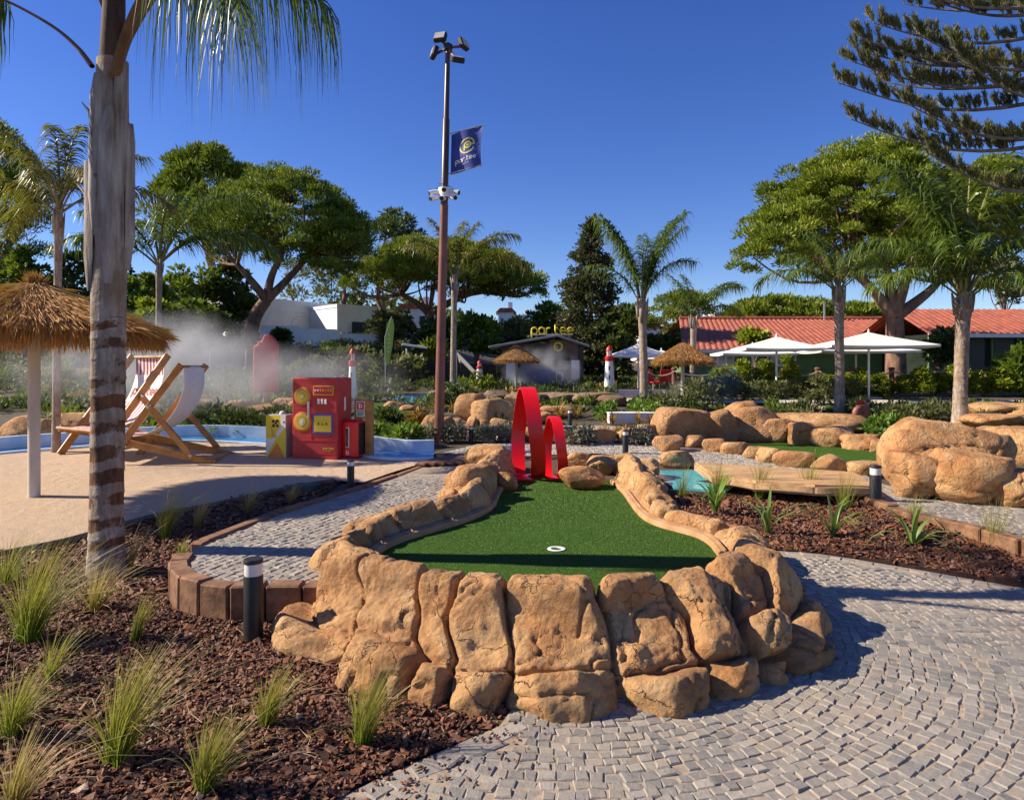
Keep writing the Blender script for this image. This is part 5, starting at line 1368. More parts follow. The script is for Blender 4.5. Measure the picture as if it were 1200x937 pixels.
BU = [('green leafy patch on the bank beside the red cabinet', 430, 458, 498, 520, M_lowg), ('green leafy patch on the bank left of the lamp post', 455, 492, 500, 524, M_lowg), ('dark purple shrub behind the small bollard near the red cabinet', 442, 478, 483, 508, M_dark),
 ('dark rusty shrub against the left end of the outcrop', 474, 500, 482, 508, M_rust), ('low bright green hedge left of the slender palm', 695, 735, 478, 492, M_lowg), ('low bright green hedge right of the slender palm', 733, 775, 476, 491, M_lowg),
 ('grey shrub on the rocks behind the slender palm', 745, 790, 462, 482, M_olive), ('bright green shrub on the rocks beside the pond', 1020, 1058, 492, 512, M_lowg), ('grey green shrub behind the bright green shrub', 1035, 1078, 474, 494, M_olive),
 ('grey green shrub left of the thick palm', 1070, 1115, 474, 492, M_olive), ('green shrub beside the white shell', 925, 950, 472, 488, M_olive), ('green shrub between the palm and the red shell', 1000, 1030, 470, 486, M_olive),
 ('dark planted bank under the mist, left part', 215, 280, 478, 506, M_dark), ('dark planted bank under the mist, right part', 275, 345, 480, 507, M_dark), ('light green shrubs in the mist behind the deckchair', 235, 300, 432, 466, M_leaf),
 ('green shrub in the mist left of the red lolly', 196, 242, 440, 470, M_olive), ('green shrub in the mist between lolly and machine', 320, 352, 434, 466, M_leaf), ('olive shrub under the red cabinet side, at the lawn edge', 500, 530, 462, 480, M_olive),
 ('yellow shrubs left of the hut', 552, 582, 438, 458, M_yel), ('dark green hedge under the outcrop top, left of the hut', 525, 560, 452, 470, M_dark), ('dark shrub behind the straw parasol post', 780, 835, 440, 478, M_olive)]
for i, (lab, x0, x1, y0, y1, m) in enumerate(BU): bush(lab, x0, x1, y0, y1, 830+i, m, .45, .16, .06, dens=1.3)
# hedge of small conifers along the rope fence and grey shrubs before it: a few meshes, copied
rs = random.Random(8); protos = {}
for k in range(4):
    b = gp(845+k*26, 24.05); o = bush('yellow green upright hedge shrub planted along the rope fence', 845+k*26-13, 845+k*26+13, 433-2*k, 472, 860+k, M_yel, .40, .15, .06, 'hedge shrubs along the rope fence', 'hedge_shrub', base=b, per=75, dens=1.2); protos[k] = o
x = 845+4*26
while x < 1230:
    o = copy_tree(protos[rs.randrange(4)]); b = gp(x, 24.05+rs.uniform(-.2, .15)); o.location = b; s = rs.uniform(.8, 1.15); o.scale = (s, s, s*rs.uniform(.85, 1.1)*(.62 if x < 960 else .76)); o.rotation_euler.z = rs.uniform(0, 6); x += rs.uniform(17, 27)
pg = []
for k in range(3): pg.append(bush('loose grey green flowering shrub in front of the hedge', 800+k*24-15, 800+k*24+15, 452, 478, 880+k, M_olive, .42, .14, .05, 'grey green shrubs in front of the hedge', 'flowering_shrub', base=gp(800+k*24, 22.3)))
x = 875
while x < 1010:
    o = copy_tree(pg[rs.randrange(3)]); o.location = gp(x, 22.3+rs.uniform(-.5, .4)); o.rotation_euler.z = rs.uniform(0, 6); x += rs.uniform(16, 26)

# low planting that covers the beds between the rocks, out to the hillside
rs = np.random.default_rng(77); n = 5200
yy = 15+30*rs.uniform(0, 1, n)**1.1; xx = (rs.uniform(-60, 1260, n)-600)/F*yy
k = np.ones(n, bool)
for q in (farp, farp2, promen, sand): k &= ~inpoly(xx, yy, q)
k &= ~((yy < 19) & (vnoise(np.stack([xx*.8, yy*.8, xx*0], 1), 9) < .05)); k &= ~(inpoly(xx, yy, [tuple(p) for p in cf]+[tuple(p) for p in cb[::-1]]))
for q in ([at(428,474), at(470,474), at(502,487), at(455,492), at(425,488)], [at(455,466), at(500,463), at(512,471), at(480,474)], [at(985,513), at(1050,512), at(1056,521), at(1000,519)]): k &= ~inpoly(xx, yy, [d2(p) for p in q])
k &= ~((xx > 4) & (yy < 17.5)); k &= ~((600+F*xx/yy > 830) & (yy > 20.3)); k &= ~((yy < 26) & (rs.uniform(0, 1, n) < .45)); k &= ~((xx > -5) & (xx < 8) & (yy < 29) & (rs.uniform(0, 1, n) < .5)); k &= ~((np.abs(xx-3.1) < 1.0) & (np.abs(yy-16.3) < 1.0))
xx, yy = xx[k], yy[k]; C = np.stack([xx, yy, g(xx, yy)+.02+yy*.0015], 1)
sel = vnoise(np.stack([xx*.5, yy*.5, xx*0], 1), 19)
for lab, m_, q in (('low dark green ground cover between the rocks and up the hillside', M_dark, sel < .05), ('low rusty ground cover in patches between the rocks', M_rust, (sel >= .05) & (sel < .14)), ('low olive ground cover in patches between the rocks', M_olive, (sel >= .14) & (sel < .35)), ('low bright green ground cover in patches between the rocks', M_leaf, sel >= .35)):
    V = clump_cloud(C[q], .10+.006*yy[q], 34, rs, .20, .06, .7, .4, .1); o = link('ground_cover', kmesh('ground_cover', V, m_)); prop(o, lab, 'ground cover', None, 'stuff')
# ------------------------------------------------------------------ lettering and printed marks
def arc(cx, cy, r, a0, a1, n=14): return [(cx+r*math.cos(R(a0+(a1-a0)*i/n)), cy+r*math.sin(R(a0+(a1-a0)*i/n))) for i in range(n+1)]
GL = {'p': (1.0, [arc(.5, .5, .5, 0, 360, 20), [(0, .5), (0, -.55)]]), 'a': (1.0, [arc(.5, .5, .5, 0, 360, 20), [(1, .95), (1, 0)]]),
      'r': (.75, [[(0, 0), (0, .5)]+arc(.45, .5, .45, 180, 55, 8)]), '.': (.12, [[(0, .02), (.1, .02)]]),
      't': (.72, [[(.12, 1.45), (.12, .42)]+arc(.5, .42, .38, 180, 290, 8), [(.12, 1), (.6, 1)]]), 'e': (1.0, [[(.02, .5), (1, .5)]+arc(.5, .5, .5, 0, 312, 18)])}
def word(txt, gap=.30):
    x = 0; out = []
    for ch in txt:
        w_, pl = GL[ch]; out += [[(x+a, b) for a, b in q] for q in pl]; x += w_+gap
    return out, x-gap
def ribbons(mb, polys, wid, fn):
    """flat strokes of the given width, mapped to the surface by fn(x, y)"""
    for q in polys:
        L = np.array(q, float)
        if len(L) < 2: continue
        T = np.gradient(L, axis=0); T /= np.linalg.norm(T, axis=1, keepdims=True)+1e-9
        L[0] -= T[0]*wid*.4; L[-1] += T[-1]*wid*.4; N_ = np.stack([-T[:, 1], T[:, 0]], 1)*wid/2; b0 = len(mb.v)
        for p, n_ in zip(L, N_): mb.v.append(tuple(fn(*(p+n_)))); mb.v.append(tuple(fn(*(p-n_))))
        for i in range(len(L)-1): mb.f.append([b0+2*i, b0+2*i+1, b0+2*i+3, b0+2*i+2]); mb.m.append(mb.mi)
def logo_polys(): return [arc(0, 0, 1.0, 18, 335, 30)+[], [(1.0, .12), (.52, .12)], arc(.05, .12, .42, 0, 360, 20), [(-.37, .12), (-.37, -.55)]]
def paint(name, c, rough=.45, var=.88, **k): return pm(name, c, tuple(x*var for x in c), 5, rough, **k)
M_red = paint('red_paint', (.62,.018,.018), .5, .85, bmp=.002); M_redhot = paint('glossy_red_plastic', (.72,.008,.012), .28, .92)
M_redm = pm('faded_red_paint', (.52,.03,.03), (.38,.02,.025), 4, .5, .003, 20)
M_yel_p = paint('yellow_paint', (.80,.60,.03), .45); M_org = paint('orange_paint', (.75,.22,.04), .5); M_white = pm('white_paint', (.80,.79,.76), (.70,.69,.66), 3, .55, .003, 20)
M_navy = paint('navy_cloth', (.035,.06,.30), .7, .8); M_bluep = paint('blue_paint', (.10,.10,.42), .5); M_blk = pm('black_metal', (.014,.014,.014), (.009,.009,.009), 6, .5, .001, 60)
M_gold = paint('yellow_print', (.62,.55,.12), .6); M_grayp = paint('grey_paint', (.32,.31,.33), .6); M_rustp = pm('rust_red_steel', (.24,.085,.05), (.15,.05,.03), 3, .45, .003, 30)
M_glass = pm('clear_lamp_glass', (.75,.72,.66), (.62,.60,.55), 6, .12); M_dglass = pm('dark_glass', (.02,.025,.03), None, 3, .06)
M_wall = pm('white_render', (.86,.85,.84), (.76,.75,.74), 1.2, .85, .004, 20, world=True); M_wood = pm('varnished_wood', (.48,.225,.055), (.31,.13,.03), 5, .5, .006, 14, stretch=(1,1,1), detail=8)
M_brown = pm('brown_boards', (.10,.06,.045), (.06,.036,.028), 3, .8, .01, 9); M_conc2 = pm('concrete', (.42,.38,.33), (.30,.27,.23), 8, .9, .005, 40)
M_canv = pm('white_canvas', (.78,.75,.70), (.72,.69,.64), 3, .8); M_rope = pm('rope', (.50,.42,.30), (.36,.29,.2), 40, .9)
M_post = pm('red_brown_post', (.20,.075,.045), (.12,.045,.03), 5, .8, .01, 20)
M_tile = pm('terracotta', (.45,.125,.07), (.27,.075,.045), 2.8, .8, .01, 20, world=True, detail=9); M_green = pm('green_siding', (.15,.26,.11), (.11,.19,.08), 1.5, .8, spec=.15, world=True)
M_purp = paint('purple_panel', (.16,.12,.34), .6); M_teal = paint('turquoise_plastic', (.22,.55,.52), .45); M_sil = pm('silver_metal', (.55,.54,.52), (.42,.41,.40), 6, .35, metal=.8)
M_lime = paint('lime_cloth', (.42,.52,.06), .7); M_dkred = paint('dark_red_print', (.38,.02,.05), .7); M_dkgrn = pm('windbreak_net', (.035,.035,.03), (.022,.022,.02), 3, .9)

# ------------------------------------------------------------------ cup
c = P(652, 643, GZR+.004); t = thing('golf_cup', 'round white golf cup sunk in the near putting green', 'golf cup', c)
MB().lathe([(.052, -.10), (.052, .002), (.056, .006), (.085, .006), (.088, .002)], 32, cap=False).build('rim', M_white, t, smooth=True)
MB().lathe([(.0005, -.035), (.050, -.035)], 32, cap=False).build('hole', M_white, t)
# ------------------------------------------------------------------ red loops: bands wound once, side by side on the back of the green
t = thing('loop_obstacle', 'glossy red double loop the loop obstacle, tall loop left of a small one', 'loop obstacle', P(633, 566, GZR))
def loop(x_foot, shift, Yc, ry, zr, band, zb):
    V = []; n = 72; L = []
    a0, a1 = -112, 256
    for i in range(n+1):
        a = R(a0+(a1-a0)*i/n)                                # -90 = bottom, 0 = far side, 90 = top, 180 = near side
        f = i/n; L.append((x_foot-.09+shift*min(1.15, max(-.05, (a0+(a1-a0)*f)/180)), Yc+ry*math.cos(a), zb+zr+zr*math.sin(a), band))
    foot = []
    p0 = L[0]
    for k in range(7):                                       # run-out on the turf, widening towards the viewer
        f = k/7; foot.append((x_foot-.02-.09*f**2, p0[1]-.20*(1-f)**1.0, zb+.012+(p0[2]-zb-.012)*f**2, band*(1.15-.15*f)))
    L = foot+L; th = .034
    P_ = np.array([q[:3] for q in L]); T = unit(np.gradient(P_, axis=0)); N_ = unit(np.stack([T[:, 0]*0, -T[:, 2], T[:, 1]], 1))
    for i, q in enumerate(L):
        b = q[3]/2
        for (sx, sn) in ((-1, -1), (1, -1), (1, 1), (-1, 1)): V.append(P_[i]+np.array([sx*b, 0, 0])+N_[i]*sn*th/2)
        for (sx, sn) in ():
            pass
    Q = []
    for i in range(len(L)-1):
        for k in range(4): Q.append([i*4+k, i*4+(k+1) % 4, i*4+4+(k+1) % 4, i*4+4+k])
    Q += [[0, 1, 2, 3], [len(V)-1, len(V)-2, len(V)-3, len(V)-4]]
    mb = MB(); mb._add([tuple(v) for v in V], Q); o = mb.build('loop', M_redhot, t, smooth=40, world=True); return o
Y1 = P(612, 568, GZR).y
loop(P(616,568,GZR).x, .25, Y1+.60, .46, .70, .225, GZR+.02)
loop(P(651,564,GZR).x, .18, Y1+.66, .36, .47, .16, GZR+.02)
# ------------------------------------------------------------------ bollards
def bollard(label, x, y, h, w_, z=None, plate=False):
    p = at(x, y) if z is None else P(x, y, z); k = p.y/F; H = h*k; r = w_*k/2
    t = thing('bollard_light', label, 'bollard light', p, 0, 'black bollard lights along the paths')
    MB().lathe([(r, -.02), (r, H*.80), (r*.97, H*.81)], 24).build('post', M_blk, t, smooth=True)
    MB().lathe([(r*.93, H*.81), (r*.93, H*.955)], 24).build('lens', M_glass, t, smooth=True)
    MB().lathe([(r*.98, H*.95), (r, H*.96), (r, H*.99), (r*.96, H)], 24).build('cap', M_blk, t, smooth=True)
    MB().lathe([(r*1.25, -.01), (r*1.25, .012), (r*1.1, .016)], 24).build('flange', M_blk, t, smooth=True)
    if plate: boulder('footing', t, (p.x, p.y, p.z-.05), (.30, .26, .09), 900, M_conc2, 3)
bollard('nearest black bollard light, standing in the mulch before the curved timber kerb', 297, 754, 100, 22, plate=True)
bollard('black bollard light in the right mulch bed, before the timber kerb', 1026, 602, 57, 13)
bollard('black bollard light at the straight timber kerb, before the red machine', 411, 573, 34, 8.5)
bollard('black bollard light on the far path, right of the red loops', 733, 532, 28, 7)
bollard('small black bollard light at the foot of the orange outcrop, right of the lamp post', 552, 519, 20, 5)
bollard('small black bollard light behind the red loops, on the pale far path', 668, 499, 19, 5)
bollard('small black bollard light on the lawn, right of the red cabinet', 448, 497, 14, 4)
bollard('tiny black bollard light in front of the hedge, left of the thick palm', 1078, 483, 14, 4.5)
# ------------------------------------------------------------------ drinks-machine shaped obstacle
b = at(378, 538); t = thing('retro_machine', 'big red retro machine with two yellow target discs and a blue framed screen', 'machine', b, R(-12))
W_, H_, Dp = .88, 1.50, .60; y0 = -Dp/2
MB().box((0, 0, H_/2), (W_, Dp, H_), ch=.018).build('body', M_redm, t)
def disc(name, x, z, rings):
    o0 = None
    for i, (r, m) in enumerate(rings):
        o = MB().lathe([(r, 0), (r, .006), (r*.985, .008)], 32, M=Matrix.Rotation(R(90), 3, 'X')).build(name if i == 0 else 'ring', m, o0 or t, smooth=True)
        o.location = (x, y0-.001, z) if i == 0 else (0, -.006*i, 0); o0 = o0 or o
M_ring = paint('dark_yellow', (.62,.42,.05)); M_cream = paint('cream', (.82,.74,.36))
disc('target_disc', -.235, 1.17, [(.165, M_org), (.135, M_ring), (.095, M_yel_p), (.062, M_ring), (.038, M_cream)])
disc('target_disc', -.235, .71, [(.180, M_org), (.140, M_yel_p), (.095, M_ring), (.065, M_cream), (.03, M_white)])
def panel(name, x0, x1, z0, z1, m, y=y0, th=.012, par=None):
    return MB().box(((x0+x1)/2, y-th/2, (z0+z1)/2), (x1-x0, th, z1-z0), ch=.003).build(name, m, par or t)
panel('button_panel', -.02, .37, 1.19, 1.36, M_yel_p); panel('panel_face', -.005, .355, 1.205, 1.345, M_redm, y0-.010)
for i in range(7): MB().box((.03+i*.05, y0-.026, 1.275), (.028, .008, .05 if i > 1 else .03), ch=.003).build('button', M_org if i > 1 else M_white, t)
for i in range(3): MB().box((.085+i*.068, y0-.010, 1.075), (.042, .02, .09), ch=.006).build('button', M_white, t)
panel('screen_frame', -.03, .36, .50, .86, M_bluep); panel('screen', 0, .33, .535, .825, M_yel_p, y0-.010)
for x, d in ((.085, 1), (.165, 0), (.245, -1)):             # the small dark marks on the screen
    pts = [(x-.022, .655), (x+.005*d, .715), (x+.024, .655), (x, .672)] if d else [(x-.022, .672), (x, .69), (x+.022, .672), (x, .655)]
    MB().prism(pts, .004, c=(0, y0-.024, 0)).build('mark', M_blk if d else M_dkred, t)
mb = MB(); mb.box((-.105, y0-.03, .93), (.036, .022, .30), ch=.008); mb.box((-.105, y0-.012, 1.05), (.03, .03, .03)); mb.box((-.105, y0-.012, .81), (.03, .03, .03)); mb.build('handle', M_white, t)
mb = MB(); mb.box((.16, y0-.004, 1.135), (.55, .008, .012)); mb.box((-.005, y0-.004, .375), (W_-.03, .008, .014)); mb.box((-.06, y0-.004, .62), (.009, .008, .48)); mb.box((0, y0-.003, .14), (W_-.05, .006, .010)); mb.box((.17, y0-.004, .46), (.42, .006, .008)); mb.build('trim', M_red, t)
q, wd = word('par.tee'); mb = MB(); k = .028; ribbons(mb, [[(x*k, y*k) for x, y in p] for p in q], .008, lambda x, y: (.17+x, y0-.004, .225+y)); mb.build('lettering', M_yel_p, t)
text_mesh('lettering', 'mini golf', .035, .001, M_yel_p, t, (.26, y0-.004, .195), (R(90), 0, 0))
mb = MB(); mb.box((W_/2+.012, -.02, 1.03), (.022, .05, .24), ch=.006); mb.build('side_handle', M_white, t)
# yellow box beside it
b = at(330, 537); t = thing('yellow_box', 'small yellow and white painted box with an orange corner, left of the red machine', 'box', b, R(-14))
w2, h2, d2_ = .42, .82, .36; yy0 = -d2_/2
MB().box((0, 0, h2/2), (w2, d2_, h2), ch=.008).build('body', M_grayp, t)
def fr(name, pts, m, k=0): return MB().prism(pts, .006, c=(0, yy0-.003-.0035*k, 0)).build(name, m, t)
fr('front_panel', [(-.205, .01), (.205, .01), (.205, .81), (-.205, .81)], M_yel_p)
fr('white_stripe', [(.10, .80), (.20, .80), (.20, .60), (-.04, .32), (-.20, .05), (-.20, .38), (-.06, .38), (.10, .62)], M_white, 1)
fr('orange_triangle', [(-.19, .012), (.03, .31), (.20, .012)], M_org, 2)
fr('olive_triangle', [(-.10, .60), (-.08, .42), (.03, .40)], M_ring, 2)  # small dark yellow triangle beside the white stripe
for x, z, r in ((-.05, .70, .028), (.03, .71, .03), (-.045, .62, .03), (.035, .62, .026), (.0, .665, .022), (.17, .69, .016)): MB().lathe([(r, 0), (r, .005)], 14, M=Matrix.Rotation(R(90), 3, 'X'), c=(x, yy0-.008, z)).build('black_spot', M_blk, t)
MB().lathe([(.06, .0), (.058, .02), (.045, .045), (.02, .06), (.001, .063)], 20, c=(.02, 0, h2)).build('dome', pm('pale_blue_paint', (.55,.62,.72)), t, smooth=True)
# red extinguisher cabinet with post and signs
b = at(433, 538); t = thing('sign_post', 'square wooden post carrying two small safety signs beside the red cabinet', 'post', b, R(-8))
MB().box((.0, 0, .54), (.13, .13, 1.08), ch=.008).build('post', M_wood, t)
sg = MB().box((-.145, -.072, .985), (.165, .012, .17)).build('sign', M_white, t); rp = MB().box((-.145, -.080, .985), (.135, .006, .14)).build('sign_face', M_red, sg)
mb = MB(); mb.box((-.160, -.085, .975), (.03, .004, .085)); mb.box((-.158, -.085, 1.025), (.05, .004, .012)); mb.box((-.118, -.085, .98), (.014, .004, .07)); mb.build('extinguisher_symbol', M_white, rp).parent = sg
s2 = MB().box((-.145, -.072, .835), (.165, .012, .10)).build('sign', pm('pale_green_paint', (.62,.72,.60)), t)
mb = MB(); mb.box((-.145, -.080, .852), (.12, .004, .016)); mb.box((-.145, -.080, .822), (.10, .004, .016)); mb.build('print', pm('sign_green', (.05,.22,.14)), s2)
MB().box((-.16, -.05, .93), (.22, .02, .36)).build('backing_board', M_wood, t)
b = at(414, 539); t = thing('extinguisher_cabinet', 'rounded bright red extinguisher cabinet with a slot window, before the wooden post', 'cabinet', b, R(-14))
MB().box((0, 0, .40), (.34, .34, .70), ch=.05).build('body', M_redhot, t); MB().box((0, .01, .03), (.28, .26, .06)).build('foot', M_blk, t)
MB().box((-.03, -.168, .43), (.075, .014, .37), ch=.012).build('window_frame', M_white, t); MB().box((-.035, -.176, .43), (.05, .012, .33), ch=.006).build('window', M_dglass, t)
mb = MB(); mb.box((-.045, -.172, .16), (.025, .006, .08)); mb.box((-.010, -.172, .15), (.02, .006, .06)); mb.build('emblem', M_white, t)
MB().box((.176, 0, .40), (.012, .26, .56), ch=.004).build('side_panel', M_blk, t)
# valve box by the sand
b = at(358, 575); t = thing('valve_box', 'low green plastic valve box between the sand and the timber kerb', 'valve box', b, R(-15)); MB().box((0, 0, .05), (.36, .26, .10), ch=.015).build('lid', pm('dark_green_plastic', (.03,.07,.045)), t); MB().box((0, 0, .01), (.42, .32, .06), ch=.01).build('collar', pm('dark_green_rim', (.025,.05,.035)), t)

# ------------------------------------------------------------------ giant deckchairs
def deckchair(label, loc, ang, back_print):
    t = thing('deckchair', label, 'deckchair', loc, ang); hw = .62
    A0, A1 = (.86, .03), (-.50, 1.90); B0, B1 = (.90, .53), (-1.10, .04); C0, C1 = (.06, 1.12), (-.72, .17)
    for s in (-1, 1):
        MB().bar((A0[0], s*hw, A0[1]), (A1[0], s*hw, A1[1]), .055, .13).build('back_rail', M_wood, t)
        MB().bar((B0[0], s*(hw-.075), B0[1]), (B1[0], s*(hw-.075), B1[1]), .055, .13).build('base_rail', M_wood, t)
        MB().bar((C0[0], s*(hw+.062), C0[1]), (C1[0], s*(hw+.062), C1[1]), .05, .11).build('prop', M_wood, t)
        for (x, z) in ((C0[0], C0[1]), (C1[0]+.02, C1[1]+.04), (.62, .40)): MB().lathe([(.03, 0), (.03, .012), (.015, .018)], 12, M=Matrix.Rotation(R(-90*s), 3, 'X'), c=(x, s*(hw+.09), z)).build('bolt', M_sil, t)
    MB().tube([(A1[0], -hw, A1[1]-.04), (A1[0], hw, A1[1]-.04)], .03, 10).build('cross_bar', M_wood, t)
    MB().tube([(B0[0], -hw, B0[1]), (B0[0], hw, B0[1])], .035, 10).build('cross_bar', M_wood, t)
    MB().bar((-.98, -hw, .09), (-.98, hw, .09), .09, .05).build('cross_bar', M_wood, t)
    cv = smooth_line([(-.50, 1.87), (-.485, 1.45), (-.30, 1.0), (0, .70), (.40, .56), (.92, .54)], 8); cs = np.r_[0, np.cumsum(np.linalg.norm(np.diff(cv, axis=0), axis=1))]; Lt = cs[-1]; sw = hw-.12
    def srf(y, s, off=0):                                    # y across, s along from the top
        x = np.interp(s, cs, cv[:, 0]); z = np.interp(s, cs, cv[:, 1]); x2 = np.interp(s+.01, cs, cv[:, 0]); z2 = np.interp(s+.01, cs, cv[:, 1]); x1 = np.interp(s-.01, cs, cv[:, 0]); z1 = np.interp(s-.01, cs, cv[:, 1])
        tx, tz = x2-x1, z2-z1; l = math.hypot(tx, tz)+1e-9; sag = -.03*(1-(y/sw)**2)
        return (x-tz/l*(off+sag)*1.0, y, z+tx/l*(off+sag))
    mb = MB(); ny, ns = 18, 44
    for i in range(ns+1):
        for j in range(ny+1): mb.v.append(srf(-sw+2*sw*j/ny, Lt*i/ns))
    for i in range(ns):
        for j in range(ny):
            f = (i+.5)/ns; a = i*(ny+1)+j; mb.f.append([a, a+ny+1, a+ny+2, a+1]); st = (f < .17 or f > .42) and ((j//1) % 2 == 0)
            mb.m.append(1 if st else 0)
    o = mb.build('sling', [M_canv, M_dkred], t, smooth='all')
    md = o.modifiers.new('thick', 'SOLIDIFY'); md.thickness = .006; md.material_offset = -1
    q, wd = word('par.tee'); k = .115; mb = MB(); ribbons(mb, [[(x*k, y*k) for x, y in p] for p in q], .028, lambda x, y: srf((x-wd*k/2), Lt*.335-y, .012)); mb.build('lettering', M_dkred, o)
    me = text_mesh('lettering', 'mini golf', .11, 0, M_dkred, None, (0, 0, 0), (0, 0, 0)); 
    for v in me.data.vertices: v.co = Vector(srf(v.co.x, Lt*.395-v.co.y, .012))
    me.parent = o
    return t
b = at(197, 541); dc_ = deckchair('front giant wooden deckchair seen from its side, white underside showing', b, R(184), True); dc_.scale = (.92, .92, .92)
b = at(146, 531); deckchair('rear giant deckchair whose striped red and white sling faces the camera', b, R(238), True)

# ------------------------------------------------------------------ straw parasols
M_straw = leafm('straw', [(.26,.11,.03), (.40,.18,.05), (.52,.26,.08), (.60,.34,.12)], .8, .2); M_strawb = pm('thatch', (.34,.19,.075), (.20,.10,.04), 18, .95, .03, 40, stretch=(1,1,.3), detail=9)
M_wpost = pm('whitewashed_post', (.66,.58,.48), (.50,.42,.33), 4, .8, .005, 20, stretch=(1,1,.3))
def straw(label, base, apex_z, rad, eave_z, pr, seed, n, post=True, tuft_h=.22):
    rs = np.random.default_rng(seed); t = thing('straw_parasol', label, 'straw parasol', base); za = apex_z-base.z; ze = eave_z-base.z
    prof = [(.02, 0), (.12, .04), (.30, .24), (.52, .47), (.75, .70), (.92, .88), (1.0, 1.0)]
    pr_ = np.array(prof)
    def zz_(f): return za-(za-ze)*np.interp(f, pr_[:, 0], pr_[:, 1])
    MB().lathe([(rad*f, zz_(f)) for f, _ in prof], 40, cap=False).build('thatch', M_strawb, t, smooth='all')
    a = rs.uniform(0, 6.283, n); f = np.sqrt(rs.uniform(.0, 1, n)); d = np.stack([np.cos(a), np.sin(a), np.zeros(n)], 1)
    p = d*(rad*f)[:, None]; p[:, 2] = zz_(f)+.02
    sl = -(za-ze)/rad*1.02
    dd = d+np.array([0, 0, 1])*sl+rs.normal(0, .16, (n, 3)); L = rs.uniform(.12, .34, n)*rad*.7
    V1 = kites(p, dd, L, .011*rad**.5, rs, .1)
    m = int(n*.55); a = rs.uniform(0, 6.283, m); d = np.stack([np.cos(a), np.sin(a), np.zeros(m)], 1); p = d*(rad*rs.uniform(.9, 1.0, m))[:, None]; p[:, 2] = zz_(1.0)+rs.uniform(-.02, .06, m)
    dd = d*rs.uniform(.1, .7, m)[:, None]+np.array([0, 0, -1])+rs.normal(0, .16, (m, 3)); V2 = kites(p, dd, rs.uniform(.10, .30, m)*rad*.75, .011*rad**.5, rs, .1)
    m = int(n*.04); p = rs.normal(0, .04, (m, 3)); p[:, 2] = za-.03; dd = rs.normal(0, .5, (m, 3)); dd[:, 2] += 1.0; V3 = kites(p, dd, rs.uniform(.5, 1.1, m)*tuft_h, .012, rs, 0)
    link('straw_layer', kmesh('straw_layer', V1, M_straw), t); link('fringe', kmesh('fringe', V2, M_straw), t); link('top_tuft', kmesh('top_tuft', V3, M_straw), t)
    MB().lathe([(pr, -.05), (pr, ze*.95), (pr*.9, za-.05)], 16).build('post', M_wpost, t, smooth=True)
    for i in range(8):
        q = 2*math.pi*i/8; MB().tube([(math.cos(q)*pr, math.sin(q)*pr, za-.16), (math.cos(q)*rad*.96, math.sin(q)*rad*.96, ze-.03)], .018, 5).build('rib', M_wood, t)
b = at(40, 586); straw('large straw parasol on a white post over the deckchairs at the left edge', b, D(40,332,b.y).z, 1.55, D(40,388,b.y).z, .075, 31, 9000)
b = at(800, 471); straw('orange straw parasol on a white post behind the row of big boulders', b, D(800,402,b.y).z, .93, D(800,423,b.y).z, .06, 32, 3500, tuft_h=.06)
b = at(605, 458); straw('grey brown straw parasol standing left in front of the hut', b, D(605,405,b.y).z, .86, D(605,422,b.y).z, .05, 33, 2500, tuft_h=.05)

# ------------------------------------------------------------------ white canvas parasols
def parasol(label, xa, ya, x0, x1, ye, Y):
    base = gp(xa, Y); ap = D(xa, ya, Y); hw = (x1-x0)/2*Y/F; ze = D(0, ye, Y).z-base.z; za = ap.z-base.z
    t = thing('canvas_parasol', label, 'parasol', base); mb = MB(); cr = [(-hw, -hw*.55), (hw*.98, -hw*.75), (hw, hw*.6), (-hw*.98, hw*.75)]
    n = 8
    for s in range(4):
        a, b_ = np.array(cr[s]), np.array(cr[(s+1) % 4]); b0 = len(mb.v)
        for i in range(n+1):
            for j in range(n+1):
                r_ = i/n; u = j/n; q = (a+(b_-a)*u)*r_; sag = -.22*r_*u*(1-u)*(1.0); mb.v.append((q[0], q[1], za+(ze-za)*(r_**.86)+sag*.6))
        for i in range(n):
            for j in range(n): k = b0+i*(n+1)+j; mb.f.append([k, k+1, k+n+2, k+n+1]); mb.m.append(0)
        k0 = len(mb.v)
        for j in range(n+1):
            v = mb.v[b0+n*(n+1)+j]; mb.v.append((v[0], v[1], v[2])); mb.v.append((v[0]*.995, v[1]*.995, v[2]-.07))
        for j in range(n): mb.f.append([k0+2*j, k0+2*j+1, k0+2*j+3, k0+2*j+2]); mb.m.append(0)
        MB().tube([(0, 0, za-.06), (a[0]*.98, a[1]*.98, ze-.03)], .014, 5).build('rib', M_sil, t)
    mb.build('canopy', M_canv, t, smooth=30)
    MB().lathe([(.035, 0), (.035, za+.02), (.02, za+.10)], 12).build('pole', M_white, t, smooth=True)
    MB().box((0, 0, .05), (.6, .6, .1), ch=.02).build('base_slab', M_conc2, t)
parasol('largest white canvas parasol, right of the palm with the arching crown', 1018, 389, 960, 1077, 405, 22.5)
parasol('lower white canvas parasol half behind the largest one', 1003, 401, 954, 1062, 411, 25)
parasol('white canvas parasol standing before the red roof', 910, 394, 868, 956, 408, 23)
parasol('lower left white canvas parasol before the clubhouse windows', 882, 404, 842, 926, 414, 25.5)
parasol('white canvas parasol beside the red and white lighthouse', 748, 402, 718, 784, 416, 27)
parasol('white canvas parasol tucked behind the slender palm trunk', 775, 410, 738, 803, 420, 29.5)

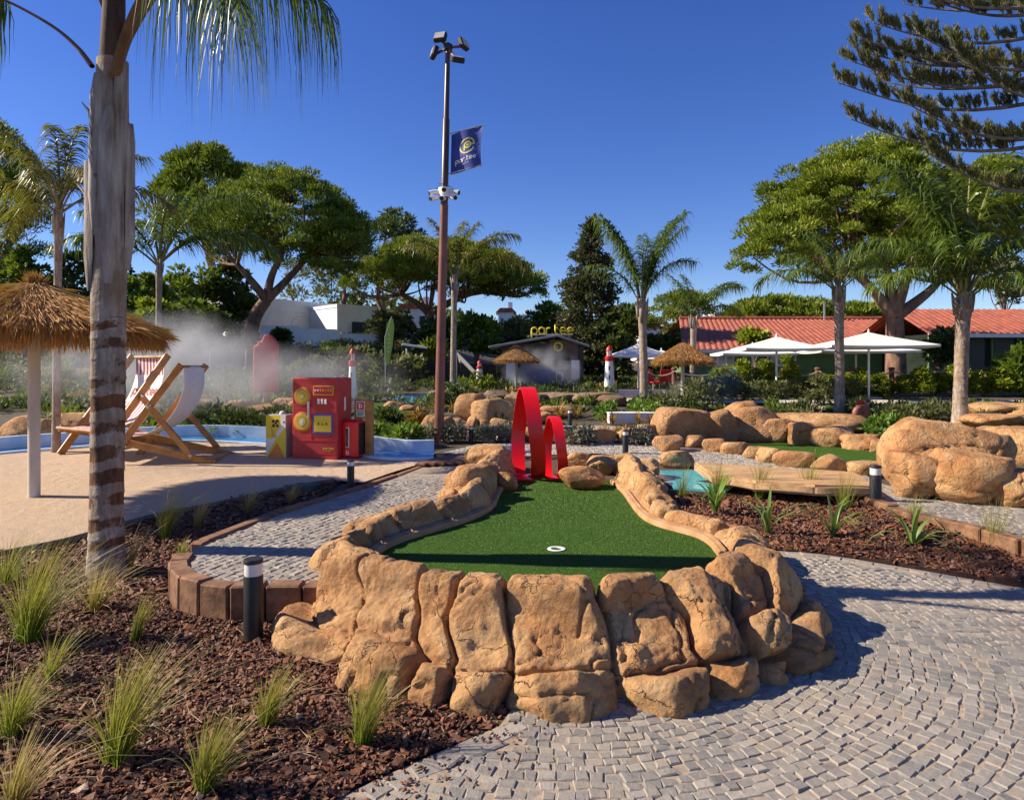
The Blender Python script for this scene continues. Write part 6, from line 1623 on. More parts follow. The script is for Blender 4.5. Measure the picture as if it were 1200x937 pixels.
# ------------------------------------------------------------------ lamp post, flag, cameras, floodlights
b = at(514, 519); tp = D(525, 52, b.y); k = b.y/F; t = thing('lamp_post', 'tall rust brown steel lamp post with four floodlights on top', 'lamp post', b)
def pole_at(y): f = (519-y)/(519-52); return Vector((b.x+(tp.x-b.x)*f, b.y, b.z+(tp.z-b.z)*f))
L = lambda v: tuple(Vector(v)-b)
MB().tube([L(pole_at(519)-Vector((0,0,.05))), L(pole_at(390)), L(pole_at(240))], [.105, .095, .085], 20).build('pole', M_rustp, t, smooth=True)
MB().tube([L(pole_at(241)), L(pole_at(140)), L(pole_at(139)), L(pole_at(56))], [.078, .072, .058, .05], 18).build('upper_pole', pm('dark_rust_steel', (.09,.045,.035), (.05,.03,.025), 3, .4), t, smooth=True)
MB().lathe([(.19, -.02), (.19, .015), (.12, .03)], 16).build('base_plate', M_rustp, t)
top = pole_at(56)
for i, (x, y, dy, yaw, tl) in enumerate([(516,44,-.1,-15,28),(543,52,.05,62,20),(509,62,.1,-70,15),(536,70,-.35,20,60)]):
    c = D(x, y, b.y+dy); fl = MB().box((0,0,0), (.27,.11,.22), ch=.02).build('floodlight', M_blk, t); fl.location = c-b; fl.rotation_euler = (R(-tl), 0, R(yaw))
    MB().box((0,-.058,0), (.22,.008,.175)).build('lens', pm('floodlight_lens', (.45,.42,.38), None, 5, .25), fl)
    MB().bar(L(top), tuple(c-b+Vector((0, .05, -.02))), .035, .05).build('arm', M_rustp, t)
MB().lathe([(.09, -.06), (.10, .05), (.05, .09)], 14, c=L(top)).build('head', M_blk, t, smooth=True)
mb = MB()
for i in range(5): a = R(i*72+20); c = Vector(L(pole_at(215))); mb.tube([c, c+Vector((math.cos(a)*.2, math.sin(a)*.2, -.1+.04*(i % 2)))], .006, 4)
mb.build('cable', M_blk, t)
c0_ = pole_at(226); t2 = thing('camera_cluster', 'cluster of white security cameras clamped round the lamp post', 'cameras', c0_)
MB().lathe([(.13, -.10), (.13, .10)], 16).build('bracket', M_white, t2, smooth=True)
for i, (dx, dz, yaw) in enumerate([(-.17, .02, 200), (-.20, -.12, 230), (.17, .03, -20), (.16, -.10, -50), (.02, .05, -90), (.0, -.13, -100)]):
    o = MB().tube([(0,0,0), (.09,0,-.02), (.19,0,-.05)], [.045,.05,.052], 12).build('camera', M_white, t2, smooth=True); a = R(yaw); o.location = (dx*.75, math.sin(a)*.06, dz); o.rotation_euler = (0, 0, a)
    MB().lathe([(.045, 0), (.045, .012)], 12, M=Matrix.Rotation(R(104), 3, 'Y'), c=(.19, 0, -.05)).build('lens', M_blk, o)
f0 = pole_at(182); t = thing('flag', 'blue flag with a round yellow emblem flying right of the lamp post', 'flag', f0)
cor = [D(528,205,b.y), D(564,194,b.y-.25), D(566,147,b.y-.25), D(529,158,b.y)]
def fl_s(x, y, off=0):                                       # x 0..1 from the pole, y 0..1 upwards
    A_, B_, C_, D_ = [np.array(c-f0) for c in cor]; p = (A_*(1-x)+B_*x)*(1-y)+(D_*(1-x)+C_*x)*y
    wv = .035*math.sin(x*7+y*2.2)*(.3+x)+.02*math.sin(y*9+x*3); pin = -.03*math.sin(math.pi*y)*x
    return (p[0]+pin, p[1]+wv-off, p[2])
mb = MB(); n = 20
for i in range(n+1):
    for j in range(n+1): mb.v.append(fl_s(i/n, j/n))
for i in range(n):
    for j in range(n): k_ = i*(n+1)+j; mb.f.append([k_, k_+n+1, k_+n+2, k_+1]); mb.m.append(0)
mb.build('cloth', M_navy, t, smooth='all')
def rib2(name, polys, wid, m, fn):
    mb = MB(); dense = []
    for q in polys:
        Q_ = np.array(q, float); s = np.r_[0, np.cumsum(np.linalg.norm(np.diff(Q_, axis=0), axis=1))]; u = np.linspace(0, s[-1], max(3, int(s[-1]/.12)+2)); dense.append(np.stack([np.interp(u, s, Q_[:, 0]), np.interp(u, s, Q_[:, 1])], 1))
    ribbons(mb, dense, wid, fn); return mb.build(name, m, t)
rib2('emblem', logo_polys(), .20, M_gold, lambda x, y: fl_s(.54+x*.235, .60+y*.185, .008))
rib2('emblem_dot', [[(.0, .1), (.12, .1)]], .3, pm('lime_print', (.5,.6,.05)), lambda x, y: fl_s(.54+x*.235, .60+y*.185, .012))
q, wd = word('par.tee'); rib2('lettering', q, .26, M_white, lambda x, y: fl_s(.16+x/wd*.68, .235+y*.072, .008))
rib2('lettering', [[(i*.6, 0), (i*.6, .5)] for i in range(9)], .16, M_white, lambda x, y: fl_s(.38+x*.045, .165+y*.05, .008))
for c1, c2 in ((158, 3), (205, 0)):
    MB().tube([tuple(pole_at(c1)-f0), tuple(cor[2 if c2 == 3 else 1]-f0+Vector((.03, 0, .01)))], .013, 6).build('flag_bar', M_sil, t)

# ------------------------------------------------------------------ lighthouses, lolly, feather flag
def lighthouse(label, x, y0_, y1_, w_, Y=None, door=True):
    b = at(x, y1_) if Y is None else gp(x, Y); k = b.y/F; H = D(0, y0_, b.y).z-b.z; r = w_*k/2
    t = thing('toy_lighthouse', label, 'lighthouse', b)
    MB().lathe([(r, 0), (r*.62, H*.68)], 20).build('tower', M_white, t, smooth=True); MB().lathe([(r*.66, H*.68), (r*.72, H*.69), (r*.72, H*.78), (r*.66, H*.785)], 20).build('red_band', M_red, t, smooth=True)
    MB().lathe([(r*.42, H*.785), (r*.42, H*.90)], 14).build('lantern', M_glass, t, smooth=True); MB().lathe([(r*.58, H*.90), (r*.5, H*.94), (r*.25, H*.985), (.01, H)], 16).build('roof', M_red, t, smooth=True)
    for a in range(6): MB().tube([(math.cos(a)*r*.43, math.sin(a)*r*.43, H*.785), (math.cos(a)*r*.43, math.sin(a)*r*.43, H*.9)], .012, 4).build('lantern_bar', M_red, t)
    for z, x_ in ((.34, .0), (.53, .0)): MB().box((x_-r*.1, -r*(1-.38*z/.68)*.97, H*z), (r*.24, r*.10, H*.085), ch=.01).build('window', M_blk, t)
lighthouse('white toy lighthouse with a red top, between the hut and the slender palm', 714, 405, 461, 14)
lighthouse('small toy lighthouse with a red band seen above the red machine', 413, 408, 460, 12, 21)
lighthouse('small red and white toy lighthouse left of the straw parasol by the hut', 562, 422, 452, 10, 29)
b = at(312, 477); k = b.y/F; t = thing('ice_lolly', 'big red ice lolly with a bitten corner standing in the mist', 'ice lolly', b)
pts = [(-.36, .45), (.36, .45), (.36, 1.75)]+[(.36*math.cos(R(a)), 1.75+.42*math.sin(R(a))) for a in range(10, 95, 12)]+[(-.06, 2.08), (-.12, 1.96), (-.20, 1.98), (-.24, 1.86), (-.34, 1.84), (-.36, 1.7)]
o = MB().prism(pts, .22).build('lolly', M_red, t); md = o.modifiers.new('b', 'BEVEL'); md.width = .05; md.segments = 3; md.limit_method = 'ANGLE'
MB().box((0, 0, .22), (.20, .08, .50), ch=.03).build('stick', pm('pale_wood', (.62,.42,.22), (.5,.32,.16), 5, .7), t)
b = gp(456, 27); t = thing('feather_flag', 'tall lime green feather flag in front of the villa shrubs', 'flag', b)
tp_ = D(459, 371, 27); lp_ = [D(452,429,27), D(451,400,27), D(453,380,27), D(457,373,27), D(461,374,27), D(462,385,27), D(460,405,27), D(456,425,27)]
mb = MB(); mb.prism([((p-b).x, (p-b).z) for p in lp_], .02); mb.build('cloth', M_lime, t)
MB().tube([(-.15, .02, 0), (-.16, .02, 1.0), tuple(D(451,395,27)-b), tuple(tp_-b)], .018, 6).build('pole', M_sil, t)
mb = MB(); 
for i in range(5): mb.box((D(455.5, 392+i*5, 27)-b)+Vector((0, -.014, 0)), (.11, .004, .07))
mb.build('lettering', pm('pale_lime_print', (.62,.68,.30)), t)
t = thing('shade_sail', 'white triangular shade sail left of the hut', 'shade sail', gp(545, 30)); A_ = [D(535,411,30), D(560,437,30), D(541,436,31.5)]; b = t.location
mb = MB(); mb._add([tuple(p-b) for p in A_]+[tuple(p-b-Vector((0,0,.02))) for p in A_], [(0,1,2),(5,4,3),(0,3,4,1),(1,4,5,2),(2,5,3,0)]); mb.build('cloth', M_canv, t)
MB().tube([tuple(A_[0]-b), tuple(A_[0]-b-Vector((0,0,1.6)))], .03, 6).build('pole', M_sil, t)
t = thing('shade_roof', 'flat white shade roof on posts under the wide flat pine', 'canopy', gp(488, 33)); b = t.location
c1, c2 = D(474,404,33)-b, D(503,408,33)-b; mb = MB(); mb.bar(tuple(c1), tuple(c2), 1.6, .10); mb.build('roof', M_white, t)
for x in (c1.x+.1, c2.x-.1): MB().tube([(x, 0, 0), (x, 0, c2.z)], .04, 6).build('post', M_white, t)

# ------------------------------------------------------------------ the hut
Yh = 29.0; kh = Yh/F; b = gp(635, Yh); t = thing('snack_hut', 'dark brown wooden hut with a shallow grey roof and round yellow emblem', 'hut', b)
def hb(name, x0, x1, y0_, y1_, dep, m, yo=0, par=None, ch=0):
    a, c = D(x0, y1_, Yh), D(x1, y0_, Yh); return MB().box(((a.x+c.x)/2-b.x, yo+dep/2, (a.z+c.z)/2-b.z), (c.x-a.x, dep, c.z-a.z), ch=ch).build(name, m, par or t)
M_hut = pm('dark_hut_boards', (.085,.055,.045), (.05,.033,.027), 3, .75, .02, 8, stretch=(6,1,.4), world=True)
g0 = b.z; zz0 = 430+(2-g0)/kh
hb('wall', 588, 610, 405, zz0, .12, M_hut); hb('wall', 667, 684, 402, zz0, .12, M_hut); hb('gable_board', 644, 677, 398, 420, .10, pm('brown_panel', (.17,.10,.075), (.12,.07,.05), 3, .7), -.05)
hb('gable_board', 600, 645, 402, 419, .10, M_hut, -.03); hb('back_wall', 590, 682, 400, zz0, .1, M_hut, 2.6); hb('side_wall', 588, 591, 405, zz0, 2.6, M_hut, .13); hb('side_wall', 681, 684, 405, zz0, 2.6, M_hut, .13)
hb('counter', 609, 663, 432, zz0, .5, M_purp, -.25); hb('worktop', 607, 665, 430.5, 432.3, .6, pm('worktop', (.25,.22,.32)), -.3); hb('shutter', 610, 630, 419, 432, .06, M_grayp, .3); hb('window', 641, 650, 420, 430, .08, M_dglass, .5)
hb('poster', 593, 604, 422, 446, .03, M_white, -.05); hb('poster', 669.5, 679, 422, 448, .03, M_white, -.05); pf = hb('picture', 651, 659, 436, 447, .03, M_white, -.29); hb('picture_panel', 652.5, 657.5, 437.5, 445.5, .01, M_dkred, -.302, pf)
for i, (x, y, r_, m) in enumerate([(623,443,3,M_redm),(632,449,2.6,M_dkred),(640,452,3.2,M_cream),(648,448,2.6,M_grayp),(626,441,1.6,M_white),(637,447,1.8,M_redm),(644,450,1.8,M_white)]): MB().lathe([(r_*kh, 0), (r_*kh, .006)], 10, M=Matrix.Rotation(R(90), 3, 'X'), c=(D(x,y,Yh).x-b.x, -.253-.002*i, D(x,y,Yh).z-b.z)).build('painted_spot', m, t)
ap, lf, rt = D(652,393.5,Yh)-b, D(573,407,Yh)-b, D(689,405.5,Yh)-b; M_roof = pm('grey_roof_sheet', (.30,.30,.33), (.22,.22,.25), 3, .5)
for e in (lf, rt):
    mb = MB(); mb.bar((ap.x, 1.2, ap.z), (e.x, 1.2, e.z), 3.4, .09); mb.build('roof_sheet', M_roof, t)
def ringobj(name, x, y, r0_, r1_, m, yo): return MB().lathe([(r0_*kh, 0), (r0_*kh, .03), (r1_*kh, .03), (r1_*kh, 0)], 28, M=Matrix.Rotation(R(90), 3, 'X'), c=(D(x,y,Yh).x-b.x, yo, D(x,y,Yh).z-b.z), cap=False).build(name, m, t, smooth=True)
ringobj('emblem_ring', 654, 406, 3.4, 5.6, M_yel_p, -.06); mb = MB(); mb.tube([(D(654,406,Yh).x-b.x-.06, -.07, D(0,408,Yh).z-b.z), (D(654,406,Yh).x-b.x-.06, -.07, D(0,405,Yh).z-b.z)], .03, 6); mb.build('emblem_stroke', M_yel_p, t)
q, wd = word('par.tee'); c1 = D(623,391,Yh); s_ = (672-623)*kh/wd; t2 = thing('roof_sign', 'yellow tube letters spelling a two word name on the hut roof', 'sign', (D(648,395,Yh).x, Yh+.1, D(648,396,Yh).z)); b2 = t2.location
for ch_i, pl in enumerate(q): MB().tube([(c1.x-b2.x+x*s_, 0, c1.z-b2.z+y*s_*1.12) for x, y in pl], .034, 6).build('letter_stroke', M_yel_p, t2, smooth='all')
mb = MB(); mb.tube([(c1.x-b2.x-.05, .06, c1.z-b2.z-.03), (c1.x-b2.x+wd*s_, .06, c1.z-b2.z-.03)], .025, 5)
for x in (.2, .95, 1.6): mb.tube([(c1.x-b2.x+x, .06, c1.z-b2.z-.03), (c1.x-b2.x+x, .06, -.1)], .02, 5)
mb.build('sign_frame', M_grayp, t2)

# ------------------------------------------------------------------ buildings
def block(mb, a, b_, z0, z1, dep):
    """wall box between two ground points, dep metres deep away from the viewer"""
    a = Vector(a); b_ = Vector(b_); d = (b_-a).normalized(); n_ = Vector((-d.y, d.x, 0)); mid = (a+b_)/2+n_*dep/2
    mb.box((mid.x, mid.y, (z0+z1)/2), ((b_-a).length, dep, z1-z0), rz=math.atan2(d.y, d.x))
b = gp(345, 46); t = thing('white_villa', 'long white villa with two dark arched openings on the hillside', 'house', b); Lb = lambda v: Vector(v)-b
def vb(name, x0, Y0, x1, Y1, yt, yb, dep, m, par=None, out=0.0):
    a = D(x0, yt, Y0); c = D(x1, yt, Y1); zt = a.z; zb_ = D(x0, yb, Y0).z; mb = MB(); block(mb, Lb((a.x, a.y-out, 0)), Lb((c.x, c.y-out, 0)), zb_-b.z, zt-b.z, dep); return mb.build(name, m, par or t)
vb('wall', 268, 42, 398, 49, 346, 412, 6, M_wall); vb('parapet', 268, 42, 398, 49, 345, 349, 6.1, M_wall, None, .06); vb('wing', 395, 44, 442, 46, 357, 408, 5, M_wall); vb('wing_parapet', 395, 44, 442, 46, 356, 360, 5.1, M_wall, None, .05)
vb('garage_opening', 414, 44.7, 432, 45.5, 377, 400, .3, M_blk, None, .08); vb('ledge', 310, 44.1, 398, 48.9, 361, 363.5, .3, M_wall, None, .12)
for xc, hw_ in ((352, 12), (379, 12)):
    Yc_ = 42+7*(xc-268)/130; c = D(xc, 382, Yc_); r_ = hw_*Yc_/F; d_ = (D(398,0,49)-D(268,0,42)); d_.z = 0; an_ = math.atan2(d_.y, d_.x)
    pts = [(-r_, -.35), (r_, -.35)]+[(r_*math.cos(R(a)), .60*math.sin(R(a))) for a in range(0, 181, 15)]
    o = MB().prism(pts, .2, M=Matrix.Rotation(an_, 3, 'Z')).build('arched_opening', M_dglass, t); o.location = c-b+Vector((.04, -.10, 0))
    fr_ = [(r_*1.12*math.cos(R(a)), .70*math.sin(R(a))) for a in range(0, 181, 15)]; o = MB().tube([(Matrix.Rotation(an_, 3, 'Z') @ Vector((x, -.12, z))) for x, z in fr_], .05, 5).build('arch_trim', M_wall, t); o.location = c-b+Vector((.04, -.10, 0))
b = gp(380, 38); t = thing('garden_wall', 'long white garden wall sloping down below the villa terrace', 'wall', b)
for (x0, x1, ya, yb_) in ((306,350,382,386),(350,395,386,392),(395,446,392,400)):
    mb = MB(); a, c = D(x0, ya, 37+(x0-306)*.02), D(x1, ya, 37+(x1-306)*.02); block(mb, Vector((a.x, a.y, 0))-Vector((b.x, b.y, 0)), Vector((c.x, c.y, 0))-Vector((b.x, b.y, 0)), -1.5, a.z-b.z, .3); mb.build('wall_panel', M_wall, t)
    mb = MB(); block(mb, Vector((a.x, a.y-.04, 0))-Vector((b.x, b.y, 0)), Vector((c.x, c.y-.04, 0))-Vector((b.x, b.y, 0)), a.z-b.z, a.z-b.z+.06, .4); mb.build('coping', M_wall, t)
def white_house(label, x0, x1, y0_, y1_, Y, roof=None, win=2):
    b = gp((x0+x1)/2, Y); k = Y/F; W_ = (x1-x0)*k; zt = D(0, y0_, Y).z-b.z; t = thing('white_house', label, 'house', b); MB().box((0, 2, zt/2-.5), (W_, 4, zt+1)).build('wall', M_wall, t)
    if roof: MB().prism([(-W_/2-.3, zt), (W_/2+.3, zt), (W_/2-.2, zt+roof), (-W_/2+.2, zt+roof)], 4.4, c=(0, 2, 0)).build('roof', M_tile, t)
    else: MB().box((0, 1.98, zt+.1), (W_+.1, 4.1, .2)).build('parapet', M_wall, t)
    for i in range(win):
        x = -W_/2+W_*(i+.5)/win; o = MB().box((x, -.02, zt-1.1), (W_/win*.35, .08, .9)).build('window', M_dglass, t); MB().box((x, -.05, zt-1.6), (W_/win*.42, .12, .07)).build('sill', M_wall, o)
    MB().box((W_*.28, 2.2, zt+(roof or 0)+.4), (.5, .5, .9)).build('chimney', M_wall, t)
white_house('small white house with a tiled roof behind the trees, left of the villa', 256, 284, 366, 396, 47, .35, 3)
white_house('far white house on the skyline left of the leafy tree above the letters', 584, 602, 366, 392, 78, .5, 2)
white_house('far white house right next to the skyline one, half behind the leafy tree', 602, 622, 371, 392, 80, None, 2)
white_house('white house end with a grey roof behind the small umbrella pine', 755, 792, 384, 402, 55, None, 1)
white_house('white flat roofed house seen over the red tiled roof', 838, 880, 369, 392, 66, None, 3)
white_house('white house with a red roof at the far left edge of the skyline', -20, 22, 328, 380, 55, .6, 2)
white_house('cream house under the wide flat pine, behind the lamp post', 468, 504, 362, 395, 62, .45, 2)
# clubhouse
Yc = 34.0; b = gp(960, Yc); t = thing('clubhouse', 'green clubhouse with a long red tiled roof and white framed windows', 'building', b)
ez = D(0, 409, Yc).z-b.z; xl = D(806,0,Yc).x-b.x; xr = D(1112,0,Yc).x-b.x; rz_ = D(0, 374, Yc+4.2).z-b.z
MB().box(((xl+xr)/2+.2, 4.2, ez/2-.3), (xr-xl-.6, 8, ez+.6)).build('wall', M_green, t)
for i in range(9): MB().box(((xl+xr)/2+.2, .185, ez-.22-.20*i), (xr-xl-.62, .03, .012)).build('siding_joint', pm('dark_siding_green', (.09,.15,.07)) if i == 0 else MATS['dark_siding_green'], t)  # board joints as thin strips in a darker green
def tiled(name, x0, x1, y0_, z0, y1_, z1, skew, pitch=.30):
    V, Q = [], []; nx_ = int((x1-x0)/pitch*8); ny_ = 14
    for j in range(ny_+1):
        v = j/ny_
        for i in range(nx_+1):
            u = i/nx_; x = (x0+skew*v)+(x1-x0-2*skew*v)*u; h = .055*abs(math.sin(u*(x1-x0)/pitch*math.pi)); st_ = .035*(1-(v*ny_*.999) % 1) if j < ny_ else 0
            V.append((x, y0_+(y1_-y0_)*v, z0+(z1-z0)*v+h))
    for j in range(ny_):
        for i in range(nx_): k_ = j*(nx_+1)+i; Q.append([k_, k_+1, k_+nx_+2, k_+nx_+1])
    o = link(name, mesh_np(name, V, Q, M_tile, True), t); return o
tiled('roof', xl-.4, xr+.4, -.5, ez-.05, 4.2, rz_, 1.0); tiled('roof', xl-.4, xr+.4, 8.9, ez-.05, 4.2, rz_, 1.0)
MB().tube([(xl+.6, 4.2, rz_+.05), (xr-.6, 4.2, rz_+.05)], .11, 8).build('ridge', M_tile, t); MB().box(((xl+xr)/2, -.46, ez-.10), (xr-xl+.8, .06, .16)).build('fascia', M_white, t); MB().box(((xl+xr)/2, -.1, ez-.21), (xr-xl+.6, .7, .03)).build('soffit', M_white, t)
for (x0, x1, n_) in ((832,861,3),(900,934,3)):
    a, c = D(x0, 427, Yc).x-b.x, D(x1, 427, Yc).x-b.x; z0 = D(0,428,Yc).z-b.z; z1 = D(0,412.5,Yc).z-b.z; fr_ = MB().box(((a+c)/2, .16, (z0+z1)/2), (c-a, .12, z1-z0)).build('window', M_white, t)
    for i in range(n_): w_ = (c-a)/n_; MB().box((a+w_*(i+.5), .092, (z0+z1)/2), (w_*.74, .03, (z1-z0)*.78)).build('pane', pm('window_glass', (.16,.20,.26), None, 2, .05) if 'window_glass' not in MATS else MATS['window_glass'], fr_)
    MB().box(((a+c)/2, .10, z0-.03), (c-a+.2, .2, .05)).build('sill', M_white, fr_)
MB().lathe([(.05, 0), (.05, 1.0), (.09, 1.0), (.09, 1.06)], 8, c=(D(966,0,38).x-b.x, 4.0, rz_-.1)).build('flue', M_sil, t)
Yc = 30.0; b = gp(1200, Yc); t = thing('clubhouse_wing', 'dark fronted wing with a shaded tiled roof and white fascia, right of the thick palm', 'building', b)
ez = D(0, 391, Yc).z-b.z; xl = D(1088,0,Yc).x-b.x; xr = D(1420,0,Yc).x-b.x; rz_ = D(0, 363, Yc+3).z-b.z
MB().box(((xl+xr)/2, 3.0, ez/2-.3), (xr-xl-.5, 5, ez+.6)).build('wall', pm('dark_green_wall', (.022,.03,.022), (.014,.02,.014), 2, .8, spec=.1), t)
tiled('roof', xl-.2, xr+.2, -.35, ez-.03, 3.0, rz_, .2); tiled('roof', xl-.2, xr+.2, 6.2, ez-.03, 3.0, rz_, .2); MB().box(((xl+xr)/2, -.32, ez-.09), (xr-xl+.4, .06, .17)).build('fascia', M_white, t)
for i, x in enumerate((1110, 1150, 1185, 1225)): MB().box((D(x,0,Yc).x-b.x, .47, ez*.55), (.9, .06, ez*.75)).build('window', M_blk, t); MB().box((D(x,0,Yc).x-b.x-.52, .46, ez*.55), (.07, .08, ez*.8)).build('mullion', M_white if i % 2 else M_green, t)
# windbreak fence at the foot of the hillside
b = gp(400, 30.5); t = thing('windbreak_fence', 'dark netted fence along the foot of the hillside behind the mist', 'fence', b)
px_ = list(range(120, 590, 42))
for i, x in enumerate(px_):
    c = gp(x, 30.5); MB().tube([tuple(c-b), tuple(c-b+Vector((0,0,1.05)))], .03, 6).build('post', M_sil if x in (246, 288) else M_blk, t)
    if i < len(px_)-1: c2 = gp(px_[i+1], 30.5); mb = MB(); mb._add([tuple(c-b+Vector((0,.02,0))), tuple(c2-b+Vector((0,.02,0))), tuple(c2-b+Vector((0,.02,.95))), tuple(c-b+Vector((0,.02,.95))), tuple(c-b+Vector((0,.04,0))), tuple(c2-b+Vector((0,.04,0))), tuple(c2-b+Vector((0,.04,.95))), tuple(c-b+Vector((0,.04,.95)))], [(0,1,2,3),(7,6,5,4),(3,2,6,7),(0,4,5,1)]); mb.build('net', M_dkgrn, t)
# rope fence: each post a thing, the rope between them another
pp = [757, 790, 845, 885, 919, 958, 996, 1045, 1098, 1154, 1210]; Yr = 24.3
pls = ['second post of the rope fence from the left, by the straw parasol' if i == 1 else 'stout red brown rope fence post %s' % w_ for i, w_ in enumerate(['right behind the slender palm trunk','','right of the straw parasol','under the lower left parasol','between the two groups of parasols','left of the palm with the arching crown','just right of the arching palm','under the right end of the largest parasol','left of the thick palm','right of the thick palm','at the right edge of the photo'])]
tops = []
for x, lab in zip(pp, pls):
    c = gp(x, Yr); zt = D(0, 431, Yr).z-c.z; o = MB().lathe([(.085, -.05), (.085, zt-.06), (.11, zt-.05), (.11, zt-.02), (.06, zt+.03)], 10).build('rope_post', M_post, None, smooth=True, loc=c); prop(o, lab, 'fence post', 'red brown posts of the rope fence'); tops.append(c+Vector((0, -.1, zt-.12)))
t = thing('fence_rope', 'thick pale rope sagging from post to post in front of the hedge', 'rope', tops[0])
for a, c in zip(tops[:-1], tops[1:]):
    pts = [a+(c-a)*(i/10)-Vector((0,0,.16*4*(i/10)*(1-i/10)))-tops[0] for i in range(11)]; MB().tube([tuple(p) for p in pts], .026, 6).build('rope_span', M_rope, t, smooth='all')
# seats behind the rope fence
def cafe_chair(label, x, y, Y, m, rz):
    c = gp(x, Y); t = thing('cafe_chair', label, 'chair', c, rz); MB().box((0, 0, .42), (.5, .48, .05), ch=.02).build('seat', m, t); MB().bar((0, .25, .42), (0, .36, .88), .5, .04).build('backrest', m, t)
    for sx in (-1, 1):
        for sy in (-1, 1): MB().tube([(sx*.2, sy*.2, .42), (sx*.25, sy*.25, 0)], .014, 5).build('leg', M_sil, t)
cafe_chair('turquoise chair behind the hedge, nearest the straw parasol', 861, 445, 27, M_teal, R(160)); cafe_chair('turquoise chair in the middle of the gap below the lower parasol', 876, 445, 27.2, M_teal, R(190)); cafe_chair('turquoise chair under the parasol before the red roof', 900, 445, 27, M_teal, R(20))
cafe_chair('red chair between the slender palm and the straw parasol', 766, 446, 25.5, M_red, R(30)); cafe_chair('red chair turned away beside the slender palm', 775, 446, 26.2, M_red, R(200))
t = thing('deck_terrace', 'low red brown timber deck behind the rope fence by the lighthouse', 'deck', gp(770, 25.6)); b = t.location
for i in range(9): MB().box((0, -.6+i*.19, .14), (3.6, .17, .05)).build('board', M_post, t)
MB().box((0, -.72, .06), (3.6, .05, .2)).build('skirt_board', M_wall, t)
# white block with plants, shells
b = at(742, 497); t = thing('planter_wall', 'long low white block under the bright green hedge', 'low wall', b); k = b.y/F; MB().box((0, .25, .13), (56*k, .4, .26), ch=.02).build('block', M_white, t); MB().box((0, .25, .27), (57*k, .44, .03), ch=.008).build('coping', M_white, t)
def shell(name, label, x, y, w_, m, turns, ribs, tilt, rz, conic):
    b = at(x, y); k = b.y/F; Rr = w_*k/2; t = thing(name, label, 'shell', b); mb = MB(); n = int(turns*44); V = []; ns = 14; Q = []
    for i in range(n+1):
        f = i/n; a = f*turns*6.283; rad = Rr*.62*math.exp(-1.05*turns*(1-f)*.75); tr = rad*.62*(1+.10*abs(math.sin(f*ribs*math.pi))); cx_, cz_ = math.cos(a)*rad*.72, math.sin(a)*rad*.72
        for q in range(ns): th = 6.283*q/ns; V.append(((cx_+math.cos(a)*tr*math.cos(th)), conic*Rr*(1-f)+tr*math.sin(th)*.9, cz_+math.sin(a)*tr*math.cos(th)))
    for i in range(n):
        for q in range(ns): Q.append([i*ns+q, i*ns+(q+1) % ns, (i+1)*ns+(q+1) % ns, (i+1)*ns+q])
    V = np.array(V); V[:, 2] -= V[:, 2].min()+.05; o = link('coil', mesh_np('coil', V, Q, m, True), t); o.rotation_euler = (tilt, 0, rz)
    o2 = MB().lathe([(Rr*.30, 0), (Rr*.22, -.06), (.01, -.09)], 12, c=(V[-ns:, 0].mean(), V[-ns:, 1].mean(), V[-ns:, 2].mean())).build('mouth', m, t, smooth=True)
shell('snail_shell', 'big ribbed red brown snail shell on the rocks left of the thick palm', 1006, 492, 38, pm('red_shell', (.33,.12,.075), (.20,.07,.045), 4, .5, .006, 20), 2.2, 34, 0, R(15), -.3)
shell('spiral_shell', 'pale pink ribbed spiral shell on the rocks, left of the red brown shell', 957, 486, 28, pm('pale_shell', (.66,.50,.40), (.50,.33,.25), 8, .5, .006, 20), 2.6, 30, R(-25), R(40), -.9)
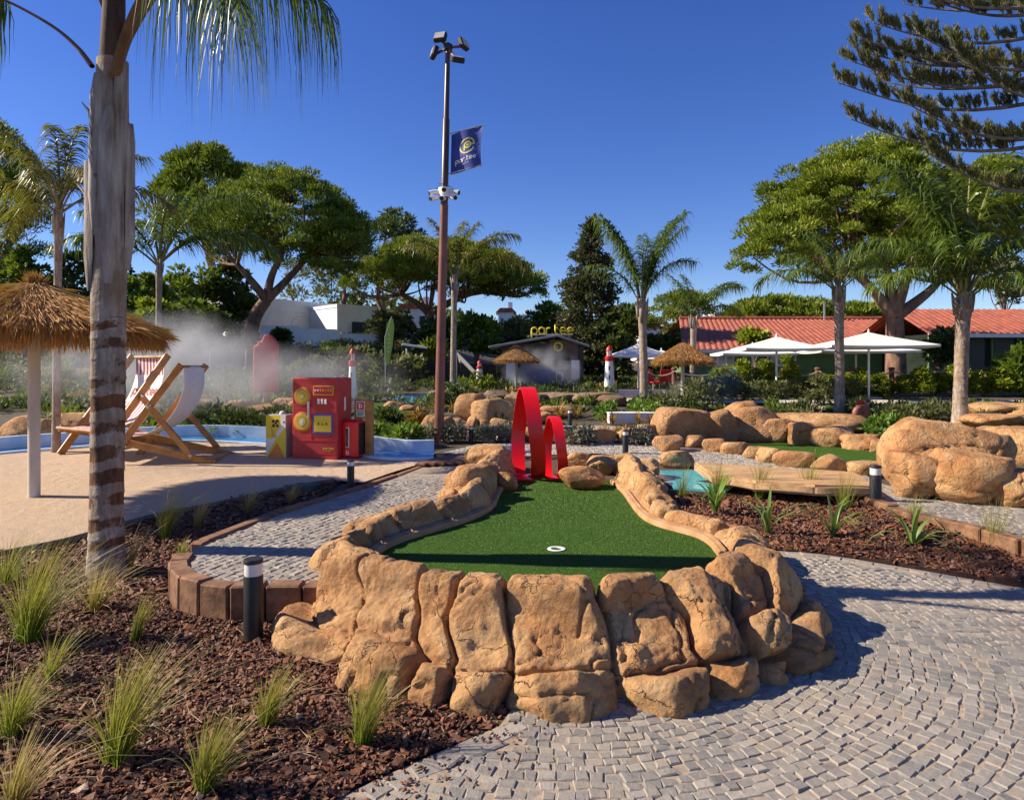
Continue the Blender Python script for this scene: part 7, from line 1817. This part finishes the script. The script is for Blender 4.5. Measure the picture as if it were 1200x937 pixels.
# ------------------------------------------------------------------ mist from the sprayers
def mist(name, label, c, size, dens, seed, sc=1.2):
    m = bpy.data.materials.new(name); m.use_nodes = True; t_ = m.node_tree
    for n in list(t_.nodes): t_.nodes.remove(n)
    o_ = t_.nodes.new('ShaderNodeOutputMaterial'); v = t_.nodes.new('ShaderNodeVolumePrincipled'); t_.links.new(v.outputs[0], o_.inputs['Volume'])
    v.inputs['Color'].default_value = (.93,.93,.95,1); v.inputs['Anisotropy'].default_value = .2
    tc = t_.nodes.new('ShaderNodeTexCoord'); n = tex(t_, 'Noise', sc, tc.outputs['Object'], Detail=4, Roughness=.6); gr = t_.nodes.new('ShaderNodeTexGradient'); gr.gradient_type = 'SPHERICAL'
    mp = t_.nodes.new('ShaderNodeMapping'); mp.inputs['Scale'].default_value = (1/size[0], 1/size[1], 1/size[2]); t_.links.new(tc.outputs['Object'], mp.inputs['Vector']); t_.links.new(mp.outputs[0], gr.inputs[0])
    d = maths(t_, 'MULTIPLY', ramp(t_, n.outputs['Fac'], [(.40, (0,0,0)), (.70, (1,1,1))]), gr.outputs['Fac']); t_.links.new(maths(t_, 'MULTIPLY', d, dens), v.inputs['Density'])
    bm = bmesh.new(); bmesh.ops.create_icosphere(bm, subdivisions=3, radius=1.0)
    for q in bm.verts: q.co = Vector((q.co.x*size[0], q.co.y*size[1], q.co.z*size[2]))
    me = bpy.data.meshes.new(name); bm.to_mesh(me); bm.free(); me.materials.append(m); o = link(name, me, None, c); prop(o, label, 'mist', None, 'stuff')
mist('mist', 'white mist drifting from the left parasol over the deckchairs', D(200,425,15.5), (2.6,2.0,1.3), 1.5, 1, 1.0)
mist('mist', 'thin mist spreading from the deckchairs to the red lolly', D(310,446,19.0), (4.4,1.8,1.15), .7, 7, .8)
mist('mist', 'mist in front of the counter of the hut', D(635,437,27.2), (1.7,1.0,1.2), 3.2, 2, 1.2)
mist('mist', 'mist falling below the straw parasol behind the boulders', D(825,452,21.6), (1.3,.8,1.1), 1.2, 3, 1.3)
mist('mist', 'mist under the large straw parasol at the left edge', D(70,430,11.5), (1.7,1.0,.7), .55, 4, 1.6)
